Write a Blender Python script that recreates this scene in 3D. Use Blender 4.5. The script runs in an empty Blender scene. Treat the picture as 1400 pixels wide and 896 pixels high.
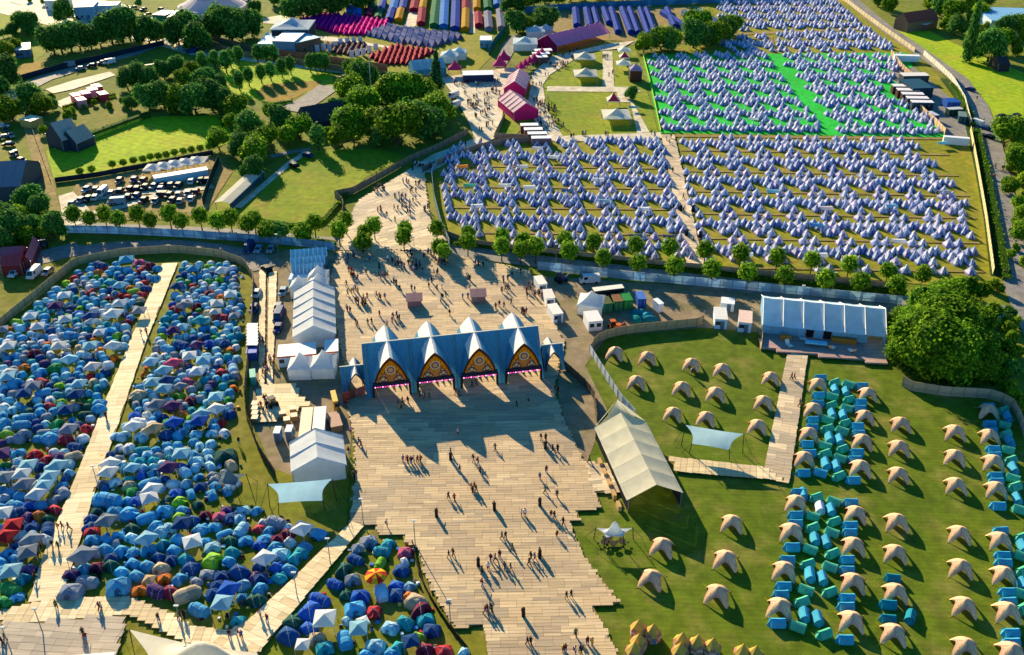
import bpy, bmesh, math, random
from mathutils import Vector, Matrix, Euler
from mathutils.geometry import tessellate_polygon
random.seed(7)
S = bpy.context.scene
COL = S.collection
# ---------------- camera ----------------
CAMH, FPX, HORIZ = 110.0, 1330.0, -345.0
PITCH = math.atan2(448 - HORIZ, FPX)
cd = bpy.data.cameras.new('camera'); cam = bpy.data.objects.new('camera', cd); COL.objects.link(cam)
cam.location = (0, 0, CAMH); cam.rotation_euler = (math.pi / 2 - PITCH, 0, 0)
cd.sensor_width = 36; cd.lens = FPX / 1400 * 36; cd.clip_start = 1; cd.clip_end = 9000
S.camera = cam
# ---------------- light ----------------
SUN_EL, SUN_AZ = math.radians(20.5), math.radians(-26)
W = bpy.data.worlds.new('World'); S.world = W; W.use_nodes = True
wn = W.node_tree; wn.nodes.clear()
sky = wn.nodes.new('ShaderNodeTexSky'); sky.sky_type = 'NISHITA'; sky.sun_disc = False
sky.sun_elevation = SUN_EL; sky.sun_rotation = SUN_AZ; sky.air_density = 1.0; sky.dust_density = 0.3; sky.ozone_density = 4.0
bg = wn.nodes.new('ShaderNodeBackground'); bg.inputs[1].default_value = 0.088
wo = wn.nodes.new('ShaderNodeOutputWorld')
hs = wn.nodes.new('ShaderNodeHueSaturation'); hs.inputs['Saturation'].default_value = 1.3; hs.inputs['Hue'].default_value = .497
wn.links.new(sky.outputs[0], hs.inputs['Color']); wn.links.new(hs.outputs[0], bg.inputs[0]); wn.links.new(bg.outputs[0], wo.inputs[0])
sl = bpy.data.lights.new('sun', 'SUN'); sl.energy = 5.0; sl.angle = math.radians(0.5); sl.color = (1.0, 0.82, 0.52)
so = bpy.data.objects.new('sun', sl); COL.objects.link(so)
sd = Vector((math.sin(SUN_AZ) * math.cos(SUN_EL), math.cos(SUN_AZ) * math.cos(SUN_EL), math.sin(SUN_EL)))
so.rotation_euler = sd.to_track_quat('Z', 'Y').to_euler(); so.location = (0, 200, 200)
S.view_settings.view_transform = 'Standard'; S.view_settings.look = 'None'
S.view_settings.exposure = 1.05; S.view_settings.gamma = 1.0
S.cycles.max_bounces = 5; S.cycles.diffuse_bounces = 2; S.cycles.transparent_max_bounces = 6
# ---------------- coordinates: a photo pixel onto the plane z ----------------
CP, SP = math.cos(PITCH), math.sin(PITCH)
def at(px, py, z=0.0):
    a, b = (px - 700) / FPX, (py - 448) / FPX
    d = (a, CP - b * SP, -SP - b * CP)
    t = (CAMH - z) / -d[2]
    return Vector((a * t, d[1] * t, z))
def to_px(p):
    x, y, z = p[0], p[1], p[2] - CAMH
    zc = y * CP - z * SP; yc = y * SP + z * CP
    return 700 + FPX * x / zc, 448 - FPX * yc / zc
def poly(pts, z=0.0): return [at(a, b, z) for a, b in pts]
def vflip(p): return p
# ---------------- colour ----------------
def H(h):
    h = h.lstrip('#'); r = []
    for i in (0, 2, 4):
        c = int(h[i:i + 2], 16) / 255
        r.append(c / 12.92 if c < .04045 else ((c + .055) / 1.055) ** 2.4)
    return (r[0], r[1], r[2], 1)
def J(c, a=.12, rnd=random):
    f = 1 + rnd.uniform(-a, a)
    return (min(1, c[0] * f * (1 + rnd.uniform(-a, a) * .3)), min(1, c[1] * f), min(1, c[2] * f * (1 + rnd.uniform(-a, a) * .3)), 1)
# ---------------- materials ----------------
def new_mat(name):
    m = bpy.data.materials.new(name); m.use_nodes = True; n = m.node_tree; n.nodes.clear(); return m, n
def N(n, t, **k):
    x = n.nodes.new(t)
    for a, b in k.items(): setattr(x, a, b)
    return x
def tinted(n, noise=.18, scale=1.2, coord='Object', stretch=None, rot=0.0, detail=4):
    """colour socket: face colour x object colour x fine noise"""
    at_ = N(n, 'ShaderNodeAttribute'); at_.attribute_name = 'Col'
    oi = N(n, 'ShaderNodeObjectInfo')
    mx = N(n, 'ShaderNodeMix', data_type='RGBA', blend_type='MULTIPLY'); mx.inputs[0].default_value = 1
    n.links.new(at_.outputs['Color'], mx.inputs[6]); n.links.new(oi.outputs['Color'], mx.inputs[7])
    if coord == 'World': src = N(n, 'ShaderNodeNewGeometry').outputs['Position']
    else: src = N(n, 'ShaderNodeTexCoord').outputs['Object']
    mp = N(n, 'ShaderNodeMapping'); mp.inputs['Rotation'].default_value = (0, 0, rot)
    if stretch: mp.inputs['Scale'].default_value = stretch
    n.links.new(src, mp.inputs[0])
    nz = N(n, 'ShaderNodeTexNoise'); nz.inputs['Scale'].default_value = scale; nz.inputs['Detail'].default_value = detail
    n.links.new(mp.outputs[0], nz.inputs['Vector'])
    mr = N(n, 'ShaderNodeMapRange'); mr.inputs[1].default_value = .25; mr.inputs[2].default_value = .75
    mr.inputs[3].default_value = 1 - noise; mr.inputs[4].default_value = 1 + noise
    n.links.new(nz.outputs['Fac'], mr.inputs[0])
    vm = N(n, 'ShaderNodeVectorMath', operation='SCALE')
    n.links.new(mx.outputs[2], vm.inputs[0]); n.links.new(mr.outputs[0], vm.inputs['Scale'])
    return vm.outputs[0], nz.outputs['Fac']
def mat_basic(name, rough=.7, noise=.15, scale=1.2, spec=.3, metal=0, transl=0, bump=0, coord='Object', stretch=None, rot=0, emit=0):
    m, n = new_mat(name)
    c, f = tinted(n, noise, scale, coord, stretch, rot)
    b = N(n, 'ShaderNodeBsdfPrincipled'); n.links.new(c, b.inputs['Base Color'])
    b.inputs['Roughness'].default_value = rough; b.inputs['Metallic'].default_value = metal
    b.inputs['Specular IOR Level'].default_value = spec
    if emit:
        n.links.new(c, b.inputs['Emission Color']); b.inputs['Emission Strength'].default_value = emit
    if bump:
        bp = N(n, 'ShaderNodeBump'); bp.inputs['Strength'].default_value = bump; bp.inputs['Distance'].default_value = .1
        n.links.new(f, bp.inputs['Height']); n.links.new(bp.outputs[0], b.inputs['Normal'])
    out = N(n, 'ShaderNodeOutputMaterial')
    if transl:
        t = N(n, 'ShaderNodeBsdfTranslucent'); n.links.new(c, t.inputs[0])
        mxs = N(n, 'ShaderNodeMixShader'); mxs.inputs[0].default_value = transl
        n.links.new(b.outputs[0], mxs.inputs[1]); n.links.new(t.outputs[0], mxs.inputs[2]); n.links.new(mxs.outputs[0], out.inputs[0])
    else: n.links.new(b.outputs[0], out.inputs[0])
    return m
M = {}
M['fabric'] = mat_basic('tent_fabric', .8, .14, 1.8, .12, transl=.12, bump=.35)
M['tentcloth'] = mat_basic('tent_cloth', .85, .10, 1.5, .08, transl=0, bump=.1)
M['sheet'] = mat_basic('marquee_sheet', .8, .10, .6, .1, transl=.38, bump=.3)
M['glow'] = mat_basic('printed_gauze', .7, .1, 1, .1, transl=.75)
M['paint'] = mat_basic('painted_metal', .55, .10, 2, .12)
M['metal'] = mat_basic('bare_metal', .4, .12, 2, .5, metal=.6)
M['glass'] = mat_basic('dark_glass', .08, .05, 1, .8)
M['matte'] = mat_basic('matte', .85, .15, 1.5, .2)
M['cloth'] = mat_basic('clothing', .9, .1, 5, .1)
M['leaf'] = mat_basic('leaf', .8, .25, .5, .05, transl=.42)
M['bark'] = mat_basic('bark', .9, .3, 4, .1, bump=.5)
M['lamp'] = mat_basic('lamp_glow', .5, 0, 1, .3, emit=1.2)
WOODS = {}
def wood(angle):
    k = round(math.degrees(angle) / 5) * 5
    if k not in WOODS:
        WOODS[k] = mat_basic('deck_wood_%d' % k, .75, .26, 1.0, .25, coord='World', stretch=(.14, 3.2, 1), rot=-angle, bump=.1)
    return WOODS[k]
# ---------------- mesh builder ----------------
class MB:
    def __init__(s): s.v = []; s.f = []; s.c = []; s.m = []; s.mats = []
    def mi(s, m):
        if m not in s.mats: s.mats.append(m)
        return s.mats.index(m)
    def face(s, pts, c, m='matte'):
        k = len(s.v); s.v.extend([tuple(p) for p in pts]); s.f.append(tuple(range(k, k + len(pts)))); s.c.append(c); s.m.append(s.mi(m))
    def grid(s, rows, c, m='matte', close=False):
        """rows: list of equal-length point lists; c colour or function(i,j)"""
        k = len(s.v); nc = len(rows[0])
        for r in rows: s.v.extend([tuple(p) for p in r])
        for i in range(len(rows) - 1):
            for j in range(nc if close else nc - 1):
                j2 = (j + 1) % nc
                s.f.append((k + i * nc + j, k + i * nc + j2, k + (i + 1) * nc + j2, k + (i + 1) * nc + j))
                s.c.append(c(i, j) if callable(c) else c); s.m.append(s.mi(m))
    def box(s, lo, hi, c, m='matte', mtx=None, bottom=True):
        x0, y0, z0 = lo; x1, y1, z1 = hi
        p = [(x0, y0, z0), (x1, y0, z0), (x1, y1, z0), (x0, y1, z0), (x0, y0, z1), (x1, y0, z1), (x1, y1, z1), (x0, y1, z1)]
        if mtx is not None: p = [tuple(mtx @ Vector(q)) for q in p]
        k = len(s.v); s.v.extend(p)
        fs = [(4, 5, 6, 7), (0, 1, 5, 4), (1, 2, 6, 5), (2, 3, 7, 6), (3, 0, 4, 7)]
        if bottom: fs.append((3, 2, 1, 0))
        for f in fs: s.f.append(tuple(k + a for a in f)); s.c.append(c); s.m.append(s.mi(m))
    def tube(s, pts, r, c, m='matte', n=6, cap=True):
        pts = [Vector(p) for p in pts]; rs = r if isinstance(r, (list, tuple)) else [r] * len(pts); rows = []
        for i, p in enumerate(pts):
            d = (pts[min(i + 1, len(pts) - 1)] - pts[max(i - 1, 0)]).normalized()
            a = d.cross(Vector((0, 0, 1)) if abs(d.z) < .9 else Vector((1, 0, 0))).normalized(); b = d.cross(a)
            rows.append([p + (a * math.cos(q * 2 * math.pi / n) + b * math.sin(q * 2 * math.pi / n)) * rs[i] for q in range(n)])
        s.grid(rows, c, m, close=True)
        if cap:
            s.face(rows[-1], c, m); s.face(rows[0][::-1], c, m)
    def lathe(s, prof, c, m='matte', n=12, o=(0, 0, 0), sq=0):
        rows = []
        for (r, z) in prof:
            row = []
            for q in range(n):
                a = q * 2 * math.pi / n; k = r
                if sq: k = r * (1 + sq * (abs(math.sin(2 * a))))
                row.append((o[0] + k * math.cos(a), o[1] + k * math.sin(a), o[2] + z))
            rows.append(row)
        s.grid(rows, c, m, close=True)
    def add(s, o, mtx=None, tint=None):
        k = len(s.v)
        s.v.extend([tuple(mtx @ Vector(p)) for p in o.v] if mtx is not None else o.v)
        s.f.extend([tuple(k + a for a in f) for f in o.f])
        s.c.extend([(a[0] * tint[0], a[1] * tint[1], a[2] * tint[2], 1) for a in o.c] if tint else o.c)
        mm = [s.mi(x) for x in o.mats]; s.m.extend([mm[a] for a in o.m])
    def mesh(s, name, smooth=False):
        me = bpy.data.meshes.new(name); me.from_pydata(s.v, [], s.f)
        ca = me.color_attributes.new('Col', 'FLOAT_COLOR', 'CORNER')
        buf = []
        for f, c in zip(s.f, s.c):
            buf.extend((c[0], c[1], c[2], 1.0) * len(f))
        ca.data.foreach_set('color', buf)
        for m in s.mats: me.materials.append(M[m] if isinstance(m, str) else m)
        me.polygons.foreach_set('material_index', s.m)
        if smooth: me.polygons.foreach_set('use_smooth', [True] * len(s.f))
        me.update(); return me
    def build(s, name, parent=None, smooth=False, **k): return link(name, s.mesh(name, smooth), parent, **k)
def link(name, data, parent=None, loc=None, rz=0, sc=None, col=None, label=None, cat=None, group=None, kind=None):
    o = bpy.data.objects.new(name, data); COL.objects.link(o)
    if parent: o.parent = parent
    if loc is not None: o.location = loc
    if rz: o.rotation_euler = (0, 0, rz)
    if sc: o.scale = (sc, sc, sc) if not isinstance(sc, (tuple, list)) else sc
    if col: o.color = col
    if label: o['label'] = label
    if cat: o['category'] = cat
    if group: o['group'] = group
    if kind: o['kind'] = kind
    return o
def thing(name, loc=(0, 0, 0), rz=0, label=None, cat=None, group=None, **k): return link(name, None, None, loc, rz, label=label, cat=cat, group=group, **k)
def copy_tree(o, parent=None, loc=None, rz=None, sc=None, label=None, group=None, cols=None):
    c = o.copy(); COL.objects.link(c)
    if parent: c.parent = parent
    if loc is not None: c.location = loc
    if rz is not None: c.rotation_euler = (0, 0, rz)
    if sc is not None: c.scale = (sc, sc, sc) if not isinstance(sc, (tuple, list)) else sc
    if label: c['label'] = label
    if group: c['group'] = group
    st = o.name.split('.')[0]
    if cols and st in cols: c.color = cols[st]
    for ch in o.children: copy_tree(ch, c, cols=cols)
    return c
USED = {}
class Proto:
    """first call uses the prototype itself, later calls copy it"""
    def __init__(s, root): s.r = root; s.first = True
    def put(s, loc, rz=0, sc=None, label=None, group=None, cols=None, cat=None):
        if s.first:
            s.first = False; o = s.r; s.src = None
            o.location = loc; o.rotation_euler = (0, 0, rz)
            if sc is not None: o.scale = (sc, sc, sc) if not isinstance(sc, (tuple, list)) else sc
            if label: o['label'] = label
            if group: o['group'] = group
            if cols:
                for q in [o] + list(o.children) + [g for ch in o.children for g in ch.children]:
                    st = q.name.split('.')[0]
                    if st in cols: q.color = cols[st]
        else: o = copy_tree(s.r, None, loc, rz, sc, label, group, cols)
        if cat: o['category'] = cat
        return o
ORD = ['first', 'second', 'third', 'fourth', 'fifth', 'sixth', 'seventh', 'eighth', 'ninth', 'tenth', 'eleventh', 'twelfth', 'thirteenth', 'fourteenth', 'fifteenth', 'sixteenth', 'seventeenth', 'eighteenth', 'nineteenth', 'twentieth']
def ordn(i):
    if i < 20: return ORD[i]
    t = {2: 'twenty', 3: 'thirty', 4: 'forty', 5: 'fifty', 6: 'sixty', 7: 'seventy', 8: 'eighty', 9: 'ninety'}
    a, b = divmod(i + 1, 10)
    if a > 9: return str(i + 1) + 'th'
    return t[a] + '-' + ORD[b - 1] if b else t[a][:-1] + 'ieth'
def inside(p, pl):
    r = False; j = len(pl) - 1
    for i in range(len(pl)):
        a, b = pl[i], pl[j]
        if (a[1] > p[1]) != (b[1] > p[1]) and p[0] < (b[0] - a[0]) * (p[1] - a[1]) / (b[1] - a[1]) + a[0]: r = not r
        j = i
    return r
# ================= people figures =================
def person_mesh(pose, female=False, colors=None, hair='#2a1c14', seed=0):
    """one continuous skinned body; colours by height on the finished surface"""
    st = {'stand': (0, .05), 'walk': (.26, .3), 'stride': (.36, .38), 'lean': (.1, .5)}[pose]; leg, arm = st
    sx = .92 if female else 1
    V = [(0, 0, .95), (0, .01, 1.12), (0, .02, 1.32), (0, .02, 1.46), (0, .0, 1.54), (0, -.01, 1.66), (0, -.005, 1.75)]; E = [(i, i + 1) for i in range(6)]; R = [(.15, .12), (.13, .10), (.17, .11), (.10, .08), (.055, .055), (.10, .11), (.06, .065)]
    def chain(root, pts, rs):
        prev = root
        for p, r in zip(pts, rs):
            V.append(p); R.append((r, r)); E.append((prev, len(V) - 1)); prev = len(V) - 1
    for s in (-1, 1):
        f = leg * s
        chain(0, [(.10 * s, 0, .88), (.11 * s, -f * .55, .50), (.11 * s, -f + (.10 if f < 0 else 0), .10), (.11 * s, -f - .14 + (.06 if f < 0 else 0), .05)], [.095, .07, .045, .045])
        g = -arm * s
        chain(3, [(.20 * s * sx, .02, 1.43), (.26 * s * sx, .03 - g * .3, 1.15), (.26 * s * sx, -.05 - g, .93), (.25 * s * sx, -.08 - g * 1.15, .80)], [.065, .05, .038, .035])
    me = bpy.data.meshes.new('tmp'); me.from_pydata(V, E, []); ob = bpy.data.objects.new('tmp', me); COL.objects.link(ob)
    sm = ob.modifiers.new('s', 'SKIN'); sm.use_smooth_shade = True
    for v, r in zip(me.skin_vertices[0].data, R): v.radius = r
    me.skin_vertices[0].data[0].use_root = True
    dg = bpy.context.evaluated_depsgraph_get(); ev = ob.evaluated_get(dg); m2 = ev.to_mesh(); 
    m = MB(); vs = [tuple(v.co) for v in m2.vertices]; m.v = vs; cl = [H(x) for x in colors]; sk = H('#c89878'); k = m.mi('cloth')
    for p in m2.polygons:
        z = p.center.z; x = abs(p.center.x); y = p.center.y
        if z > 1.60: c = H(hair) if (y > -.02 or z > 1.72) else sk
        elif z > 1.49 and x < .1: c = sk
        elif x > .19 and z < 1.22: c = sk
        elif z > .93: c = cl[0]
        elif z > cl_h(seed): c = cl[1]
        elif z > .09: c = sk if cl_h(seed) > .2 else cl[1]
        else: c = H('#2a2a2a')
        m.f.append(tuple(p.vertices)); m.c.append(c); m.m.append(k)
    ev.to_mesh_clear(); bpy.data.objects.remove(ob); bpy.data.meshes.remove(me)
    return m.mesh('person', True)
def cl_h(seed): return .5 if seed % 2 else .1
def hair_mesh(c, long):
    m = MB(); m.lathe([(.01, 1.79), (.075, 1.775), (.108, 1.70), (.112, 1.66)] + ([(.10, 1.58), (.08, 1.48)] if long else [(.10, 1.61)]), H(c), 'cloth', 8, (0, .02, 0)); return m.mesh('hair', True)
def prop_mesh(c):
    m = MB(); m.box((-.16, .10, 1.02), (.16, .30, 1.42), H(c), 'cloth'); m.box((-.12, .28, 1.08), (.12, .34, 1.26), H(c), 'cloth'); return m.mesh('backpack')
outfits = [('#1e2026', '#20242c', 'black top and dark trousers'), ('#e4e4e0', '#2c3e5c', 'white shirt and blue jeans'), ('#a02a30', '#22242a', 'red top and dark trousers'), ('#2c5aa4', '#1c1e24', 'blue shirt and dark trousers'), ('#26282e', '#5a78a4', 'black shirt and jeans shorts'), ('#d8a8b8', '#2a2a30', 'pink top and dark shorts'), ('#3a6a4a', '#3a342c', 'green shirt and brown trousers'), ('#e0b030', '#24262c', 'yellow top and dark trousers'), ('#5a5a62', '#18181c', 'grey hoodie and black trousers'), ('#20242a', '#b8a888', 'black top and beige shorts')]
PV = []
for i, (a, b, d) in enumerate(outfits):
    pose = ['walk', 'stand', 'stride', 'walk', 'lean', 'stand', 'walk', 'stand', 'stride', 'walk'][i]
    PV.append((person_mesh(pose, i % 3 == 0, (a, b), ['#2a1c14', '#6a4a2a', '#1a1410', '#b08a50'][i % 4], i), hair_mesh(['#2a1c14', '#6a4a2a', '#1a1410', '#b08a50'][i % 4], i % 3 == 0), prop_mesh(['#1c1c22', '#7a2a2a', '#24406a'][i % 3]) if i % 3 == 1 else None, d, pose))
# ================= ground =================
def ground_mat(name, c1, c2, c3, s1=.05, s2=.6, s3=6, rough=.95, stripes=None, bump=.3):
    m, n = new_mat(name)
    pos = N(n, 'ShaderNodeNewGeometry').outputs['Position']
    def nz(sc, det=5):
        a = N(n, 'ShaderNodeTexNoise'); a.inputs['Scale'].default_value = sc; a.inputs['Detail'].default_value = det; n.links.new(pos, a.inputs['Vector']); return a.outputs['Fac']
    def ramp(f, lo, hi):
        r = N(n, 'ShaderNodeMapRange'); r.inputs[1].default_value = lo; r.inputs[2].default_value = hi; n.links.new(f, r.inputs[0]); return r.outputs[0]
    def mix(f, a, b, bt='MIX'):
        x = N(n, 'ShaderNodeMix', data_type='RGBA', blend_type=bt)
        if isinstance(f, float): x.inputs[0].default_value = f
        else: n.links.new(f, x.inputs[0])
        for s_, k in ((a, 6), (b, 7)):
            if isinstance(s_, tuple): x.inputs[k].default_value = s_
            else: n.links.new(s_, x.inputs[k])
        return x.outputs[2]
    f1 = ramp(nz(s1), .38, .62); f2 = ramp(nz(s2, 6), .35, .65); f3 = nz(s3, 3)
    col = mix(f1, c1, c2); col = mix(ramp(nz(s1 * 2.7, 6), .5, .75), col, c3)
    dk = mix(f2, (.78, .78, .78, 1), (1.15, 1.15, 1.15, 1)); col = mix(1.0, col, dk, 'MULTIPLY')
    d3 = mix(f3, (.72, .74, .7, 1), (1.28, 1.26, 1.3, 1)); col = mix(1.0, col, d3, 'MULTIPLY')
    if stripes:
        ang, per, amt = stripes
        mp = N(n, 'ShaderNodeMapping'); mp.inputs['Rotation'].default_value = (0, 0, ang); n.links.new(pos, mp.inputs[0])
        w = N(n, 'ShaderNodeTexWave'); w.inputs['Scale'].default_value = per; w.inputs['Distortion'].default_value = 2.5; w.inputs['Detail'].default_value = 3; w.inputs['Detail Scale'].default_value = .6
        w.bands_direction = 'Y'; n.links.new(mp.outputs[0], w.inputs[0])
        sm = mix(w.outputs['Fac'], (1 - amt,) * 3 + (1,), (1 + amt,) * 3 + (1,)); col = mix(1.0, col, sm, 'MULTIPLY')
    b = N(n, 'ShaderNodeBsdfPrincipled'); n.links.new(col, b.inputs['Base Color']); b.inputs['Roughness'].default_value = rough; b.inputs['Specular IOR Level'].default_value = .15
    bp = N(n, 'ShaderNodeBump'); bp.inputs['Strength'].default_value = bump; bp.inputs['Distance'].default_value = .2
    n.links.new(f3, bp.inputs['Height']); n.links.new(bp.outputs[0], b.inputs['Normal'])
    o = N(n, 'ShaderNodeOutputMaterial'); n.links.new(b.outputs[0], o.inputs[0]); M[name] = m
ground_mat('g_wild', H('#7c8420'), H('#64701c'), H('#8a7c38'), .02, .3, 3)
ground_mat('g_bright', H('#a4b80e'), H('#90ac0c'), H('#b0a82a'), .03, .5, 5, stripes=(.5, .12, .06))
ground_mat('g_meadow', H('#8a9612'), H('#748810'), H('#94892c'), .04, .5, 5)
ground_mat('g_lawn', H('#637414'), H('#566a10'), H('#86803a'), .06, .5, 6, stripes=(0.05, .35, .06))
ground_mat('g_camp', H('#7c7a20'), H('#6b721a'), H('#8d8040'), .06, .6, 6)
ground_mat('g_pyr', H('#8f8a1a'), H('#7f8218'), H('#a08c3c'), .05, .6, 6)
ground_mat('g_green', H('#12c23a'), H('#10b636'), H('#1cc840'), .05, .6, 6)
ground_mat('g_dirt', H('#9a8250'), H('#8d7c48'), H('#a8905e'), .08, .5, 5)
ground_mat('g_yard', H('#98866a'), H('#8c7c62'), H('#7c7a44'), .06, .4, 4)
ground_mat('g_gold', H('#a07c2c'), H('#8e7a28'), H('#8a8428'), .06, .5, 4)
ground_mat('g_road', H('#8e8880'), H('#86817a'), H('#989082'), .05, .5, 6, rough=.8, bump=.1)
ground_mat('g_pale', H('#dccfb4'), H('#cfc2a6'), H('#b5a88c'), .06, .5, 5, rough=.8, bump=.1)
ground_mat('g_ditch', H('#2c4a10'), H('#26400e'), H('#3a5214'), .1, .5, 3)
ground_mat('g_hedgefloor', H('#3c5212'), H('#34480f'), H('#55602a'), .08, .5, 3)
SHEETS = [0]
def sheet(name, pts, mat, lvl, kind='structure', world=False):
    SHEETS[0] += 1; z = .03 * lvl + SHEETS[0] * .0021
    if lvl == 0: z = -.02
    P = [Vector((p[0], p[1], z)) for p in pts] if world else poly(pts, z)
    for p in P: p.z = z
    tri = tessellate_polygon([P]); me = bpy.data.meshes.new(name)
    me.from_pydata([tuple(p) for p in P], [], [tuple(t) for t in tri]); me.materials.append(M[mat])
    bm = bmesh.new(); bm.from_mesh(me); bmesh.ops.recalc_face_normals(bm, faces=bm.faces)
    if bm.faces and sum(f.normal.z for f in bm.faces) < 0: bmesh.ops.reverse_faces(bm, faces=bm.faces)
    bm.to_mesh(me); bm.free()
    return link(name, me, kind=kind)
def strip(pts, w):
    """ribbon polygon along pixel points with widths in metres"""
    P = [at(*p) for p in pts]; L = []; R = []
    for i, p in enumerate(P):
        d = (P[min(i + 1, len(P) - 1)] - P[max(0, i - 1)]).normalized(); n_ = Vector((-d.y, d.x, 0))
        ww = w[i] if isinstance(w, (list, tuple)) else w
        L.append(p + n_ * ww / 2); R.append(p - n_ * ww / 2)
    return L + R[::-1]
def road(name, pts, w, mat, lvl): return sheet(name, strip(pts, w), mat, lvl, world=True)
g = sheet('ground', [(-2500, -600), (2500, -600), (2500, 3500), (-2500, 3500)], 'g_wild', 0, world=True)
sheet('meadow', [(63, 206), (74, 247), (200, 222), (310, 197), (330, 180), (300, 158), (205, 160), (140, 182), (100, 195)], 'g_bright', 1)
sheet('meadow', [(318, 292), (345, 270), (395, 228), (425, 205), (520, 205), (556, 215), (500, 243), (478, 262), (458, 265), (456, 308), (400, 312)], 'g_meadow', 1)
sheet('meadow', [(300, 92), (330, 84), (420, 88), (455, 100), (455, 118), (440, 122), (372, 140), (330, 135), (305, 118)], 'g_bright', 1)
sheet('dry_field', [(350, 128), (362, 116), (400, 112), (440, 110), (436, 118), (395, 138), (368, 141)], 'g_gold', 2)
sheet('field', [(0, 15), (35, 22), (80, 34), (110, 40), (70, 60), (60, 75), (25, 96), (0, 100)], 'g_meadow', 1)
sheet('field', [(10, 112), (25, 88), (70, 82), (130, 70), (200, 55), (215, 62), (190, 78), (100, 96), (20, 112)], 'g_gold', 2)
sheet('field', [(75, 160), (110, 142), (150, 132), (180, 140), (200, 155), (140, 176), (110, 180)], 'g_camp', 1)
sheet('meadow', [(1220, 40), (1270, 42), (1310, 62), (1400, 100), (1400, 190), (1360, 170), (1330, 118), (1300, 95)], 'g_bright', 1)
sheet('verge', [(1140, 0), (1155, 0), (1340, 150), (1358, 230), (1378, 330), (1388, 398), (1330, 372), (1330, 200), (1255, 90)], 'g_pyr', 1)
sheet('camp_field', [(590, 225), (660, 196), (905, 188), (955, 345), (958, 372), (620, 335), (597, 290)], 'g_pyr', 2)
sheet('camp_field', [(925, 182), (1300, 188), (1345, 200), (1372, 330), (1380, 400), (970, 362)], 'g_pyr', 2)
sheet('camp_field', [(960, 0), (1145, 0), (1200, 40), (1260, 80), (875, 76), (985, 50)], 'g_pyr', 2)
sheet('green_carpet', [(878, 75), (1238, 72), (1296, 188), (903, 182)], 'g_green', 3)
sheet('park_lawn', [(745, 72), (870, 68), (900, 182), (770, 195), (740, 150), (700, 190), (680, 192), (690, 150)], 'g_meadow', 2)
sheet('festival_lawn', [(752, 560), (772, 500), (812, 462), (960, 445), (1045, 448), (1230, 500), (1400, 545), (1400, 960), (690, 960), (760, 700)], 'g_lawn', 1)
sheet('yard_ground', [(735, 378), (1240, 410), (1225, 470), (960, 448), (830, 460), (800, 500), (830, 560), (800, 640), (765, 560), (760, 480)], 'g_yard', 2)
sheet('yard_ground', [(345, 340), (470, 345), (480, 600), (470, 730), (360, 650), (340, 560), (345, 440)], 'g_yard', 1)
sheet('camp_ground', [(0, 450), (105, 362), (160, 350), (290, 350), (330, 370), (345, 400), (338, 560), (372, 640), (400, 650), (478, 640), (474, 725), (345, 870), (0, 870)], 'g_camp', 2)
sheet('camp_ground', [(395, 900), (500, 712), (660, 760), (700, 900), (690, 960), (380, 960)], 'g_camp', 2)
sheet('camp_ground', [(165, 930), (178, 843), (235, 862), (330, 905), (340, 960)], 'g_camp', 2)
sheet('verge', [(0, 392), (90, 330), (345, 322), (345, 350), (110, 352), (0, 450)], 'g_camp', 1)
sheet('parking_ground', [(105, 250), (150, 240), (300, 215), (318, 235), (285, 285), (250, 300), (120, 302), (80, 300)], 'g_dirt', 2)
sheet('yard_ground', [(1205, 100), (1250, 92), (1335, 165), (1350, 188), (1345, 200), (1296, 186), (1245, 125)], 'g_road', 4)
sheet('camp_field', [(385, 15), (470, -8), (700, -8), (690, 60), (640, 110), (480, 100), (400, 70)], 'g_pyr', 1)
sheet('camp_field', [(735, 15), (980, 8), (1000, 50), (880, 68), (850, 56), (740, 52)], 'g_dirt', 1)
sheet('gravel_yard', [(398, 48), (450, 50), (560, 68), (600, 70), (598, 75), (500, 62), (445, 56)], 'g_pale', 3)
sheet('gravel_yard', [(560, 14), (572, 14), (568, 36), (552, 37)], 'g_pale', 3)
sheet('gravel_yard', [(640, 0), (647, 0), (650, 45), (642, 45)], 'g_pale', 3)
# roads
road('road', [(60, 312), (130, 313), (190, 315), (260, 318), (350, 323), (470, 335), (560, 338), (640, 345), (720, 356), (800, 366), (900, 378), (1000, 390), (1100, 402), (1200, 411), (1300, 420), (1420, 432)], 6.5, 'g_road', 3)
road('road', [(1140, -20), (1165, 2), (1205, 35), (1260, 73), (1310, 108), (1336, 145), (1350, 185), (1362, 235), (1374, 290), (1384, 345), (1398, 400), (1430, 470)], [9, 8, 7.5, 7.5, 7, 7.5, 7.5, 7.5, 7, 7, 8, 8], 'g_road', 5)
road('ditch', [(1290, 108), (1318, 140), (1330, 172), (1345, 235), (1358, 300), (1372, 380)], [3, 5, 5, 5, 5, 6], 'g_ditch', 4)
road('road', [(-20, -2), (0, 8), (45, 17), (80, 26), (130, 42), (190, 50), (230, 60), (270, 72), (340, 80), (430, 92), (520, 103), (600, 108)], [12, 12, 12, 12, 10, 9, 9, 9, 8, 8, 7, 7], 'g_pale', 3)
road('road', [(-20, 158), (20, 128), (60, 108), (120, 90), (180, 74), (225, 58), (250, 52)], [9, 8, 8, 7, 7, 7, 7], 'g_road', 4)
sheet('gravel_yard', [(62, 122), (100, 110), (150, 98), (158, 103), (100, 122), (72, 128)], 'g_pale', 4)
sheet('gravel_yard', [(75, 140), (105, 128), (112, 134), (85, 148)], 'g_pale', 4)
sheet('gravel_yard', [(22, 116), (48, 114), (52, 120), (30, 125)], 'g_pale', 5)
sheet('gravel_yard', [(165, 28), (300, 8), (350, 18), (330, 30), (230, 45), (210, 52), (180, 42)], 'g_pale', 2)
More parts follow.
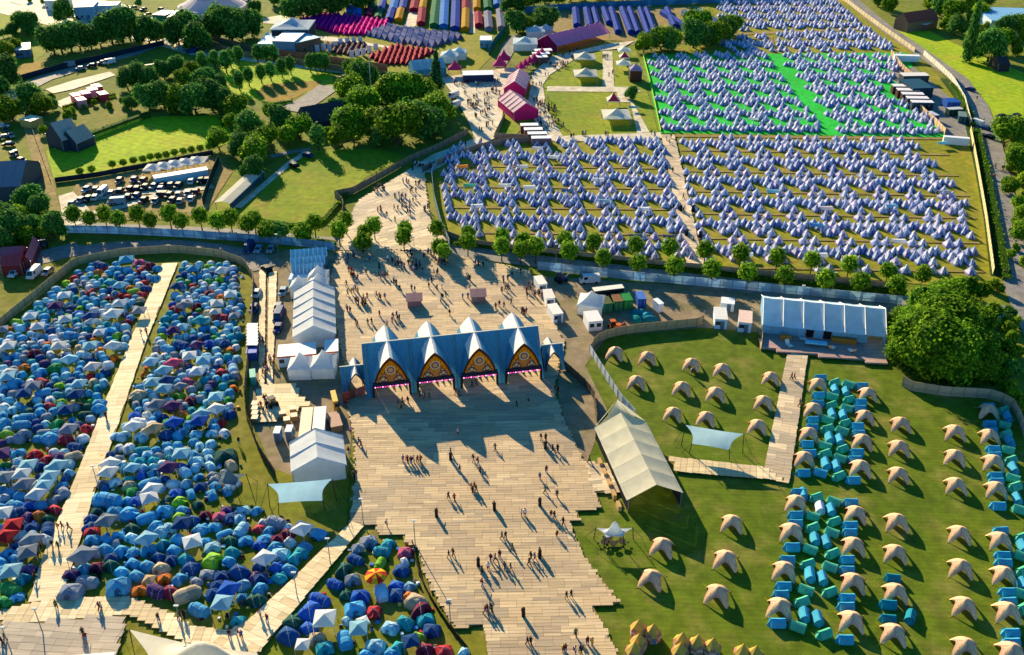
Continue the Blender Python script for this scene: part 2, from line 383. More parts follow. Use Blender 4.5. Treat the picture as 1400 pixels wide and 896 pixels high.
sheet('gravel_yard', [(0, 0), (120, -4), (180, 8), (170, 26), (110, 30), (60, 14)], 'g_pale', 1)
sheet('gravel_yard', [(360, 25), (400, 18), (395, 34), (360, 32)], 'g_pale', 2)
road('lane', [(40, 170), (50, 205), (60, 240), (68, 275), (76, 305)], 4, 'g_dirt', 3)
sheet('lane', [(80, 268), (100, 262), (135, 300), (88, 312)], 'g_pale', 4)
road('lane', [(395, 152), (420, 140), (452, 118)], 9, 'g_road', 3)
road('lane', [(100, 345), (160, 338), (240, 336), (300, 342), (345, 352), (362, 368)], 6, 'g_road', 4)
road('lane', [(0, 362), (60, 352), (110, 340)], 8, 'g_road', 3)
sheet('gravel_yard', [(0, 18), (0, 8), (80, 30), (150, 50), (120, 48)], 'g_pale', 1)
road('lane', [(84, 300), (130, 292), (165, 284), (215, 268), (292, 256)], 3, 'g_pale', 5)
road('lane', [(120, 275), (180, 266), (250, 262)], 2, 'g_pale', 5)
road('footpath', [(325, 285), (360, 255), (395, 225), (420, 208)], 2.2, 'g_pale', 3)
road('footpath', [(370, 215), (400, 208), (425, 205)], 3, 'g_road', 2)
sheet('park_path', [(748, 118), (872, 119), (876, 126), (748, 125)], 'g_pale', 4)
sheet('park_path', [(824, 70), (837, 70), (840, 119), (824, 119)], 'g_pale', 4)
sheet('park_path', [(843, 126), (858, 126), (888, 181), (871, 182), (862, 140), (846, 140)], 'g_pale', 4)
sheet('park_path', [(770, 186), (903, 181), (906, 189), (772, 194)], 'g_pale', 5)
sheet('promenade', [(752, 78), (830, 60), (868, 56), (850, 66), (800, 72), (752, 102), (742, 116), (748, 150), (775, 195), (766, 196), (738, 186), (722, 140), (728, 100)], 'g_pale', 5)
sheet('promenade', [(602, 106), (700, 92), (724, 100), (700, 110), (692, 118), (686, 165), (672, 192), (650, 192), (640, 165), (622, 132)], 'g_pale', 4)
sheet('promenade', [(652, 188), (678, 188), (655, 200), (588, 236), (552, 236), (590, 212)], 'g_pale', 5)
sheet('service_road', [(700, 48), (715, 50), (690, 92), (676, 92), (686, 62)], 'g_road', 3)
# pale tracks between pyramid tent rows
for k, (yy, a, b) in enumerate([(207.5, 930, 1298), (236, 935, 1310), (263.5, 940, 1325), (294, 945, 1335), (328, 955, 1340), (368, 1000, 1345)]):
    sheet('row_path', [(a, yy - (b - a) * .009), (b, yy + (b - a) * .008), (b, yy + 2 + (b - a) * .008), (a, yy + 2 - (b - a) * .009)], 'g_dirt', 4)
for k, (yy, a, b) in enumerate([(228, 640, 912), (256, 600, 920), (284.5, 610, 932), (319, 640, 945)]):
    sheet('row_path', [(a, yy - 2), (b, yy + 1), (b, yy + 3), (a, yy)], 'g_dirt', 4)
sheet('row_path', [(905, 184), (1290, 188), (1290, 191), (905, 187)], 'g_dirt', 4)
sheet('row_path', [(985, 46), (1185, 38), (1187, 41), (985, 49)], 'g_dirt', 4)
sheet('row_path', [(1050, 50), (1056, 50), (1062, 72), (1056, 72)], 'g_dirt', 4)

# ================= plank decks =================
def deck(name, pts, ang, L, Wd, cols, lvl=6, n_ind=300, ragged=.6, h=.10, base='g_dirt', world=False):
    rnd = random.Random(len(pts) * 13 + int(pts[0][0]))
    if isinstance(ang, tuple):
        d_ = at(*ang[1]) - at(*ang[0]); ang = math.atan2(d_.y, d_.x) + math.pi / 2; ragged = .12
        while ang > math.pi / 2: ang -= math.pi
    P = [Vector((p[0], p[1], 0)) for p in pts] if world else poly(pts)
    root = sheet(name, [(p.x, p.y) for p in P], base, lvl, world=True)
    ca, sa = math.cos(ang), math.sin(ang)
    Q = [(p.x * ca + p.y * sa, -p.x * sa + p.y * ca) for p in P]
    z0 = root.data.vertices[0].co.z + .006
    v = min(q[1] for q in Q); vmax = max(q[1] for q in Q); boards = []
    row = 0
    while v < vmax:
        vc = v + Wd / 2; xs = []
        for i in range(len(Q)):
            a, b = Q[i], Q[(i + 1) % len(Q)]
            if (a[1] > vc) != (b[1] > vc): xs.append(a[0] + (vc - a[1]) / (b[1] - a[1]) * (b[0] - a[0]))
        xs.sort()
        for x0, x1 in zip(xs[::2], xs[1::2]):
            off = (row // 3 % 2) * L / 2; u = x0 + rnd.uniform(-ragged, ragged) * .6
            nxt = math.floor((u - off) / L + 1) * L + off; x1r = x1 + rnd.uniform(-ragged, ragged) * .6
            while u < x1r - .2:
                e = min(nxt, x1r)
                if e - u > .25: boards.append((u, v, e))
                u = e; nxt += L
        v += Wd; row += 1
    pal = {}
    def colr(u, v):
        k = (math.floor(u / (L * 2.5) + (math.floor(v / (Wd * 5)) % 3) * .4), math.floor(v / (Wd * 5)))
        if k not in pal: pal[k] = (rnd.choice(cols), rnd.uniform(.92, 1.07))
        c, f = pal[k]
        if rnd.random() < .22: c = rnd.choice(cols)
        f *= rnd.uniform(.92, 1.06); return (c[0] * f, c[1] * f, c[2] * f, 1)
    def wpt(u, v): return u * ca - v * sa, u * sa + v * ca
    boards.sort(key=lambda b: wpt(b[0], b[1])[1])
    def vis(b):
        x, y = wpt((b[0] + b[2]) / 2, b[1]); px, py = to_px((x, y, 0)); return 0 <= px <= 1400 and 0 <= py <= 896
    ind = [b for b in boards if vis(b)][:n_ind]; si = set(ind); w = wood(ang)
    shared = {}
    rest = MB()
    for b in boards:
        u0, v0, u1 = b; g_ = .03; hh = h + rnd.uniform(-.01, .012)
        if b in si:
            ln = round((u1 - u0 - g_) * 2) / 2 if abs(u1 - u0 - L) > .01 else L - g_
            ln = u1 - u0 - g_; k = round(ln, 2)
            if k not in shared:
                mb = MB(); mb.box((-k / 2, -(Wd - .05) / 2, 0), (k / 2, (Wd - .05) / 2, h), (1, 1, 1, 1), w, bottom=False); shared[k] = mb.mesh('plank')
            x, y = wpt((u0 + u1) / 2, v0 + Wd / 2)
            link('plank', shared[k], root, (x, y, z0 + hh - h), ang, col=colr(u0, v0))
        else:
            mt = Matrix.Rotation(ang, 4, 'Z')
            rest.box((u0 + g_ / 2, v0 + .025, z0), (u1 - g_ / 2, v0 + Wd - .025, z0 + hh), colr(u0, v0), w, mtx=mt, bottom=False)
    if rest.f: rest.build('planks', root, kind='stuff')
    return root
WARM = [H(x) for x in ('#ccb086', '#c6aa82', '#bda480', '#b79f7e', '#d0b68c', '#af9a7c', '#c2a882')]
GREY = [H(x) for x in ('#d8c19c', '#cdb592', '#c0aa8a', '#e0c9a2', '#b8a68a')]
PATH = [H(x) for x in ('#ecd3a4', '#e2c898', '#d8bf92', '#f0d9ae')]
deck('wooden_deck', [(476, 560), (640, 546), (757, 532), (770, 575), (800, 636), (823, 697), (789, 702), (793, 713), (777, 717), (800, 765), (848, 827), (811, 832), (828, 862), (846, 900), (862, 960), (680, 960), (668, 900), (661, 857), (621, 862), (600, 826), (582, 792), (570, 748), (553, 746), (550, 732), (516, 734), (513, 720), (500, 722), (478, 718), (486, 650), (484, 600)], .03, 2.5, .62, WARM, lvl=7)
deck('wooden_deck', [(462, 345), (600, 345), (725, 372), (735, 395), (757, 440), (772, 472), (757, 536), (640, 550), (478, 564), (470, 500), (458, 440), (452, 380)], .03, 2.5, .62, WARM)
deck('wooden_deck', [(468, 332), (478, 300), (490, 276), (552, 238), (580, 238), (588, 300), (612, 330), (600, 344), (466, 344)], .6, 2.5, .7, GREY, n_ind=120)
deck('wooden_path', [(222, 363), (243, 363), (196, 480), (165, 575), (131, 672), (112, 735), (86, 818), (40, 826), (60, 760), (97, 672), (135, 575), (165, 500)], ((232, 363), (64, 822)), 3.0, 1.3, PATH, n_ind=220)
deck('wooden_path', [(0, 838), (40, 828), (86, 820), (178, 818), (232, 840), (262, 858), (345, 868), (360, 886), (340, 905), (300, 905), (178, 843), (0, 857)], ((0,848),(232,850)), 3.0, 1.3, PATH, lvl=7, n_ind=150)
deck('wooden_path', [(478, 719), (498, 722), (362, 886), (300, 940), (290, 880), (346, 846)], ((488, 720), (330, 880)), 3.2, 1.3, PATH, lvl=8, n_ind=160)
deck('metal_deck', [(-10, 858), (174, 843), (158, 910), (150, 960), (-10, 960)], -.1, 2.4, 1.2, [H('#b5a590'), H('#a89a88'), H('#bdae98')], lvl=8, n_ind=200)
deck('wooden_path', [(1076, 486), (1104, 488), (1079, 662), (1044, 644)], ((1090, 487), (1062, 652)), 3.2, .9, GREY, n_ind=120)
deck('wooden_path', [(914, 627), (1044, 641), (1078, 664), (1050, 658), (925, 648)], ((918, 637), (1078, 660)), 3.2, 1.1, PATH, lvl=8, n_ind=90)
deck('wooden_path', [(799, 634), (832, 636), (850, 676), (812, 676)], .15, 2.6, .9, GREY, lvl=8, n_ind=50)
deck('terrace_deck', [(1040, 458), (1212, 470), (1212, 501), (1038, 480)], -.09, 2.6, 1.3, [H('#b08f86'), H('#a88a82'), H('#bb9a8c')], lvl=7, n_ind=120, h=.35)
deck('wooden_path', [(904, 186), (922, 186), (958, 345), (935, 345)], ((913, 187), (947, 345)), 2.4, 1.2, GREY, n_ind=60)
deck('wooden_path', [(934, 345), (958, 345), (966, 366), (938, 362)], ((946, 345), (952, 364)), 2.4, 1.2, GREY, lvl=7, n_ind=0)
deck('track_panels', [(355, 372), (364, 372), (362, 530), (354, 530)], ((359, 372), (358, 530)), 3, 1.2, PATH, n_ind=40)
deck('track_panels', [(368, 372), (379, 372), (373, 530), (365, 530)], ((374, 372), (369, 530)), 3, 1.2, PATH, n_ind=40)
deck('track_panels', [(350, 532), (405, 528), (412, 545), (428, 560), (408, 560), (400, 572), (356, 580)], .05, 3, 1.6, PATH, lvl=7, n_ind=60)
# ================= vaulted entrance building =================
SK = H('#4e96b4'); SKD = H('#4488a8'); VW = H('#f3efe6')
def ogive(t, w2, Hh, a):
    t = min(abs(t), w2); r = w2 + a
    return Hh * math.sqrt(max(0, 1 - ((t + a) / r) ** 2)) / math.sqrt(1 - (a / r) ** 2)
def vault_hall(label, o, ang, length, hd, Hh, arches, w2, group=None, big=True):
    """o: front left ground corner; u runs along the front, v to the back (0..2hd)"""
    root = thing('entrance_hall' if big else 'side_hall', o, ang, label, 'hall' if big else 'hall', group)
    a = w2 * .75
    us = set([0, length])
    for u in arches:
        for k in range(-24, 25): us.add(round(u + w2 * k / 24, 4))
    for k in range(int(length / 1.5) + 1): us.add(round(min(length, k * 1.5), 4))
    us = sorted(x for x in us if 0 <= x <= length)
    nv = 60; vs = [2 * hd * k / nv for k in range(nv + 1)]
    def arch_at(u):
        for k in arches:
            if abs(u - k) < w2: return u - k
        return None
    def prism(v): return Hh * (1 - abs(v - hd) / hd)
    roof = MB(); vaults = [MB() for _ in arches]
    for i in range(len(us) - 1):
        u0, u1 = us[i], us[i + 1]; um = (u0 + u1) / 2; t = arch_at(um)
        for j in range(nv):
            v0, v1 = vs[j], vs[j + 1]
            if t is None:
                roof.face([(u0, v0, prism(v0)), (u1, v0, prism(v0)), (u1, v1, prism(v1)), (u0, v1, prism(v1))], SK if (int(um / 1.5) % 2) else SKD, 'fabric')
            else:
                k = min(range(len(arches)), key=lambda q: abs(arches[q] - um)); uk = arches[k]
                ov = .22
                def z(u, v):
                    g_ = ogive(u - uk, w2, Hh * 1.015, a)
                    return max(prism(v), g_)
                z00, z10, z11, z01 = z(u0, v0), z(u1, v0), z(u1, v1), z(u0, v1)
                isv = (z00 + z11 + z10 + z01) / 4 > prism((v0 + v1) / 2) + .02
                white = -w2 * .55 < um - uk < w2 * .17  # pale band cut short on the right flank, its shade painted in roof blue
                if isv: vaults[k].face([(u0, v0, z00), (u1, v0, z10), (u1, v1, z11), (u0, v1, z01)], VW if white else SK, 'fabric')
                else: roof.face([(u0, v0, z00), (u1, v0, z10), (u1, v1, z11), (u0, v1, z01)], SK, 'fabric')
    rf = roof.build('roof', root)
    for m in vaults: m.build('vault', root)
    # ridge seam and seams down the slopes, end trims
    tr = MB(); pale = H('#e8e2cf'); segs = []
    tr.box((-.1, hd - .12, Hh + .02), (length + .1, hd + .12, Hh + .12), pale, 'fabric'); tr.build('ridge_seam', root)
    sm = [ .6 if big else .9, length - (.6 if big else .9) ]
    if big:
        for p, q in zip(arches[:-1], arches[1:]): sm.append((p + q) / 2)
    for u in sm:
        m = MB(); c = H('#8fae9a')
        m.tube([(u, -.06, .02), (u, hd - .1, Hh + .05)], .07, c, 'fabric', 4); m.build('seam', root)
    for u in ([0, length]):
        m = MB(); c = H('#20303c')
        m.face([(u, .05, 0), (u, 2 * hd - .05, 0), (u, hd, Hh - .15)], c, 'matte'); m.build('end_wall', root)
    # arch fronts (front side v=0 and a plain rim at the back)
    for k, uk in enumerate(arches):
        def P(t, v, s=1.0): return (uk + t * s, v, ogive(t, w2, Hh * 1.015, a) * s if s != 1 else ogive(t, w2, Hh * 1.015, a))
        mb2 = MB(); m = MB(); T = [-w2 + 2 * w2 * q / 24 for q in range(25)]
        for q in range(24):
            t0, t1 = T[q], T[q + 1]
            for (s0, s1, cc) in ((1.0, .93, H('#5a2c18')),):
                z0, z1 = ogive(t0, w2, Hh * 1.015, a), ogive(t1, w2, Hh * 1.015, a)
                for mm_, vv in ((m, -.12), (mb2, 2 * hd + .05)):
                    mm_.face([(uk + t0, vv, z0), (uk + t1, vv, z1), (uk + t1 * s1, vv, z1 * s1), (uk + t0 * s1, vv, z0 * s1)], cc, 'paint')
                    mm_.face([(uk + t0, vv, z0), (uk + t1, vv, z1), (uk + t1, vv + (.3 if vv < 0 else -.3), z1), (uk + t0, vv + (.3 if vv < 0 else -.3), z0)], cc, 'paint')
        m.build('arch_rim', root); mb2.build('arch_rim', root)
        if not big: continue
        zb = Hh * .40
        # golden panel: nested arch bands
        pn = MB(); bands = [(.93, .86, H('#d0561e')), (.86, .66, H('#ffb020')), (.66, .60, H('#a04a1a')), (.60, .0, H('#e8a050'))]
        for s0, s1, cc in bands:
            for q in range(24):
                t0, t1 = T[q], T[q + 1]
                def pt(t, s): return (uk + t * s, -.02 - (1 - s) * .08, zb + max(0, ogive(t, w2, Hh * 1.015, a) - zb) * s)
                if ogive((t0 + t1) / 2, w2, Hh, a) < zb: continue
                c2 = cc if q % 2 else (cc[0] * .8, cc[1] * .72, cc[2] * .7, 1)
                if s1 > 0: pn.face([pt(t0, s0), pt(t1, s0), pt(t1, s1), pt(t0, s1)], c2, 'glow')
                else: pn.face([pt(t0, s0), pt(t1, s0), (uk, -.1, zb)], c2, 'glow')
        pnl = pn.build('arch_panel', root)
        md = MB(); zc = zb + Hh * .30
        for r0, r1, cc, y in ((w2 * .27, w2 * .20, H('#e9c08a'), -.16), (w2 * .20, w2 * .13, H('#8e4a5c'), -.18), (w2 * .13, 0.01, H('#e2a15e'), -.2)):
            md.grid([[(uk + r * math.cos(q * math.pi / 10), y, zc + r * math.sin(q * math.pi / 10)) for q in range(20)] for r in (r0, r1)], cc, 'paint', close=True)
        for q in range(8):
            an = q * math.pi / 4; r = w2 * .235; cx, cz = uk + r * math.cos(an), zc + r * math.sin(an)
            md.face([(cx - .1, -.2, cz), (cx, -.2, cz - .1), (cx + .1, -.2, cz), (cx, -.2, cz + .1)], H('#fbe6b0'), 'paint')
        md.build('medallion', root)
        for sg in (-1, 1):
            sc = MB()
            for (cx, cz, r) in ((.42, .10, .20), (.26, .06, .13), (.56, .05, .11), (.36, .22, .10)):
                cx = uk + sg * cx * w2; cz = zb + .1 + cz * Hh * .75
                sc.grid([[(cx + q2 * w2 * math.cos(q * math.pi / 6), -.15, cz + q2 * w2 * math.sin(q * math.pi / 6)) for q in range(12)] for q2 in (r, r * .55)], H('#7c4352'), 'paint', close=True)
                sc.face([(cx + r * .5 * w2 * math.cos(q * math.pi / 4), -.16, cz + r * .5 * w2 * math.sin(q * math.pi / 4)) for q in range(8)], H('#eab877'), 'paint')
            sc.build('scroll_ornament', root)
        bm_ = MB(); bm_.box((uk - w2 * .96, -.35, zb - .75), (uk + w2 * .96, .25, zb), H('#2b2c3c'), 'paint'); bm_.build('beam', root)
        for q in range(14):
            lt = MB(); uu = uk - w2 * .85 + w2 * 1.7 * q / 13
            lt.box((uu - .12, -.42, zb - .95), (uu + .12, -.2, zb - .8), H('#e02a9a') if q % 3 else H('#ffb0e0'), 'lamp')
            lt.build('lamp', root)
        for sg in (-1, 1):
            ps = MB(); ps.box((uk + sg * (w2 - .18) - .2, -.2, 0), (uk + sg * (w2 - .18) + .2, .35, zb - .7), H('#3a2418'), 'paint'); ps.build('post', root)
        # turnstiles and racks inside the passage
        for q in range(5):
            uu = uk - w2 * .65 + w2 * 1.3 * q / 4; tb = MB()
            tb.box((uu - .12, 4.2, .2), (uu + .12, 6.6, 1.1), H('#4a4f58'), 'paint'); tb.box((uu - .05, 4.0, 1.1), (uu + .05, 6.8, 1.35), H('#8a8f98'), 'metal'); tb.build('turnstile', root)
    return root
gl, gr_ = at(502, 547.5), at(744, 520.5)
gang = math.atan2(gr_.y - gl.y, gr_.x - gl.x); glen = (gr_ - gl).length
def along(px, py): return (at(px, py) - gl).dot(Vector((math.cos(gang), math.sin(gang), 0)))
ga = [(along(a, b) + along(c, d)) / 2 for a, b, c, d in ((513.6, 544.6, 560, 544), (574.6, 541.7, 620, 538), (634.5, 534.5, 679.5, 533), (694, 527, 739, 523))]
print('GATE len', glen, 'ang', gang, ga)
vault_hall('blue vaulted entrance hall with four golden ornate arches on the plaza', gl + Vector((0, 0, .25)), gang, glen, 6.2, 9.0, ga, 3.75)
sl0 = at(468.5, 541); vault_hall('small blue vaulted side hall with one dark arch, left of the big entrance hall', sl0 + Vector((0, 0, .2)), gang, 5.0, 3.0, 4.6, [2.9], 1.75, big=False)
sr0 = at(744.5, 510); vault_hall('small blue vaulted side hall with one dark arch, right of the big entrance hall', sr0 + Vector((0, 0, .2)), gang, 4.4, 3.0, 4.6, [1.9], 1.7, big=False)
# ================= pyramid tents =================
def pyramid_tent_mb(c1, c2, r=1.09, h=2.15, seed=0):
    m = MB(); rnd = random.Random(seed); rows = []
    base = [(-1, -1), (0, -1.06), (1, -1), (1.06, 0), (1, 1), (0, 1.06), (-1, 1), (-1.06, 0)]
    for k, z in ((1.0, 0), (.90, .17), (.50, .52), (.19, .82), (.012, 1.0)):
        sag = .9 if .1 < k < .9 else 1
        rows.append([(r * k * x * (sag if q % 2 else 1) * (1 + rnd.uniform(-.04, .04)), r * k * y * (sag if q % 2 else 1) * (1 + rnd.uniform(-.04, .04)), z * h) for q, (x, y) in enumerate(base)])
    def cc(i, j):
        if i == 0: return c2
        return c2 if (j + seed + i) % 4 == 0 else c1
    m.grid(rows, cc, 'fabric', close=True)
    y = -r
    m.face([(-.34, y * 1.08, .02), (.34, y * 1.08, .02), (0, y * .60, 1.25)], H('#3a3462'), 'fabric')
    m.face([(-.40, y * 1.10, .02), (-.22, y * 1.12, .02), (0, y * .62, 1.3)], c1, 'fabric')
    for x, yy in base[::2]: m.face([(x * r, yy * r, .5), (x * r * 1.35, yy * r * 1.35, 0), (x * r * 1.3, yy * r * 1.35, 0)], H('#8a86a8'), 'fabric')
    return m
LIL = [(H('#ccd0e4'), H('#808cc4')), (H('#dcdce6'), H('#969ccc')), (H('#bac2de'), H('#6a78ba')), (H('#d4cee2'), H('#928ac4'))]
pyr_mb = [pyramid_tent_mb(a, b, seed=i) for i, (a, b) in enumerate(LIL)]
pyr_me = [m.mesh('pyramid_tent') for m in pyr_mb]
CELL = [(-1.3, 0), (1.4, 0), (-.5, 4.6), (1.9, 5.2), (3.6, 4.5), (4.7, 6.4), (-2.7, 5.2), (-3.4, 7.8), (-2.7, 10.3), (-.1, 7.0), (-.9, 9.0), (.4, 11.2)]
def pyr_field(poly_px, ox, oy, rows, cols, rrange, crange, name, skip=.0, mirror=False):
    """rows counted from the near side; returns (world point, row, cell, index)"""
    rnd = random.Random(int(ox)); out = []; pw = [tuple(p)[:2] for p in poly(poly_px)]
    o = at(ox, oy)
    for r in range(rows):
        for c in range(cols):
            for k, (dx, dy) in enumerate(CELL):
                x = o.x + c * 9.15 + dx + rnd.uniform(-.15, .15) + (r % 2) * .0
                y = o.y + r * 15.5 - dy + rnd.uniform(-.15, .15) + c * ROWTILT
                x += (y - o.y) * COLTILT
                if inside((x, y), pw) and rnd.random() >= skip: out.append((x, y, name, r, c, k))
    return out
ROWTILT, COLTILT = -.38, .033
allp = []
allp += pyr_field([(602, 200), (905, 190), (918, 250), (950, 356), (942, 362), (830, 352), (700, 340), (612, 314)], 592.4, 358.4, 8, 8, None, None, 'left lilac field')
allp += pyr_field([(928, 190), (1296, 190), (1312, 240), (1340, 382), (1200, 378), (968, 360), (940, 270)], 971.4, 368, 9, 9, None, None, 'right lilac field')
allp += pyr_field([(884, 78), (1050, 74), (1058, 96), (1128, 182), (908, 180)], 900, 169, 9, 9, None, None, 'green carpet')
allp += pyr_field([(1062, 76), (1232, 78), (1222, 112), (1205, 128), (1240, 140), (1292, 184), (1150, 184), (1078, 96)], 1090, 172, 9, 9, None, None, 'green carpet east')
allp += pyr_field([(975, 54), (1046, 50), (1060, 72), (1000, 72)], 1000, 70, 4, 9, None, None, 'far field')
allp += pyr_field([(1060, 44), (1185, 40), (1228, 70), (1066, 72)], 1070, 70, 4, 9, None, None, 'far field')
allp += pyr_field([(980, 8), (1000, 0), (1140, 0), (1180, 37), (985, 44)], 990, 42, 9, 12, None, None, 'far field')
def vis_px(x, y, mx=8):
    p = to_px((x, y, 0)); return -mx <= p[0] <= 1400 + mx and -mx <= p[1] <= 896 + mx
allp.sort(key=lambda t: t[1])
near = allp[:290]
rowsets = {}
for t in near: rowsets.setdefault((t[2], t[3]), []).append(t)
rp = random.Random(3)
for (nm, r), ts in sorted(rowsets.items()):
    ts.sort(key=lambda t: (round(t[0], 1)))
    for i, t in enumerate(ts):
        me = rp.choice(pyr_me)
        rowword = 'nearest' if r == 0 else ordn(r) + '-nearest'
        link('pyramid_tent', me, None, (t[0], t[1], .13), rp.uniform(-.12, .3), rp.uniform(.9, 1.08), col=J((1, 1, 1, 1), .07, rp),
             label='lilac pyramid tent, %s from left in %s row, %s' % (ordn(i), rowword, 'field left of plank path' if nm.startswith('left') else 'field right of plank path'),
             cat='tent', group='lilac pyramid tents in rows')
rest = MB()
for t in allp[290:]:
    s = rp.uniform(.93, 1.05); f = rp.uniform(.92, 1.06)
    rest.add(rp.choice(pyr_mb), Matrix.Translation((t[0], t[1], .13)) @ Matrix.Rotation(rp.uniform(-.12, .3), 4, 'Z') @ Matrix.Scale(s, 4), (f, f, f))
rest.build('pyramid_tents', kind='stuff', label='lilac and white pyramid tents filling the far rows of the festival fields', cat='tents')
print('PYR', len(allp))

# ================= star shades =================
def star_shade():
    R, Hh = 2.65, 2.35; root = thing('star_shade', label='x', cat='canopy', group='beige arched star shades on the lawn')
    m = MB(); n = 48; rows = []
    def Rp(a): return R * (.57 + .43 * abs(math.cos(2 * a)) ** 3.0)
    for s in (0, .12, .28, .45, .62, .8, .92, 1.0):
        row = []
        for q in range(n):
            a = q * 2 * math.pi / n; r = s * Rp(a)
            z = Hh * (1 - (r / R) ** 2.3) + .28 * math.exp(-(r / .35) ** 2) - .10 * abs(math.sin(2 * a)) * s
            row.append((r * math.cos(a), r * math.sin(a), z))
        rows.append(row)
    c1, c2, c3 = H('#f2c89c'), H('#e0aa84'), H('#dc9c88')
    def cc(i, j):
        w = abs(math.cos(2 * (j + .5) * 2 * math.pi / n))
        if i >= 5 and w < .9: return c3
        if j % 12 in (5, 6): return c3
        return c2 if (i * 3 + j * 5) % 4 == 0 else c1
    m.grid(rows, cc, 'fabric', close=True); m.build('canopy', root, smooth=True)
    for k in range(2):
        a = k * math.pi / 2; p = MB(); pts = []
        for q in range(13):
            r = -R + 2 * R * q / 12; pts.append((r * math.cos(a), r * math.sin(a), Hh * (1 - (abs(r) / R) ** 2.3) - .06))
        p.tube(pts, .05, H('#c9a25e'), 'metal', 5); p.build('arch_pole', root)
    for k in range(4):
        a = k * math.pi / 2; p = MB(); p.tube([(R * .97 * math.cos(a), R * .97 * math.sin(a), .12), ((R + .9) * math.cos(a), (R + .9) * math.sin(a), 0)], .025, H('#d8b23a'), 'matte', 4); p.build('guy_rope', root)
    return root
STARP = Proto(star_shade())
STARROT = math.radians(45 - 14)
def put_star(px, py, label, k=0):
    p = at(px, py + 6); rr = random.Random(int(px * 7 + py))
    f = rr.uniform(.93, 1.05)
    STARP.put((p.x, p.y, .04), STARROT + rr.uniform(-.08, .08), rr.uniform(.88, .95), label, cols={'canopy': (f, f * rr.uniform(.97, 1.02), f, 1)})
T7 = [(1200, 170), (820, 300), (1165, 370), (760, 475), (1120, 560)]
north = [[(841, 482), (885, 488), (945, 497), (987, 505), (1053, 516)], [(870, 522), (932, 530), (978, 538), (1043, 549)], [(920, 565), (965, 571), (1035, 582)]]
for r, row in enumerate(north):
    for i, (a, b) in enumerate(row):
        put_star(a, b, 'beige star shade, %s from the left in the %s row of the fenced lawn' % (ordn(i), ['far', 'middle', 'near'][r]))
for (a, b), w in zip(T7, ['nearest the long cream marquee on its right side', 'beside the small pointed sail pavilion', 'in the middle of the right-hand trio below the marquee', 'nearest the plaza edge below the pavilion', 'lowest on the open lawn left of the tent blocks']):
    put_star(700 + a / 4, 672 + b / 4, 'beige star shade on grass, ' + w)
colA = [(270, 310, 0), (245, 445, 0), (220, 580, 0), (195, 715, 0), (150, 60, 1), (125, 220, 1), (85, 430, 1), (60, 635, 1)]
colB = [(540, 360, 0), (525, 485, 0), (512, 620, 0), (500, 765, 0), (475, 120, 1), (462, 295, 1), (460, 495, 1), (450, 705, 1)]
colC = [(720, 525, 0), (710, 655, 0), (707, 800, 0), (697, 165, 1), (690, 335, 1), (690, 550, 1), (680, 775, 1)]
colD = [(1015, 570, 0), (1015, 705, 0), (1020, 860, 0), (1040, 230, 1), (1045, 415, 1), (1065, 625, 1), (1070, 850, 1)]
colE = [(1200, 455, 0), (1205, 590, 0), (1225, 735, 0), (1240, 882, 0), (1260, 265, 1), (1280, 455, 1), (1300, 655, 1), (1320, 880, 1)]
for cn, cl in (('left side of the turquoise tent block', colA), ('right side of the turquoise tent block', colB), ('first open column right of the block', colC), ('second open column right of the block', colD), ('column at the right edge block', colE)):
    for i, (a, b, t) in enumerate(cl):
        put_star(1050 + a / 4, (448 if t == 0 else 672) + b / 4, 'beige star shade, %s from the far end, %s' % (ordn(i), cn.replace('left side of the','left of').replace('right side of the','right of')))
# ================= turquoise and green hut tents =================
def hut_tent():
    root = thing('hut_tent', label='x', cat='tent', group='turquoise and green hut tents in blocks')
    L, Wd, hw, hr = 2.35, 1.6, .65, 1.4; w = (1, 1, 1, 1)
    m = MB(); y = Wd / 2; x = L / 2
    for s in (-1, 1):
        m.face([(-x, s * y, 0), (x, s * y, 0), (x, s * y * .97, hw), (-x, s * y * .97, hw)][::s], w, 'fabric')
    m.face([(x, -y, 0), (x, y, 0), (x, y * .97, hw), (x, 0, hr), (x, -y * .97, hw)], w, 'fabric')
    m.build('wall', root)
    f = MB(); nx = 6; rows = []
    for j, (yy, zz) in enumerate([(-y * 1.12, .18), (-y * 1.02, hw), (-y * .72, hw + .38), (-y * .36, hr - .1), (0, hr + .03), (y * .36, hr - .1), (y * .72, hw + .38), (y * 1.02, hw), (y * 1.12, .18)]):
        rows.append([(-x + L * i / nx, yy, zz - .05 * math.sin(math.pi * i / nx)) for i in range(nx + 1)])
    f.grid(rows, w, 'fabric')
    f.build('fly_sheet', root)
    v = MB(); v.face([(-x, -y, 0), (-x, -y * .97, hw), (-x, 0, hr), (-x - .55, 0, .05)], (.8, .85, .9, 1), 'fabric'); v.face([(-x, y, 0), (-x - .55, 0, .05), (-x, 0, hr), (-x, y * .97, hw)], (.9, .95, 1, 1), 'fabric'); v.build('porch', root)
    b = MB(); b.face([(-.18, -y * .84, hw + .26), (0, -y * .95, hw + .12), (.18, -y * .84, hw + .26), (0, -y * .70, hw + .43)], (.18, .25, .4, 1), 'fabric'); b.build('emblem', root)
    return root
HUTP = Proto(hut_tent())
BLU, GRN, TEAL, PALE = H('#46aaca'), H('#5cc09a'), H('#178a9c'), H('#cfd4ee')
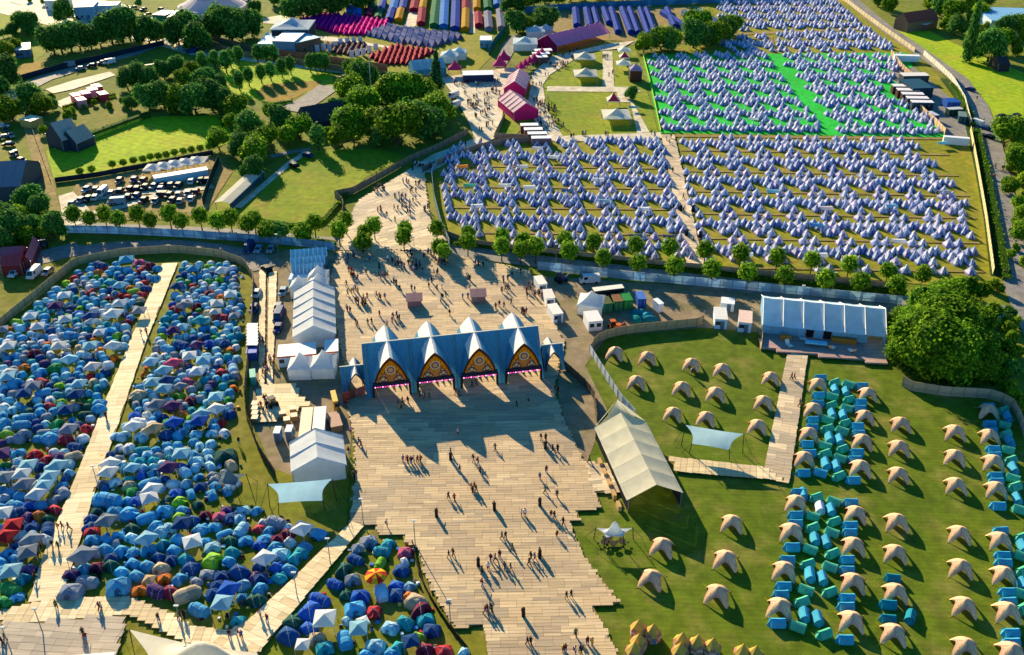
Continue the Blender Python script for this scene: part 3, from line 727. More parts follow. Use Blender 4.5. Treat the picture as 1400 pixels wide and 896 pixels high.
huts = '''0:285,275,B 360,300,G 440,310,H 510,320,B 365,340,V 425,350,V 275,370,B 350,378,H 440,392,G 270,415,B 505,408,B 343,423,G 430,440,H 498,445,B 350,472,V 410,480,V 243,503,B 325,505,H 418,522,G 240,545,B 487,540,B 322,553,G 405,565,H 493,580,B 335,605,V 390,615,V 213,637,B 313,647,H 403,665,G 225,687,B 485,683,B 308,690,G 393,715,H 472,722,B 315,745,V 373,758,V 192,795,B 287,795,J 385,812,G 465,835,B
0:1200,430,B 1210,525,B 1215,565,B 1228,665,B 1235,700,B 1240,810,B 1245,845,B 1280,452,G 1310,490,V 1292,533,H 1295,582,G 1320,620,V 1310,670,H 1322,725,G 1340,770,V 1335,825,H 1345,870,G
1:165,5,B 190,15,V 260,32,G 360,55,H 450,62,B 283,90,W 343,100,V 150,130,B 245,137,H 358,165,G 148,177,B 447,187,B 240,198,G 350,225,H 445,225,B 255,260,V 318,275,V 130,305,B 230,318,H 350,340,G 430,372,B 105,375,B 215,397,G 340,413,H 430,430,B 228,458,V 297,475,V 85,518,B 70,565,B 208,540,H 335,550,G 430,583,B 183,603,G 425,632,B 197,675,V 270,695,V 50,720,B 163,740,H 305,780,G 420,810,B
1:680,475,T 655,620,T 655,697,T 775,685,U
1:1270,215,B 1280,350,B 1285,393,B 1305,550,B 1310,605,B 1325,775,B 1325,830,B 1385,250,G 1390,300,V 1385,355,H 1388,435,G 1390,510,V 1385,560,H 1392,640,G 1255,80,B 1360,40,V 1375,100,H'''
rr = random.Random(5)
blocks = ['upper middle block', 'upper edge block', 'lower middle block', 'small teal cluster', 'lower edge block']
for bi, line in enumerate(huts.split('\n')):
    t, items = line.split(':'); oy = 448 if t == '0' else 672; arr = []
    for it in items.split():
        a, b, ty = it.split(','); arr.append((1050 + float(a) / 4, oy + float(b) / 4, ty))
    cnt = {}
    for (px, py, ty) in arr:
        rz, c, w = {'B': (0, BLU, 'turquoise blue'), 'G': (.42, GRN, 'green'), 'H': (-.5, GRN, 'green'), 'V': (1.45, BLU, 'turquoise blue'), 'J': (-.5, BLU, 'turquoise blue'), 'W': (1.4, PALE, 'pale lilac'), 'T': (-.1, TEAL, 'dark teal'), 'U': (1.1, TEAL, 'dark teal')}[ty]
        side = {'B': 'lying lengthwise', 'G': 'slanting up to the right', 'H': 'slanting down to the right', 'V': 'standing end-on', 'J': 'slanting down to the right', 'W': 'standing end-on', 'T': 'lying lengthwise', 'U': 'standing end-on'}[ty]
        left = px < (sum(q[0] for q in arr) / len(arr)); key = (w, side, left); cnt[key] = cnt.get(key, 0) + 1
        p = at(px, py + 3)
        c2 = J(c, .08, rr)
        ty2 = {'B': 'lengthwise', 'G': 'up-slanting', 'H': 'down-slanting', 'V': 'end-on', 'J': 'down-slanting', 'W': 'end-on', 'T': 'lengthwise', 'U': 'end-on'}[ty]
        lab = '%s %s hut tent, %s from far end, %s half of %s' % (ty2, w, ordn(cnt[key] - 1), 'left' if left else 'right', blocks[bi])
        HUTP.put((p.x, p.y, .05), rz + rr.uniform(-.06, .06), rr.uniform(.84, .92), lab, cols={'wall': c2, 'fly_sheet': c2, 'porch': c2, 'emblem': (1, 1, 1, 1)})
# small yellow and pink bell tents at the bottom edge
def mini_bell():
    root = thing('bell_tent', label='x', cat='tent', group='small yellow and pink patterned bell tents')
    cs = [H('#c9a84e'), H('#b87868'), H('#c0984c'), H('#dcb8a8')]
    def ring(r, z): return [(r * math.cos((q + .5) * math.pi / 4), r * math.sin((q + .5) * math.pi / 4), z) for q in range(8)]
    m = MB(); m.grid([ring(1.2, 0), ring(1.2, .6), ring(1.17, 1.3)], lambda i, j: cs[3] if (i + j) % 2 else cs[1], 'fabric', close=True); m.build('wall', root)
    m = MB(); m.grid([ring(1.3, 1.2), ring(.95, 1.55), ring(.45, 2.3), ring(.02, 3.1)], lambda i, j: cs[0] if (i > 0 or j % 2) else cs[1], 'fabric', close=True); m.build('roof', root)
    d = MB(); d.face([(-.34, -1.16, .02), (.34, -1.16, .02), (.26, -1.14, 1.1), (-.26, -1.14, 1.1)], H('#5e7e98'), 'fabric'); d.build('door', root)
    return root
BELLP = Proto(mini_bell())
for i, (a, b, w) in enumerate([(690, 760, 'topmost in the left cluster'), (768, 785, 'right of the topmost in the left cluster'), (690, 838, 'middle of the left cluster'), (665, 885, 'lowest of the left cluster at the frame edge'), (926, 832, 'left end of the centre cluster'), (1010, 845, 'middle of the centre cluster'), (1093, 862, 'right end of the centre cluster'), (915, 890, 'bottom left of the centre cluster'), (1255, 895, 'alone at the frame edge right of the clusters'), (1325, 905, 'rightmost at the frame edge')]):
    p = at(700 + a / 4, 672 + b / 4 + 5); BELLP.put((p.x, p.y, .04), rr.uniform(0, 1), 1, 'yellow and pink bell tent, ' + w)
# ================= marquees, cabins, sails =================
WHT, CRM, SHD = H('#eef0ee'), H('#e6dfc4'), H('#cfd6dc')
def frame_tent(name, label, A, B, C, eave, ridge, bays=4, c=WHT, cw=None, axis='v', walls='lrfb', cat='marquee', group=None, tone=.0, beam=None, ez=None, z0=.05, mat='sheet', ov=.25, sag=.06, over=None, hip=False):
    """A near-left, B near-right, C far-left eave corners given as photo pixels at eave height"""
    a, b, d = at(A[0], A[1], eave), at(B[0], B[1], eave), at(C[0], C[1], eave)
    u = (b - a); Lu = u.length; ang = math.atan2(u.y, u.x)
    v = Vector((-math.sin(ang), math.cos(ang), 0)); Lv = abs((d - a).dot(v)); cw = cw or c
    root = thing(name, (a.x, a.y, 0), ang, label, cat, group); eh = eave
    rnd = random.Random(int(A[0] * 3 + A[1]))
    if axis == 'v': n, Ln, Lw = bays, Lv, Lu; P = lambda s, t, z: (t, s, z)
    else: n, Ln, Lw = bays, Lu, Lv; P = lambda s, t, z: (s, t, z)
    step = Ln / n
    for k in range(n):
        s0, s1 = k * step + .02, (k + 1) * step - .02
        for side in (0, 1):
            m = MB(); e = -ov if side == 0 else Lw + ov; r = Lw / 2; rows = []
            ea = eave - (ridge - eave) * ov / (Lw / 2)
            for i in range(5):
                s = s0 + (s1 - s0) * i / 4; dz = -sag * math.sin(math.pi * i / 4)
                rows.append([P(s, e + (r - e) * j / 4, ea + (ridge - ea) * j / 4 + dz * (1 if 0 < j < 4 else .4)) for j in range(5)])
            if (side == 0) == (axis == 'v'): rows = rows[::-1]
            cc = J(c, .03, rnd); m.grid(rows, cc, mat); m.build('roof_panel', root, smooth=True)
    if beam:
        for k in range(n + 1):
            s = k * step; m = MB()
            m.tube([P(s, -ov, eave), P(s, Lw / 2, ridge + .04), P(s, Lw + ov, eave)], .11, beam, 'paint', 4); m.build('frame_beam', root)
    w = .06
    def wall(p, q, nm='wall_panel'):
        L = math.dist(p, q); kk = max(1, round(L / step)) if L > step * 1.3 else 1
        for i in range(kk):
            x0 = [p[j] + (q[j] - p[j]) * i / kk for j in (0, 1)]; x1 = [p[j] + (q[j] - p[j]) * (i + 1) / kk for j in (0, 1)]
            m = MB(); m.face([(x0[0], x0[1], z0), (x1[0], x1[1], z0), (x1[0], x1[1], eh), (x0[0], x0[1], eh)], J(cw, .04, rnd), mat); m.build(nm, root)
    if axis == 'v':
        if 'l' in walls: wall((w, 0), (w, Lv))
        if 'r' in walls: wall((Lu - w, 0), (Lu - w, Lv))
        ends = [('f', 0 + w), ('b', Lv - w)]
        for ch, y in ends:
            if ch in walls: wall((0, y), (Lu, y))
            if ch in walls or ch.upper() in walls:
                m = MB(); m.face([(0, y, eh), (Lu, y, eh), (Lu / 2, y, ridge - .03)], cw, mat); m.build('gable', root)
    else:
        if 'f' in walls: wall((0, w), (Lu, w))
        if 'b' in walls: wall((0, Lv - w), (Lu, Lv - w))
        for ch, x in (('l', w), ('r', Lu - w)):
            if ch in walls: wall((x, 0), (x, Lv))
            if ch in walls or ch.upper() in walls:
                m = MB(); m.face([(x, 0, eh), (x, Lv, eh), (x, Lv / 2, ridge - .03)], cw, mat); m.build('gable', root)
    ps = [(0, 0), (Lu, 0), (0, Lv), (Lu, Lv)]
    for (x, y) in ps:
        m = MB(); m.box((x - .06, y - .06, 0), (x + .06, y + .06, eave), H('#9a9ea2'), 'metal'); m.build('leg', root)
    root['dims'] = [Lu, Lv]
    return root, Lu, Lv, step
def pagoda(label, px, py, w=5.0, eave=2.6, peak=5.0, c=WHT, rz=0., walls='lrb', cat='tent', name='pagoda_tent', group=None, cw=None, two=None, flat=False):
    p = at(px, py); root = thing(name, (p.x, p.y, 0), rz, label, cat, group); h = w / 2; m = MB(); rows = []
    for k, z in ((1.0, 0), (.7, .16), (.42, .40), (.2, .68), (.06, .93), (.01, 1.0)):
        row = []
        for sx, sy in ((-1, -1), (0, -1), (1, -1), (1, 0), (1, 1), (0, 1), (-1, 1), (-1, 0)):
            row.append((sx * h * k * 1.03, sy * h * k * 1.03, eave + (peak - eave) * z))
        rows.append(row)
    m.grid(rows, (lambda i, j: (two if (two and j // 2 % 2) else c)), 'sheet', close=True); m.build('canopy', root)
    v = MB(); v.grid([[(sx * h * 1.04, sy * h * 1.04, z) for sx, sy in ((-1, -1), (1, -1), (1, 1), (-1, 1))] for z in (eave - .35, eave + .01)], two or c, 'sheet', close=True); v.build('valance', root)
    for sx in (-1, 1):
        for sy in (-1, 1):
            m = MB(); m.box((sx * h - .06, sy * h - .06, 0), (sx * h + .06, sy * h + .06, eave), H('#a8acb0'), 'metal'); m.build('leg', root)
    cw = cw or c
    for ch, a_, b_ in (('f', (-h, -h), (h, -h)), ('r', (h, -h), (h, h)), ('b', (h, h), (-h, h)), ('l', (-h, h), (-h, -h))):
        if ch in walls:
            m = MB(); m.face([(a_[0] * .98, a_[1] * .98, .05), (b_[0] * .98, b_[1] * .98, .05), (b_[0] * .98, b_[1] * .98, eave), (a_[0] * .98, a_[1] * .98, eave)], cw, 'sheet'); m.build('wall_panel', root)
    return root
def cabin(label, A, B, C, h, c=WHT, cr=None, trim=None, name='site_cabin', cat='cabin', group=None, doors=1, wins=2, z0=.15, ribs=True, base=0):
    """flat roofed box; A near-left, B near-right, C far-left roof corners as pixels"""
    a, b, d = at(A[0], A[1], h), at(B[0], B[1], h), at(C[0], C[1], h)
    u = b - a; L = u.length; ang = math.atan2(u.y, u.x); v = Vector((-math.sin(ang), math.cos(ang), 0)); D = max(1.2, (d - a).dot(v))
    root = thing(name, (a.x, a.y, 0), ang, label, cat, group)
    m = MB(); m.box((0, 0, z0), (L, D, h - .12), c, 'paint'); m.build('body', root)
    m = MB(); m.box((-.08, -.08, h - .12), (L + .08, D + .08, h), cr or c, 'paint')
    m.build('roof', root)
    if trim:
        m = MB(); m.box((-.1, -.12, h - .32), (L + .1, -.085, h - .02), trim, 'paint'); m.build('trim', root)
    for k in range(doors):
        x = L * (k + .5) / doors - .45 + L * .12; m = MB(); m.box((x, -.05, z0), (x + .9, -.005, z0 + 2.0), H('#6a7480'), 'paint'); m.build('door', root)
    for k in range(wins):
        x = L * (k + .5) / wins - .5 - (L * .16 if doors else 0); x = max(.2, x); m = MB(); m.box((x, -.04, z0 + 1.0), (x + 1.0, -.004, z0 + 1.9), H('#28323c'), 'glass'); m.build('window', root)
    return root, L, D
def container(label, A, B, C, c, h=2.6, group='shipping containers in the yard', cr=None, name='shipping_container'):
    a, b, d = at(A[0], A[1], h), at(B[0], B[1], h), at(C[0], C[1], h)
    u = b - a; L = u.length; ang = math.atan2(u.y, u.x); v = Vector((-math.sin(ang), math.cos(ang), 0)); D = abs((d - a).dot(v))
    root = thing(name, (a.x, a.y, .05), ang, label, 'container', group)
    m = MB(); ns = max(4, int(D / .4)); rows = []
    m.box((.04, .04, .12), (L - .04, D - .04, h - .15), c, 'paint'); m.build('body', root)
    r = MB(); cr = cr or c
    k = int(D / .35)
    for i in range(k): r.box((.05, D * i / k, h - .15), (L - .05, D * (i + .6) / k, h - .04 - (i % 2) * .03), cr, 'paint', bottom=False)
    r.box((0, 0, h - .2), (L, D, h - .1), cr, 'paint'); r.build('roof', root)
    for i in range(2):
        m = MB(); m.box((L * i / 2 + .06, -.02, .15), (L * (i + 1) / 2 - .04, .03, h - .25), J(c, .1), 'paint'); dd = m.build('door', root)
        b_ = MB(); b_.tube([(L * i / 2 + L * .25, -.06, .2), (L * i / 2 + L * .25, -.06, h - .3)], .025, H('#c8ccd0'), 'metal', 5); b_.build('lock_bar', dd)
    for (x, y) in ((0, 0), (L - .14, 0), (0, D - .14), (L - .14, D - .14)):
        m = MB(); m.box((x, y, 0), (x + .14, y + .14, h), c, 'paint'); m.build('corner_post', root)
    return root
def sail(label, pts, c, poles=True, name='shade_sail', sag=.8, cat='sail', c2=None, n=10, mid=None, group=None):
    """pts: four corners (px,py,z) anticlockwise from near-left; mid: raised centre height"""
    W4 = [at(p[0], p[1], p[2]) for p in pts]; o = sum(W4, Vector()) / 4; root = thing(name, (o.x, o.y, 0), 0, label, cat, group)
    L = [w - Vector((o.x, o.y, 0)) for w in W4]; rows = []
    for i in range(n + 1):
        row = []
        for j in range(n + 1):
            s, t = i / n, j / n
            # edges curve inwards
            p = (L[0] * (1 - t) + L[1] * t) * (1 - s) + (L[3] * (1 - t) + L[2] * t) * s
            k = 1 - .16 * (math.sin(math.pi * t) * (1 if i in (0, n) else abs(2 * s - 1)) + math.sin(math.pi * s) * abs(2 * t - 1)) * 1.0
            cx = sum(L, Vector()) / 4
            p2 = cx + (p - cx) * k; p2.z = p.z - sag * .25 * math.sin(math.pi * s) * math.sin(math.pi * t)
            if mid: p2.z += mid * math.exp(-((s - .5) ** 2 + (t - .5) ** 2) / .05)
            row.append(tuple(p2))
        rows.append(row)
    m = MB(); m.grid(rows, c, 'sheet'); m.build('canopy', root, smooth=True)
    if poles:
        for q in L:
            cx = sum(L, Vector()) / 4; out = (q - cx); out.z = 0; out.normalize()
            m = MB(); m.tube([(q.x + out.x * .3, q.y + out.y * .3, 0), (q.x, q.y, q.z + .15)], .07, H('#23282c'), 'metal', 5); m.build('pole', root)
            m = MB(); m.tube([(q.x, q.y, q.z), (q.x + out.x * 1.8, q.y + out.y * 1.8, 0)], .03, H('#303438'), 'matte', 4); m.build('guy_rope', root)
    return root
# --- white hall beside the track, with pagodas, cabins ---
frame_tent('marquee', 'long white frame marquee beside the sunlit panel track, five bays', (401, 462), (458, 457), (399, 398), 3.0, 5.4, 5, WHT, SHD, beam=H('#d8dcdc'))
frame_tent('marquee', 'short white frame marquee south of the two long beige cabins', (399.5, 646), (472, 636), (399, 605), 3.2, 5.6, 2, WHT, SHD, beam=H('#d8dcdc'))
cabin('long flat white cabin with red eave line behind the paired pagoda tents', (379.5, 488), (431.5, 483.5), (378.8, 472), 2.8, WHT, H('#f2ede4'), H('#d8442c'))
cabin('short flat white cabin with red eave line right of the long one', (443.6, 481.5), (462, 480), (443.6, 465), 2.8, WHT, H('#f2ede4'), H('#d8442c'), wins=1)
cabin('long beige flat cabin, left of two, beside the portable toilets', (408, 600), (423, 599), (409, 558), 2.6, H('#d8c4a2'), H('#ecd6b4'), doors=1, wins=1)
cabin('long white flat cabin, right of two, beside the marquee', (426, 598.8), (442, 597.7), (425.5, 557), 2.6, WHT, H('#f0e8da'), doors=1, wins=1)
pagoda('left white pagoda tent with closed walls in front of the red-edged cabin', 413, 512, 4.6, 2.7, 5.4, walls='lrfb', rz=.04)
pagoda('right white pagoda tent with closed walls in front of the red-edged cabin', 444, 510, 4.9, 2.7, 5.6, walls='lrfb', rz=.04)
pagoda('white pagoda tent at the north-west corner of the long white marquee', 411, 404, 3.8, 3.0, 5.4, walls='lrfb')
pagoda('front white pagoda tent at the north-east corner of the long white marquee', 437, 403, 4.3, 3.2, 5.8, walls='lrfb')
pagoda('rear white pagoda tent behind another, north-east of the long white marquee', 437, 391, 4.3, 3.2, 5.6, walls='lrfb')
cabin('low white cabin between blue glazed shelters and pagoda tents', (400, 381), (425, 380), (400, 374), 2.6, WHT)
for i, (x0, y0, x1, y1, x2, y2) in enumerate([(399, 374, 441, 371, 399, 366), (398, 364, 444, 360, 398, 357), (398, 354, 447, 350, 398, 345)]):
    frame_tent('glazed_shelter', 'light blue glazed shelter roof, %s of three rows north of the white marquee' % ['front', 'middle', 'rear'][i], (x0, y0), (x1, y1), (x2, y2), 2.8, 4.3, 8, H('#8cc8e4'), H('#6aaccc'), axis='u', cat='shelter', beam=H('#d4e4ee'), group='blue glazed shelters')
sh = cabin('pale blue tall screen beside the blue glazed shelters', (394.5, 382), (398, 382), (395, 343), 3.0, H('#a8cbe0'), doors=0, wins=0, name='screen_wall')
cabin('small brown slatted pallet bar beside the plaza edge', (453, 584), (468, 581), (454, 564), 1.6, H('#8a6a52'), H('#b08a72'), doors=0, wins=0, name='pallet_bar', cat='bar')
# portable toilets
for i, (a, b) in enumerate([(377.5, 592), (393.5, 590)]):
    cabin('tall white and blue portable toilet block, %s of two' % ['left', 'right'][i], (a - 4, b), (a + 4, b), (a - 4, b - 9), 2.4, H('#3c7fb8'), H('#e6e8e8'), doors=1, wins=0, name='portable_toilet', cat='toilet', group='portable toilets')
# rows of little white wedge roofs beside the track
for i in range(7):
    y = 446 + i * 4.3
    cabin('white pitched stall roof, %s from the north in the row by the track' % ordn(i), (337, y), (351, y), (337, y - 3.2), 2.4 , H('#3a3a44'), H('#e6dada'), doors=0, wins=0, name='stall_booth', cat='stall', group='row of stall booths by the track')
cabin('blue van-like booth at the south end of the stall row', (336, 483), (350, 482), (336, 476), 2.0, H('#2a4a9a'), H('#2c58b4'), doors=0, wins=0, name='stall_booth', cat='stall', group='row of stall booths by the track')
cabin('teal crate stack beside the white truck by the camp fence', (342, 516), (349, 515), (342, 505), 2.2, H('#3c9a8a'), H('#58b4a2'), doors=0, wins=0, name='crate_stack', cat='crates')
for i in range(4):
    cabin('pale slatted pallet stack, %s from the north beside the panel square' % ordn(i), (343.5, 553 + i * 6.5), (351, 553 + i * 6.5), (344, 548.5 + i * 6.5), 1.2, H('#a88a62'), H('#e0cfae'), doors=0, wins=0, name='pallet_stack', cat='pallets', group='pallet stacks')
for i, (a, b) in enumerate([(386, 566), (392, 575), (402, 570), (400, 560)]):
    cabin('stack of beige crates north of the portable toilets, %s' % ['leftmost', 'nearest', 'rightmost', 'farthest'][i], (a - 4, b), (a + 4, b - 1), (a - 3, b - 5), 1.3, H('#b08a5a'), H('#e6d2b0'), doors=0, wins=0, name='crate_stack', cat='crates', group='crate stacks')
# yellow stand
cabin('yellow wooden slatted tower beside the small left side hall', (455.5, 549), (461.5, 548), (455.5, 534), 2.6, H('#b88a2a'), H('#e2b64a'), doors=0, wins=1, name='ticket_stand', cat='stand')
# --- cream marquee on the lawn ---
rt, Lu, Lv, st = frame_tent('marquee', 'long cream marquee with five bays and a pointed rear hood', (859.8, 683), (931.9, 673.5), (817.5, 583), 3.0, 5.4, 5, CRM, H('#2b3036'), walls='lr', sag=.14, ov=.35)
hd = MB(); n = 8; yb = Lv
def hp(x, y, z): return (x, y, z)
pk = (Lu * .5, yb + 2.6, 6.6); L_, R_, T_ = (-.3, yb, 2.9), (Lu + .3, yb, 2.9), (Lu / 2, yb + .05, 5.38)
for (p, q, cc) in ((L_, T_, H('#e6dfc4')), (T_, R_, H('#e6dfc4'))):
    rows = []
    for i in range(7):
        s = i / 6; row = []
        for j in range(7):
            t = j / 6; b_ = [p[k] + (q[k] - p[k]) * t for k in range(3)]
            s2 = s; row.append((b_[0] + (pk[0] - b_[0]) * s2, b_[1] + (pk[1] - b_[1]) * s2, b_[2] + (pk[2] - b_[2]) * (s2 ** 1.6) - .5 * math.sin(math.pi * s) * (1 - abs(2 * t - 1) * .2)))
        rows.append(row)
    hd.grid(rows, cc, 'sheet')
for sx in (-.3, Lu + .3):
    hd.face([(sx, yb, 2.9), pk, (Lu / 2 + (sx - Lu / 2) * .5, yb + 2.4, 3.2)], H('#e6dfc4'), 'sheet')
hd.build('hood', rt, smooth=True)
for i in range(5):
    m = MB(); m.box((-1.5, Lv * (i + .2) / 7, .1), (-.9, Lv * (i + .2) / 7 + 1.6, 1.1), H('#c9a26a'), 'matte'); m.build('counter', rt)
# --- clear blue marquee on the terrace ---
rt, Lu, Lv, st = frame_tent('marquee', 'wide blue-white marquee with six glazed bays on the pink terrace', (1043, 443), (1212.5, 459.5), (1050, 405), 3.2, 6.2, 6, H('#e0f2fa'), H('#9cc8e4'), axis='u', beam=H('#f2ecdf'), walls='lrb', cat='marquee', z0=.4, sag=.25)
for i in range(12):
    if i in (5, 7): continue
    m = MB(); m.box((Lu * i / 14 + .05, .35, .4), (Lu * (i + 1) / 14 - .05, .45, 3.1), J(H('#8ec4e2'), .05), 'sheet'); m.build('wall_panel', rt)
for i in (5, 7):
    m = MB(); m.box((Lu * i / 14 + .1, .5, .4), (Lu * (i + 1) / 14 - .1, .6, 3.0), H('#10151c'), 'glass'); m.build('door', rt)
def board(label, A, B, z0, z1, c, name='menu_board', th=.25, cat='sign', letters=None):
    a, b = at(A[0], A[1], z0), at(B[0], B[1], z0); u = b - a; ang = math.atan2(u.y, u.x); root = thing(name, (a.x, a.y, 0), ang, label, cat)
    m = MB(); m.box((0, 0, z0), (u.length, th, z1), c, 'matte'); m.build('panel', root)
    for x in (.1, u.length - .2):
        m = MB(); m.box((x, .02, .3), (x + .1, .12, z0), H('#4a3420'), 'matte'); m.build('post', root)
    return root
board('small brown wooden bar front on the terrace, left of the doors', (1066, 466), (1081, 467.5), .6, 1.9, H('#b07a3a'), 'bar_counter', .9, 'bar')
board('wide brown wooden bar front on the terrace, right of the doors', (1136, 469), (1170, 473), .6, 1.9, H('#a8702e'), 'bar_counter', .9, 'bar')
board('pale blue low awning between the two bars on the terrace', (1101, 470), (1131, 473), 1.4, 1.7, H('#7cc6dc'), 'awning', 1.3, 'awning')
board('dark blue low pool cover at the right end of the terrace', (1168, 483), (1211, 487.5), .35, .6, H('#20509a'), 'pool_cover', 2.2, 'cover')
for i, (a, b) in enumerate([(1078, 477), (1096, 468), (1137, 481), (1163, 485)]):
    p = at(a, b); root = thing('lounge_chair', (p.x, p.y, .62), .4 + i, 'white framed lounge chair on the terrace, %s from the left' % ordn(i), 'chair', 'terrace lounge chairs')
    m = MB(); m.box((-.5, -.8, .3), (.5, .5, .42), H('#e8e4da'), 'fabric'); m.build('seat', root)
    m = MB(); m.face([(-.5, .5, .4), (.5, .5, .4), (.5, 1.0, 1.2), (-.5, 1.0, 1.2)], H('#f0ece2'), 'fabric'); m.face([(-.5, .56, .4), (-.5, 1.06, 1.2), (.5, 1.06, 1.2), (.5, .56, .4)], H('#d8b48a'), 'fabric'); m.build('backrest', root)
    for x in (-.45, .4):
        for y in (-.7, .4):
            m = MB(); m.box((x, y, 0), (x + .06, y + .06, .3), H('#5a5a5a'), 'metal'); m.build('leg', root)
# --- sails ---
sail('cyan shade sail on black poles crossing the lawn near the plank walk', [(946, 607, 2.2), (997, 615.5, 2.2), (1017, 593.5, 4.4), (937, 581, 5.0)], H('#c6e6f2'))
sail('wide cyan shade sail south of the short white marquee', [(381, 688, 2.2), (441, 685, 2.2), (454, 655, 5.0), (366, 662, 5.0)], H('#b4dcee'))
sail('dark grey pointed sail tent at the edge of the west camp', [(295, 663, 2.2), (322, 664, 2.2), (336, 648, 2.4), (303, 645, 2.4)], H('#6c7f8c'), mid=2.4, name='sail_tent', cat='sail tent')
sail('small white pointed sail pavilion over round tables beside the plaza', [(828, 735, 2.4), (852, 734, 2.4), (865, 722, 2.6), (815, 722, 2.6)], H('#e8ecec'), mid=2.6, name='sail_tent', cat='sail tent')
sail('huge white pointed stretch tent at the bottom edge of the photograph', [(205, 945, 3.5), (420, 940, 3.5), (352, 893, 3.4), (177, 861, 3.0)], H('#f4ecd8'), mid=4.5, name='stretch_tent', cat='sail tent', n=14)
cabin('white flat roof cut off at the bottom left corner', (60, 912), (152, 905), (66, 899), 3.2, WHT, H('#f6f2ea'), name='flat_roof_cabin')
for i, (a, b) in enumerate([(826, 746), (838, 748), (850, 745), (832, 741)]):
    p = at(a, b); root = thing('picnic_table', (p.x, p.y, .04), i * .8, 'dark round table under the small white pavilion, %s' % ['front left', 'front middle', 'right', 'back'][i], 'table', 'tables under the pavilion')
    m = MB(); m.lathe([(.01, .74), (.62, .74), (.62, .78), (.01, .78)], H('#2b2622'), 'matte', 12); m.build('tabletop', root)
    m = MB(); m.tube([(0, 0, 0), (0, 0, .74)], .06, H('#2b2622'), 'metal', 6); m.build('leg', root)
    for q in range(4):
        m = MB(); a_ = q * math.pi / 2; m.box((1.0 * math.cos(a_) - .2, 1.0 * math.sin(a_) - .2, .4), (1.0 * math.cos(a_) + .2, 1.0 * math.sin(a_) + .2, .46), H('#2b2622'), 'matte'); m.build('seat', root)
# --- yard: containers, cabins ---
container('green shipping container with olive roof, leftmost in the yard', (823.5, 416), (838, 414.5), (818, 406), H('#2c7a50'), cr=H('#6e7440'))
container('green shipping container with rusty roof, second in the yard', (840, 412.5), (852.5, 411.5), (832.5, 402), H('#2c7a44'), cr=H('#a4744a'))
container('bright green shipping container, third in the yard', (853.5, 411), (866, 410), (846, 400.5), H('#2a8a3c'), cr=H('#35a04a'))
container('blue shipping container, rightmost in the yard', (873, 409), (884, 408.5), (863, 398.5), H('#2a54a4'), cr=H('#5a8ad4'))
cabin('long cream canopy building with dark front behind the containers', (813, 398), (853, 393.5), (813, 393), 3.2, H('#2a2622'), H('#f2e8d4'), name='canopy_shelter', cat='shelter', wins=4, doors=0)
pagoda('white pagoda tent left of the green containers', 808, 424, 5.6, 2.6, 5.0, walls='lrfb', rz=-.2)
cabin('white site cabin with two windows below the pagoda in the yard', (805, 440), (824, 438), (800, 426), 2.7, WHT, H('#f0e4dc'), wins=2, doors=0)
cabin('white kiosk cabin at the plaza edge, farthest of the row', (737, 389), (748, 387.5), (733, 377.5), 2.6, WHT, H('#f0e6d8'), name='kiosk', cat='kiosk', group='kiosks on the plaza edge')
cabin('white kiosk cabin at the plaza edge, second of the row', (747, 408), (759, 407), (742, 396), 2.6, WHT, H('#e6dccc'), name='kiosk', cat='kiosk', group='kiosks on the plaza edge')
cabin('white kiosk cabin at the plaza edge, nearest of the row', (757, 430), (770, 428), (751, 416), 2.6, WHT, H('#f0e6d8'), name='kiosk', cat='kiosk', group='kiosks on the plaza edge')
cabin('white site cabin west of the terrace, left of two', (978, 436), (995, 437), (981, 420), 2.7, H('#c8dae8'), H('#e0dcd4'), wins=2, doors=1)
cabin('pink-topped site cabin west of the terrace, right of two', (1010, 440), (1028, 442), (1013, 424), 2.7, H('#c8dae8'), H('#e4c4b4'), wins=2, doors=1)
cabin('white box trailer beside the blue road screen', (986, 414), (1004, 416), (987, 406), 2.2, WHT, WHT, wins=0, doors=1, name='box_trailer', cat='trailer')
cabin('white upright panel standing alone in the yard', (893, 409), (901, 416), (893, 404), 2.4, WHT, WHT, doors=0, wins=0, name='display_panel', cat='panel')
# --- plaza kiosks ---
for i, (a, b) in enumerate([(567, 420), (654, 414)]):
    p = at(a, b); root = thing('info_kiosk', (p.x, p.y, .3), .1, 'pinkish open box kiosk standing on the plaza, %s of two' % ['left', 'right'][i], 'kiosk', 'info kiosks on the plaza')
    m = MB(); m.box((-1.6, -1.0, 0), (1.6, 1.0, 1.9), H('#9a7a78'), 'paint'); m.build('body', root)
    m = MB(); m.face([(-1.9, -1.5, 2.0), (1.9, -1.5, 2.0), (1.9, 1.3, 2.7), (-1.9, 1.3, 2.7)], H('#d8a8a0'), 'sheet'); m.face([(-1.9, 1.3, 2.66), (1.9, 1.3, 2.66), (1.9, -1.5, 1.96), (-1.9, -1.5, 1.96)], H('#8a6a68'), 'sheet'); m.build('roof', root)
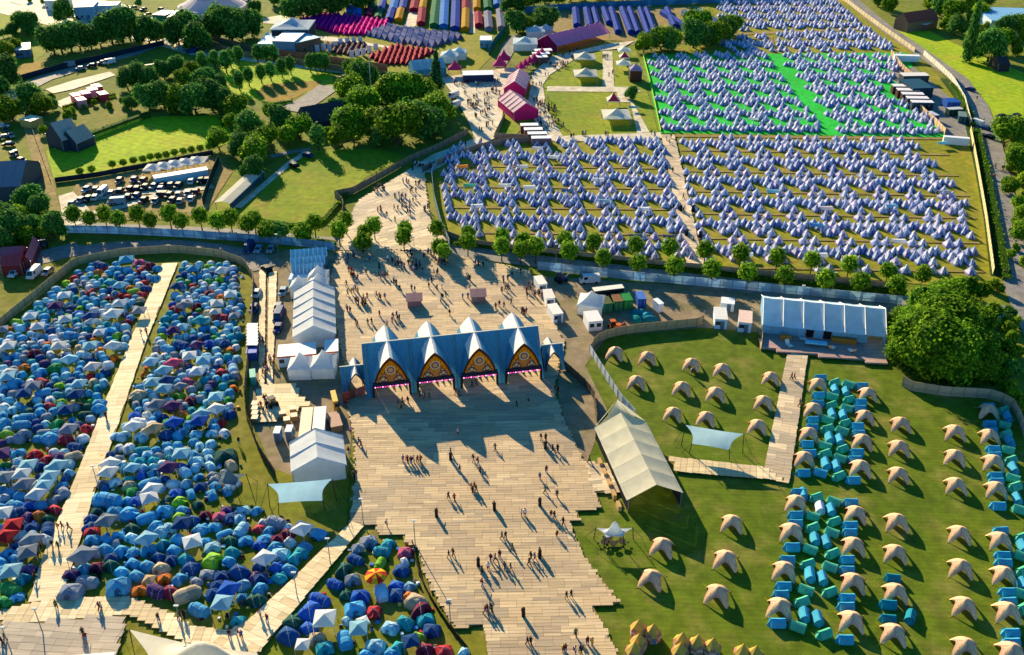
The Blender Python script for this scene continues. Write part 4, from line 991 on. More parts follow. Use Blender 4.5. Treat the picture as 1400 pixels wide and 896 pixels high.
# --- pink and magenta halls at the top ---
PNK, MAG = H('#ffdede'), H('#c02a78')
def tall_white_gable(*a, **k): return frame_tent(*a, **k)
frame_tent('marquee', 'large pink marquee with magenta gable nearest the white buses', (703, 154), (736, 150), (690, 134), 3.2, 6.0, 5, PNK, MAG, group='pink marquees by the promenade', beam=H('#f0b4b8'))
frame_tent('marquee', 'large pink marquee with magenta gable behind the nearest one', (689, 121), (718, 122), (688, 103), 3.2, 6.0, 5, PNK, MAG, group='pink marquees by the promenade', beam=H('#f0b4b8'))
frame_tent('marquee', 'long magenta and pink striped marquee beside the park', (762, 63), (834, 45), (741, 54), 3.0, 6.5, 10, H('#e496c4'), H('#7a1c54'), axis='u', walls='lb', beam=H('#d89ab8'))
for i, (a, b) in enumerate([(712, 100), (718, 96), (724, 92), (730, 88), (736, 84), (741, 80)]):
    pagoda('small magenta pagoda tent beside the pink marquees, %s from the near end' % ordn(i), a, b, 3.2, 2.4, 4.6, MAG, walls='', rz=.4, group='magenta pagoda tents')
pagoda('magenta pagoda tent at the end of the promenade entrance fence, left', 622, 103, 5, 3, 6, H('#b03a78'), walls='', group='magenta entrance pagodas')
pagoda('magenta pagoda tent left of two beside the pink marquees', 683, 98, 5, 3, 6.5, H('#b03a78'), walls='', group='magenta entrance pagodas')
pagoda('magenta pagoda tent right of two beside the pink marquees', 689, 90, 5, 3, 6.5, H('#a83074'), walls='', group='magenta entrance pagodas')
cabin('long dark crowd-filled entrance gate with white roof at promenade end', (633, 103), (675, 102), (633, 97), 3.0, H('#2c3a5a'), H('#e8ecf0'), name='entrance_gate', cat='gate', doors=0, wins=0)
for nm, a, b, w_, c_, tw in [('farther white stretch pavilion in the upper park', 799, 86, 8.2, H('#ece6d8'), 0), ('nearer white stretch pavilion in the upper park', 800, 109, 8.6, H('#ece6d8'), 0), ('large white stretch pavilion in the lower park', 842, 166, 9.2, H('#f0ecdf'), 0), ('topmost small white pagoda beside the green carpet', 853, 77, 5, WHT, 0), ('small white pagoda below the magenta one by the green carpet', 852, 95, 5.4, WHT, 0)]:
    pagoda(nm, a, b, w_, 2.6, 4.6 if w_ > 6 else 4.4, c_, walls='b' if w_ > 6 else '', cw=H('#2a2a30'), group='white park pavilions')
pagoda('magenta and white pagoda in the lower park', 838, 145, 4.4, 2.4, 5.2, H('#a8345a'), walls='', two=H('#f0e6e0'))
pagoda('small magenta pagoda between two white ones by the green carpet', 853, 86, 4, 2.6, 4.8, H('#a8345a'), walls='', two=H('#f0e6e0'))
rt = pagoda('brown wooden lookout tower with pale purple pointed roof', 868, 110, 4.6, 4.6, 7.0, H('#b4a4c4'), walls='lrfb', cw=H('#5a4030'), name='lookout_tower', cat='tower')
# service trailers by the pink marquee
for i in range(4):
    y = 172 + i * 5.8
    cabin('white flat food trailer, %s from the far end, beside the promenade' % ordn(i), (712 + i * 5, y), (736 + i * 6, y - .5), (711 + i * 5, y - 3.4), 2.8, H('#7a5a5e') if i % 2 else H('#6a3a44'), WHT, doors=0, wins=0, name='food_trailer', cat='trailer', group='white food trailers')
for i in range(3):
    cabin('white roofed stall, %s from the far end, by the magenta marquee' % ordn(i), (732 - i * 3, 70 + i * 4.5), (755 - i * 3, 69 + i * 4.5), (733 - i * 3, 67 + i * 4.5), 2.8, H('#6a4a44'), WHT, doors=0, wins=0, name='food_trailer', cat='trailer', group='white food trailers')
for i in range(5):
    x, y = 1222 + i * 6.5, 118 + i * 5.5
    cabin('white coach roof, %s from the far end, parked beside the green carpet' % ordn(i), (x, y), (x + 29, y + .5), (x + .5, y - 3.2), 3.2, H('#4a2a2c') if i < 3 else H('#3a4450'), H('#e8e4e6'), doors=0, wins=5, name='coach', cat='coach', group='white coaches parked in the yard')
cabin('dark long flat shelter with teal canvas at the top of the coach yard', (1249, 121), (1277, 120), (1246, 108), 4.0, H('#1c3a48'), H('#1f4a5c'), name='canvas_shelter', cat='shelter', doors=0, wins=0)
cabin('long white flat roof behind the canvas shelter in the coach yard', (1236, 104), (1271, 103.5), (1234, 99.5), 3, H('#4a4a4a'), H('#e2dcd2'), name='site_cabin')
cabin('long white screen wall at the lower end of the coach yard', (1291, 187), (1326, 190), (1291, 185), 2.6, WHT, WHT, name='screen_wall', cat='wall', doors=0, wins=0)
cabin('long white screen wall at the upper end of the coach yard', (1224, 76), (1258, 77), (1224, 74), 2.6, WHT, WHT, name='screen_wall', cat='wall', doors=0, wins=0)
container('dark blue shipping container in the middle of the coach yard', (1279, 158), (1285, 157.5), (1280, 151), H('#24408a'), cr=H('#d8dce4'))
container('dark green container with white roof in the coach yard', (1299, 150), (1318, 149), (1300, 146.5), H('#1c3c34'), cr=H('#d4d8d0'))
container('teal container at the fence of the coach yard', (1312, 159), (1323, 160), (1312, 152), H('#204a54'), cr=H('#8a9a94'))
container('blue container under the row of white bins in the coach yard', (1296, 140), (1314, 140), (1298, 134), H('#2450a0'), cr=H('#2c66b8'))
# red roofs at the left edge
frame_tent('barn', 'long dark red roofed shed at the left edge, front one', (0, 363), (28, 362), (0, 352), 3.0, 4.6, 3, H('#a8424a'), H('#7a2a30'), axis='u', cat='shed', mat='paint', sag=0)
frame_tent('barn', 'long dark red roofed shed at the left edge, rear one', (0, 350), (31, 348), (0, 341), 3.0, 4.4, 3, H('#8a5a6a'), H('#5a3a42'), axis='u', cat='shed', mat='paint', sag=0)
frame_tent('barn', 'short pink-red roofed shed standing crosswise beside the red sheds', (31, 358), (41, 357), (40, 330), 3.0, 4.4, 3, H('#a05a68'), H('#6a3038'), axis='v', cat='shed', mat='paint', sag=0)
# grey big roof left edge
frame_tent('barn', 'big dark grey pitched barn roof at the left edge', (-12, 256), (28, 254), (-20, 224), 4.5, 8.5, 3, H('#8a8088'), H('#3a4858'), axis='u', cat='barn', mat='paint', sag=0)
frame_tent('farmhouse', 'dark grey pitched farmhouse with two gables beside the bright meadow', (62, 183), (84, 192), (66, 166), 4.0, 8.5, 3, H('#b0a498'), H('#2c3c4e'), axis='v', cat='house', mat='paint', sag=0)
frame_tent('farmhouse', 'lower gabled annex attached to the front of the dark farmhouse', (82, 192), (104, 196), (86, 178), 3.0, 6.5, 3, H('#a89e94'), H('#2a3a4c'), axis='v', cat='house', mat='paint', sag=0)
frame_tent('barn', 'long dark thatched barn among the trees above the lane', (420, 170), (476, 160), (420, 155), 3.2, 7.5, 4, H('#3c3a40'), H('#22344a'), axis='u', cat='barn', mat='paint', sag=0)
frame_tent('farmhouse', 'brown pitched brick house with pinkish roof at the upper right', (1224, 26), (1241, 31), (1222, 8), 4.5, 8, 2, H('#9a4a3a'), H('#8a6a50'), axis='v', cat='house', mat='paint', sag=0)
cabin('small white-topped outbuilding right of the brick house', (1250, 31), (1266, 34), (1251, 24), 3, H('#8a5a4a'), H('#e6e2dc'), name='outbuilding', cat='building')
cabin('wide pale blue industrial hall at the top right corner', (1356, 28), (1425, 30), (1355, 10), 7, H('#b8ccd8'), H('#7cb0d4'), name='industrial_hall', cat='building', wins=6)
frame_tent('garden_shed', 'small brown tree-shaded shed in the upper right garden', (1366, 88), (1382, 88), (1368, 80), 3, 5, 2, H('#4a3a38'), H('#3a3034'), axis='u', cat='shed', mat='paint', sag=0)
# top left buildings
for lab, A, B, C, h, c, cr in [
    ('wide white industrial hall with blue front at the top edge', (100, 10), (127, 9), (95, 2), 6, H('#7aa6c8'), H('#f2f2ee')),
    ('white hall right of the blue-fronted hall at the top edge', (128, 8), (160, 7), (126, 3), 5, H('#b8c4cc'), H('#f0e8e0')),
    ('long white shed at the top left edge', (60, 1), (90, 0), (56, -5), 5, H('#c4ccd4'), H('#f2f2ee')),
    ('green box building beside the white round-roofed arena', (208, 20), (226, 21), (208, 13), 5, H('#1f6a54'), H('#e8e8e0')),
    ('dark blue box building beside the green one', (228, 24), (244, 24), (226, 14), 5, H('#28506a'), H('#d8e4ea')),
    ('low white hall in front of the white round-roofed arena', (246, 18), (280, 16), (244, 10), 5, H('#b0a8a4'), H('#f0e2da')),
    ('white truck trailer parked on the field at the upper left', (20, 69), (41, 67), (19, 60), 3.5, H('#4a6a8a'), H('#e4dcd8')),
    ('pale pavilion roof with raised blue centre beside the magenta tents', (372, 56), (402, 57), (373, 43), 6, H('#5a8aa8'), H('#e8ecea')),
    ('brown brick wing of the pale pavilion', (404, 59), (438, 51), (396, 46), 5.2, H('#6a5848'), H('#a8d0da')),
    ('blue tarpaulin shelters left of the pale pavilion', (352, 60), (372, 60), (354, 45), 4, H('#4a9ac0'), H('#a8d8e4'))]:
    cabin(lab, A, B, C, h, c, cr, name='industrial_hall', cat='building', wins=3)
p = at(292, 22); root = thing('round_arena', (p.x, p.y, 0), 0, 'white round-roofed arena with pale blue cap at the upper left', 'arena')
m = MB(); m.lathe([(16, 0), (16, 5), (15, 5.2), (8, 9), (7.5, 9.2)], H('#eadcdc'), 'sheet', 24); m.build('roof', root, smooth=False)
m = MB(); m.lathe([(7.4, 8.6), (7.2, 10.5), (5, 12.4), (.1, 13)], H('#9aa4cc'), 'sheet', 20); m.build('cap', root)
rt = pagoda('pale blue raised pyramid roof on the pavilion beside the magenta tents', 403, 56, 16, 7, 10, H('#dbe8ee'), walls='lrfb', cw=H('#31424e'))
# long white tents in the car park and a striped screen
cabin('long narrow white flat roof at the far side of the car park', (211, 244), (284, 232), (208, 240), 2.4, SHD, WHT, name='flat_roof_cabin', doors=0, wins=0)
for i in range(5): pagoda('white pagoda tent, %s from the left behind the long white roof by the car park' % ordn(i), 212 + i * 15, 239 - i * 2.6, 5, 2.4, 3.6, WHT, walls='', group='pagodas by the car park')
frame_tent('marquee', 'long narrow pale greenhouse roof between meadow and car park', (314, 278), (361, 234), (295, 276), 2.2, 2.6, 8, H('#e6e0d0'), H('#24506a'), axis='u', walls='f', sag=0)
cabin('beige box trailer at the head of the dirt lane', (26, 163), (42, 166), (30, 155), 2.8, H('#c8a058'), H('#e8d4b4'), name='box_trailer', cat='trailer', doors=0, wins=0)
for i, (a, b, c_) in enumerate([(105, 130, '#e0788a'), (118, 127, '#c85a6a'), (128, 122, '#d8a0b0'), (142, 128, '#b83a44'), (134, 118, '#c04a5c'), (112, 136, '#e8909c')]):
    cabin('red and pink funfair stall, %s in the gravel yard' % ordn(i), (a - 5, b + 2), (a + 6, b), (a - 5, b - 3), 3, H(c_), H('#eccad0') if i % 2 else H(c_), name='funfair_stall', cat='stall', group='funfair stalls', wins=0, doors=0)
frame_tent('marquee', 'pale blue marquee with teal side beside the dark red tents', (566, 96), (610, 92), (568, 86), 3.5, 6, 4, H('#a8cce0'), H('#4a94b0'), axis='u')
cabin('blue and white ticket hall right of the grey tent block', (656, 55), (672, 55), (656, 49), 3.5, H('#5aa0c0'), H('#e8e4ea'), name='ticket_hall', cat='building')
for i, (a, b, w_) in enumerate([(718, 66, 10), (732, 50, 8), (746, 48, 6), (615, 84, 7), (628, 80, 6)]):
    pagoda('white service tent behind the scenes, %s' % ['left of the magenta marquee', 'under the solitary tree', 'right of the solitary tree', 'left of the entrance gate', 'directly behind the entrance gate'][i], a, b, w_, 3, 5, H('#d4e4ea'), walls='lrfb', group='white service tents')
# ================= west camp: dome tents, tunnel tents, gazebos =================
CN = {'b': ('light blue', '#4ba4d2'), 'c': ('turquoise', '#22a0ae'), 'd': ('dark blue', '#22508a'), 'w': ('white', '#e4e8ea'), 'g': ('green', '#2f9a48'), 'l': ('lime green', '#8ac02a'), 'r': ('red', '#c8323a'), 'o': ('orange', '#e0781e'), 'p': ('plum', '#5a3a6e'), 'k': ('grey', '#8f98a6'), 'e': ('beige', '#cbb48e'), 'm': ('maroon', '#7a2238'), 'n': ('pink', '#d05a7c'), 't': ('dark green', '#1f5a4a'), 'y': ('royal blue', '#2a62c0'), 'i': ('pale blue', '#9fd0e4')}
W1 = (1, 1, 1, 1)
def dome_tent(seed):
    rnd = random.Random(seed); root = thing('dome_tent', label='x', cat='tent', group='dome tents in the west camp')
    a, b, h = 1.3, 1.0 + rnd.uniform(-.08, .12), 1.22; rows = []
    ring = [(1, -.72), (1, .72), (.62, 1), (-.62, 1), (-1, .72), (-1, -.72), (-.62, -1), (.62, -1)]
    if seed >= 3: ring = [(p_[0] * rnd.uniform(.82, 1.12), p_[1] * rnd.uniform(.82, 1.12)) for p_ in ring]
    for k, z, e in ((1.0, 0, 0), (.95, .36, .0), (.74, .76, .05), (.36, .97, .04), (.02, 1.02, 0)):
        row = []
        for q, (x_, y_) in enumerate(ring):
            kk = k; row.append((a * kk * x_ + (1 - k) * (.25 if seed == 5 else 0), b * kk * y_, (z - (e if q % 2 else 0)) * h))
        rows.append(row)
    def cc(i, j):
        if seed == 3 and i >= 2: return (1.25, 1.25, 1.2, 1)
        if seed == 4 and j in (2, 3, 6): return (.45, .5, .6, 1)
        if seed == 1 and j in (1, 2, 5, 6): return (1.15, 1.15, 1.12, 1)
        if seed == 1 and j in (0, 4): return (.7, .74, .8, 1)
        if seed == 2 and i < 1: return (.55, .57, .62, 1)
        if seed == 0 and j in (2, 6): return (.82, .85, .9, 1)
        return W1
    m = MB(); m.grid(rows, cc, 'fabric', close=True); m.build('canopy', root, smooth=False)
    p = MB()
    for s1 in (-1, 1):
        pts = [(a * .86 * math.cos(math.pi * q / 10), s1 * b * .86 * math.cos(math.pi * q / 10), .02 + h * 1.02 * math.sin(math.pi * q / 10) ** .8) for q in range(11)]
        p.tube(pts, .025, (.35, .38, .42, 1), 'matte', 4)
    p.build('pole', root)
    d = MB(); yy = -b
    if seed != 2:
        d.face([(-.38, yy * 1.03, .03), (.38, yy * 1.03, .03), (.30, yy * .90, .78), (0, yy * .80, .98), (-.30, yy * .90, .78)], (.32, .34, .40, 1), 'fabric')
    else:
        d.grid([[(x * k, yy * .6 - .75 * s, z * (1 - .15 * s)) for x, z, k in ((-.75, 0, 1), (-.6, .7, 1), (0, 1.1, 1), (.6, .7, 1), (.75, 0, 1))] for s in (0, .5, 1)], (.85, .9, .95, 1), 'fabric')
    d.build('door', root)
    return root
def tunnel_tent(seed):
    root = thing('tunnel_tent', label='x', cat='tent', group='tunnel tents in the west camp')
    L, r, h = 3.9, 1.2, 1.55; nb = 6; cols = []
    for k in range(nb + 1):
        s = k / nb; x = -L / 2 + L * s; f = [.72, .95, 1.0, .97, 1.0, .92, .45][k]; row = []
        for q in range(9):
            t = math.pi * q / 8; row.append((x, -r * f * math.cos(t), h * f * math.sin(t) ** .85))
        cols.append(row)
    alt = (.62, .66, .72, 1)
    m = MB(); m.grid(cols, (lambda i, j: alt if (seed == 1 and i in (3, 4)) else ((.93, .95, .97, 1) if i % 2 else W1)), 'fabric'); m.build('canopy', root)
    for pl_, c_ in ((cols[0][::-1], (.8, .8, .82, 1)), (cols[-1], (.7, .7, .75, 1))):
        e = MB(); e.face(pl_, c_, 'fabric'); e.build('end_panel', root)
    for k in (1, 3, 5):
        p = MB(); p.tube([(q[0], q[1] * 1.02, q[2] * 1.02) for q in cols[k]], .03, (.4, .44, .5, 1), 'matte', 4); p.build('hoop', root)
    w = MB(); w.face([(-.5, -r * .93, .5), (.4, -r * .93, .5), (.4, -r * .80, .95), (-.5, -r * .80, .95)], (.25, .28, .34, 1), 'fabric'); w.build('window', root)
    return root
def gazebo(seed):
    root = thing('gazebo', label='x', cat='gazebo', group='pop-up gazebos in the west camp'); w, ev, pk = 1.45, 2.0, 2.75
    m = MB(); n = 8; c = [(-w, -w), (0, -w), (w, -w), (w, 0), (w, w), (0, w), (-w, w), (-w, 0)]
    m.grid([[(x * k, y * k, z) for x, y in c] for k, z in ((1.03, ev), (.5, ev + .36), (.02, pk))], lambda i, j: W1 if (j // 2) % 2 or seed else (.93, .95, .97, 1), 'sheet', close=True); m.build('canopy', root)
    v = MB(); v.grid([[(x * 1.035, y * 1.035, z) for x, y in c[::2]] for z in (ev - .28, ev)], (.9, .92, .95, 1), 'sheet', close=True); v.build('valance', root)
    for sx in (-1, 1):
        for sy in (-1, 1):
            l = MB(); l.box((sx * w - .04, sy * w - .04, 0), (sx * w + .04, sy * w + .04, ev), H('#d8dcde'), 'metal'); l.build('leg', root)
    return root
PD = [Proto(dome_tent(i)) for i in range(6)]; PT = [Proto(tunnel_tent(i)) for i in range(2)]; PG = [Proto(gazebo(i)) for i in range(2)]
lists = '''0,672:110,25,D,b;200,10,Z,w;60,70,D,b;95,75,D,b;160,75,D,y;220,75,D,b;300,45,D,k;300,95,D,r;90,115,T,d;150,135,D,p;215,130,D,o;70,180,Z,r;30,240,Z,r;170,195,D,d;170,260,Z,k;150,325,Z,k;260,205,T,d;95,290,D,d;35,335,D,b;60,430,Z,i;150,425,D,p;125,475,D,c;60,530,T,g;20,600,D,g;12,115,Z,w;590,45,T,b,1.5;700,50,D,b;735,50,D,y;815,30,Z,w;910,50,D,t;960,10,D,y;980,55,D,l;1000,100,D,b;535,105,D,t;500,150,D,d;490,190,D,d;620,110,D,b,1.2;700,115,D,b,1.35;580,155,Z,k;500,220,D,r;505,262,D,b;575,260,D,b;645,235,D,b;720,200,D,t;805,140,T,b;895,105,D,b,1.3;850,190,D,b;880,215,D,i;995,170,Z,d;925,195,D,i;1055,155,D,d;720,250,D,i;800,255,Z,i;890,290,D,c;975,260,D,b;1050,270,Z,w;1095,205,D,b;1170,190,D,b;1120,130,D,m;1200,135,D,n;1260,140,D,d;1310,145,D,i;1320,205,T,i;1340,265,D,b;1260,270,D,t;1270,330,D,c;1160,300,D,i;945,315,D,b;660,325,D,b;815,320,D,b;575,315,D,b;520,325,D,k;450,345,Z,k,1.2;610,360,D,d;865,360,D,d;935,375,D,d;1015,365,D,c,1.2;1160,370,D,l,1.4;1250,380,D,b;385,450,D,p,1.1;460,415,D,b;530,410,D,m;605,405,D,t;725,390,D,b;805,405,D,b;880,420,D,e;1045,410,D,d,1.2;1310,440,D,d,1.4;1390,470,D,p;665,440,D,b;745,455,D,b;385,540,D,k,1.6;480,490,T,k;645,515,D,b,1.7;765,540,D,o;815,480,Z,e,.6;900,475,D,o;855,540,T,p;930,550,D,m,1.1;980,475,D,b;1025,555,T,e,1.2;1190,515,D,d;1165,560,D,d;1250,530,Z,y;1215,605,Z,i;1090,645,T,b;1300,700,D,c;1210,465,D,d;1380,590,D,t;1130,450,D,k
350,672:70,215,D,b;50,255,D,b;18,290,D,y;115,260,D,m;170,230,D,m;185,275,D,w;250,200,Z,w;340,225,D,b,1.1;100,305,D,b;130,340,D,i,1.2;45,360,Z,w;265,300,D,b;240,330,D,c;215,365,D,c;20,400,D,d;110,415,D,y;180,425,D,b;125,470,D,c;25,475,D,d;20,530,D,b;20,590,D,t;615,265,D,k,1.1;560,310,D,k;545,370,T,d,.8;720,285,D,c;690,325,T,c,.8;680,390,T,l,.75;480,425,D,t,1.2;815,330,D,n;790,430,D,d;435,505,T,y,.8;770,510,D,y,1.1;765,560,D,d,1.1;350,590,T,y;290,650,D,y,1.5;570,570,D,y,1.25;540,635,D,b,1.3;645,655,D,r;585,710,Z,w,.6;375,690,Z,w,1.1;200,710,D,t,1.2;285,745,D,y,1.15;175,785,D,d,1.2;330,800,D,e;255,835,Z,w,.7;375,855,D,c;485,805,T,b;650,845,D,i,1.2;735,740,D,i,1.1;820,715,D,c,1.1;875,600,D,e,1.3;900,650,D,m,1.3;925,700,D,c,1.1;955,755,D,d,1.2;845,815,Z,d,.8;770,860,D,c;925,860,D,m,1.1;1025,870,D,r;1130,888,D,i;600,890,D,b;740,888,D,b
0,448:45,95,Z,w;320,95,Z,w;375,170,Z,i;505,210,Z,w;615,95,Z,w;490,95,Z,i;130,355,Z,d;415,360,Z,d;40,265,Z,i;180,315,Z,k;360,445,Z,d;375,550,Z,k;825,185,Z,i;895,230,Z,i;1035,150,Z,w;1110,175,Z,i;1080,235,Z,w;945,190,Z,n;835,295,Z,i;910,285,Z,d;895,330,Z,i;1180,375,Z,i;1180,440,Z,w;1100,470,Z,i;855,415,Z,k;940,425,Z,p;725,535,Z,w;840,545,Z,e;950,515,Z,y;990,685,Z,i;600,740,Z,w;590,785,Z,w;150,750,Z,i;120,795,Z,w;310,750,Z,i;270,810,Z,i;130,850,Z,k;240,860,Z,i;25,815,Z,k;920,760,Z,p;830,880,Z,w;300,220,D,g,1.3;310,525,D,g,1.1;40,585,D,l;470,550,D,r;360,610,D,r,1.1;470,475,T,t,.8;275,430,D,r;190,140,D,m,1.2;1030,295,T,n,.8;975,370,D,l,1.2;990,480,D,o;1050,490,D,l;755,365,D,e,1.4;640,45,D,l;130,220,D,o;190,690,D,r;250,725,D,r;995,95,T,d,1.2;1145,90,D,y,1.2;1210,240,D,r;150,490,T,b;120,530,T,b;240,355,T,b;270,600,D,b,1.4;120,590,D,k,1.3;1230,695,D,t,1.8;820,850,T,b,1.1;600,20,D,b,1.4;400,700,T,e,.9;1040,400,D,m;90,155,D,b;215,245,D,b,1.3;80,305,D,b,1.3;910,580,D,d,1.2;985,575,D,b,1.3;640,590,D,i;675,590,D,i;770,598,D,i;1070,578,D,i;1160,575,D,i;1230,85,D,d;735,480,D,y;540,410,D,b,1.2;540,440,D,b,1.2
0,224:690,520,Z,b,1.2;550,555,T,d,1.2;600,645,D,c,1.4;765,625,D,d;455,745,T,b;350,715,Z,w;620,815,Z,w,1.2;165,830,Z,w;355,845,Z,w;430,815,D,y;495,830,Z,d;690,825,D,p;770,710,D,r;690,868,D,r;210,790,D,c;265,800,D,c;600,740,D,r;1215,580,Z,w;1140,640,D,g;1200,635,D,l;1210,725,D,o;1260,710,Z,w;1185,760,Z,w;1140,560,D,l;1075,780,D,r;955,795,D,r;970,665,Z,d;1215,840,T,r;1145,705,D,m;1090,855,Z,c;1275,665,D,i;760,800,Z,k;1060,570,Z,b;860,570,D,b;850,625,D,b;540,595,D,o;760,535,D,n;820,555,D,m;205,885,Z,w;900,885,D,c;430,885,D,i'''
camp = []   # (x, y, kind, colour key, scale, hand)
for line in lists.split('\n'):
    off, items = line.split(':'); ox, oy = map(int, off.split(','))
    for it in items.split(';'):
        q = it.split(','); px, py = ox + float(q[0]) / 4, oy + float(q[1]) / 4; sc = float(q[4]) if len(q) > 4 else 1.0
        h = {'D': .8, 'T': .9, 'Z': 2.4}[q[2]] * sc
        p = at(px, py, h * .8); camp.append([p.x, p.y, q[2], q[3], sc * .93, True])
POLYS = [[(104, 376), (128, 362), (214, 366), (180, 448), (132, 560), (114, 604), (0, 610), (0, 462)], [(0, 622), (108, 614), (90, 672), (62, 740), (40, 800), (30, 822), (0, 830)],
         [(251, 364), (318, 362), (330, 420), (322, 520), (312, 600), (162, 602), (183, 560), (222, 448)], [(156, 616), (285, 606), (318, 640), (322, 690), (400, 720), (446, 720), (372, 810), (342, 858), (300, 848), (244, 838), (190, 812), (92, 812), (104, 760), (120, 720), (138, 668)],
         [(505, 728), (552, 752), (588, 840), (620, 896), (386, 896), (392, 860), (440, 800)]]
BNAMES = ['north-west block', 'south-west block', 'north-east block', 'south-east block', 'triangle beside plaza']
WP = [[tuple(p)[:2] for p in poly(pl)] for pl in POLYS]
def blk(x, y):
    for i, pl in enumerate(WP):
        if inside((x, y), pl): return i
    return min(range(5), key=lambda i: min(math.dist((x, y), v) for v in WP[i]))
rc = random.Random(11)
pal = []
for key_, n_ in (('b', 10), ('i', 11), ('c', 4), ('d', 4), ('y', 1), ('k', 5), ('w', 6), ('t', 1), ('g', 1), ('l', 1), ('e', 1), ('o', 1), ('r', 1), ('p', 1)): pal += [key_] * n_
grid = {}
def add_occ(t): grid.setdefault((int(t[0] // 3), int(t[1] // 3)), []).append(t)
for t in camp: add_occ(t)
def free(x, y, r):
    gx, gy = int(x // 3), int(y // 3)
    for i in range(gx - 2, gx + 3):
        for j in range(gy - 2, gy + 3):
            for t in grid.get((i, j), ()):
                rr_ = {'D': 1.15, 'T': 1.55, 'Z': 1.2}[t[2]] * t[4]
                if math.hypot((t[0] - x), (t[1] - y) * 1.12) < (r + rr_) * .88: return False
    return True
for bi, pl in enumerate(WP):
    x0, x1 = min(p[0] for p in pl), max(p[0] for p in pl); y0, y1 = min(p[1] for p in pl), max(p[1] for p in pl)
    tries = int((x1 - x0) * (y1 - y0) * (3.0 if bi < 4 else .12))
    for _ in range(tries):
        x, y = rc.uniform(x0, x1), rc.uniform(y0, y1)
        if not inside((x, y), pl): continue
        u = rc.random(); k = 'D' if u < .85 else ('T' if u < .95 else 'Z'); sc = rc.uniform(.72, 1.02)
        if bi == 3 and to_px((x, y, 0))[1] > 668 and rc.random() < .9: continue
        if bi == 3 and to_px((x, y, 0))[0] > 325 and to_px((x, y, 0))[1] < 700: continue
        if not free(x, y, {'D': 1.15, 'T': 1.5, 'Z': 1.2}[k] * sc): continue
        col = rc.choice(pal) if k != 'Z' else rc.choice(['w', 'w', 'w', 'i', 'i', 'i', 'k', 'k', 'd', 'p', 'y']); t = [x, y, k, col, sc, False]; camp.append(t); add_occ(t)
cnts = {'D': 0, 'T': 0, 'Z': 0}; camp.sort(key=lambda t: (not t[5], t[1])); keep = []; over = []
for t in camp:
    if cnts[t[2]] < 298 and vis_px(t[0], t[1], 10): cnts[t[2]] += 1; keep.append(t)
    else: over.append(t)
print('CAMP', len(camp), cnts, len(over))
KN = {'D': 'dome tent', 'T': 'tunnel tent', 'Z': 'gazebo'}
def desc(t): return CN[t[3]][0] + ' ' + KN[t[2]]
seen = {}
def label_for(t):
    b = BNAMES[blk(t[0], t[1])]; ds = sorted(((math.dist(t[:2], o[:2]), o) for o in camp if o is not t and abs(o[0] - t[0]) < 8 and abs(o[1] - t[1]) < 8), key=lambda q: q[0])
    big = 'large ' if t[4] > 1.25 else ('small ' if t[4] < .75 else '')
    def side(o):
        dx, dy = t[0] - o[0], t[1] - o[1]
        return ('right of' if dx > 0 else 'left of') if abs(dx) > abs(dy) else ('behind' if dy > 0 else 'in front of')
    base = big + desc(t)
    c = []
    for i in range(min(5, len(ds))):
        c.append('%s just %s %s %s, %s' % (base, side(ds[i][1]), 'a', desc(ds[i][1]), b))
    for i in range(min(4, len(ds))):
        for j in range(i + 1, min(7, len(ds))):
            c.append('%s %s %s and %s %s, %s' % (base, side(ds[i][1]), desc(ds[i][1]), side(ds[j][1]), desc(ds[j][1]), b))
    for i in range(4, len(ds[:12])): c.append('%s %s %s and %s %s, %s' % (base, side(ds[0][1]), desc(ds[0][1]), side(ds[i][1]), desc(ds[i][1]), b))
    for s in c:
        if s not in seen and len(s.split()) <= 16: seen[s] = 1; return s
    return c[0] if c else base + ' in the ' + b
rt_ = random.Random(23)
for t in keep:
    x, y, k, cn, sc, hand = t; c = J(H(CN[cn][1]), .14, rt_); c2 = J(c, .1, rt_)
    lab = label_for(t)
    if k == 'D':
        P_ = PD[rt_.choice([0, 0, 1, 2, 3, 4, 5])]; P_.put((x, y, .09), rt_.uniform(0, 6.28) if not hand else rt_.choice([0, .3, -.4, 1.2, 2.6]), (sc * rt_.uniform(.9, 1.12), sc * rt_.uniform(.88, 1.1), sc * rt_.uniform(.8, 1.12)), lab, cols={'canopy': c, 'door': c2, 'pole': W1})
    elif k == 'T': PT[rt_.randrange(2)].put((x, y, .09), rt_.choice([0.1, -.25, .5, -.5, 1.9, 1.3]), sc * .95, lab, cols={'canopy': c, 'end_panel': c2})
    else: PG[rt_.randrange(2)].put((x, y, .09), rt_.uniform(-.5, .5), sc, lab, cols={'canopy': c, 'valance': c})
# the rest, one joined mass
def flat(root):
    m = MB(); rootm = []
    return m
if over:
    rest = MB()
    dm = MB(); n = 10; rows = []
    for k, z in ((1.0, 0), (.95, .35), (.70, .80), (.4, .96), (.02, 1.0)):
        rows.append([(1.28 * k * math.copysign(abs(math.cos(q * .6283)) ** .75, math.cos(q * .6283)), 1.02 * k * math.copysign(abs(math.sin(q * .6283)) ** .75, math.sin(q * .6283)), z * 1.3) for q in range(n)])
    dm.grid(rows, lambda i, j: (1, 1, 1, 1) if j % 5 else (.4, .42, .48, 1), 'fabric', close=True)
    for t in over:
        c = J(H(CN[t[3]][1]), .14, rt_)
        rest.add(dm, Matrix.Translation((t[0], t[1], .09)) @ Matrix.Rotation(rt_.uniform(0, 6.28), 4, 'Z') @ Matrix.Scale(t[4], 4), c)
    rest.build('dome_tents', kind='stuff', label='farther dome tents of mixed colours packed in the west camp', cat='tents')
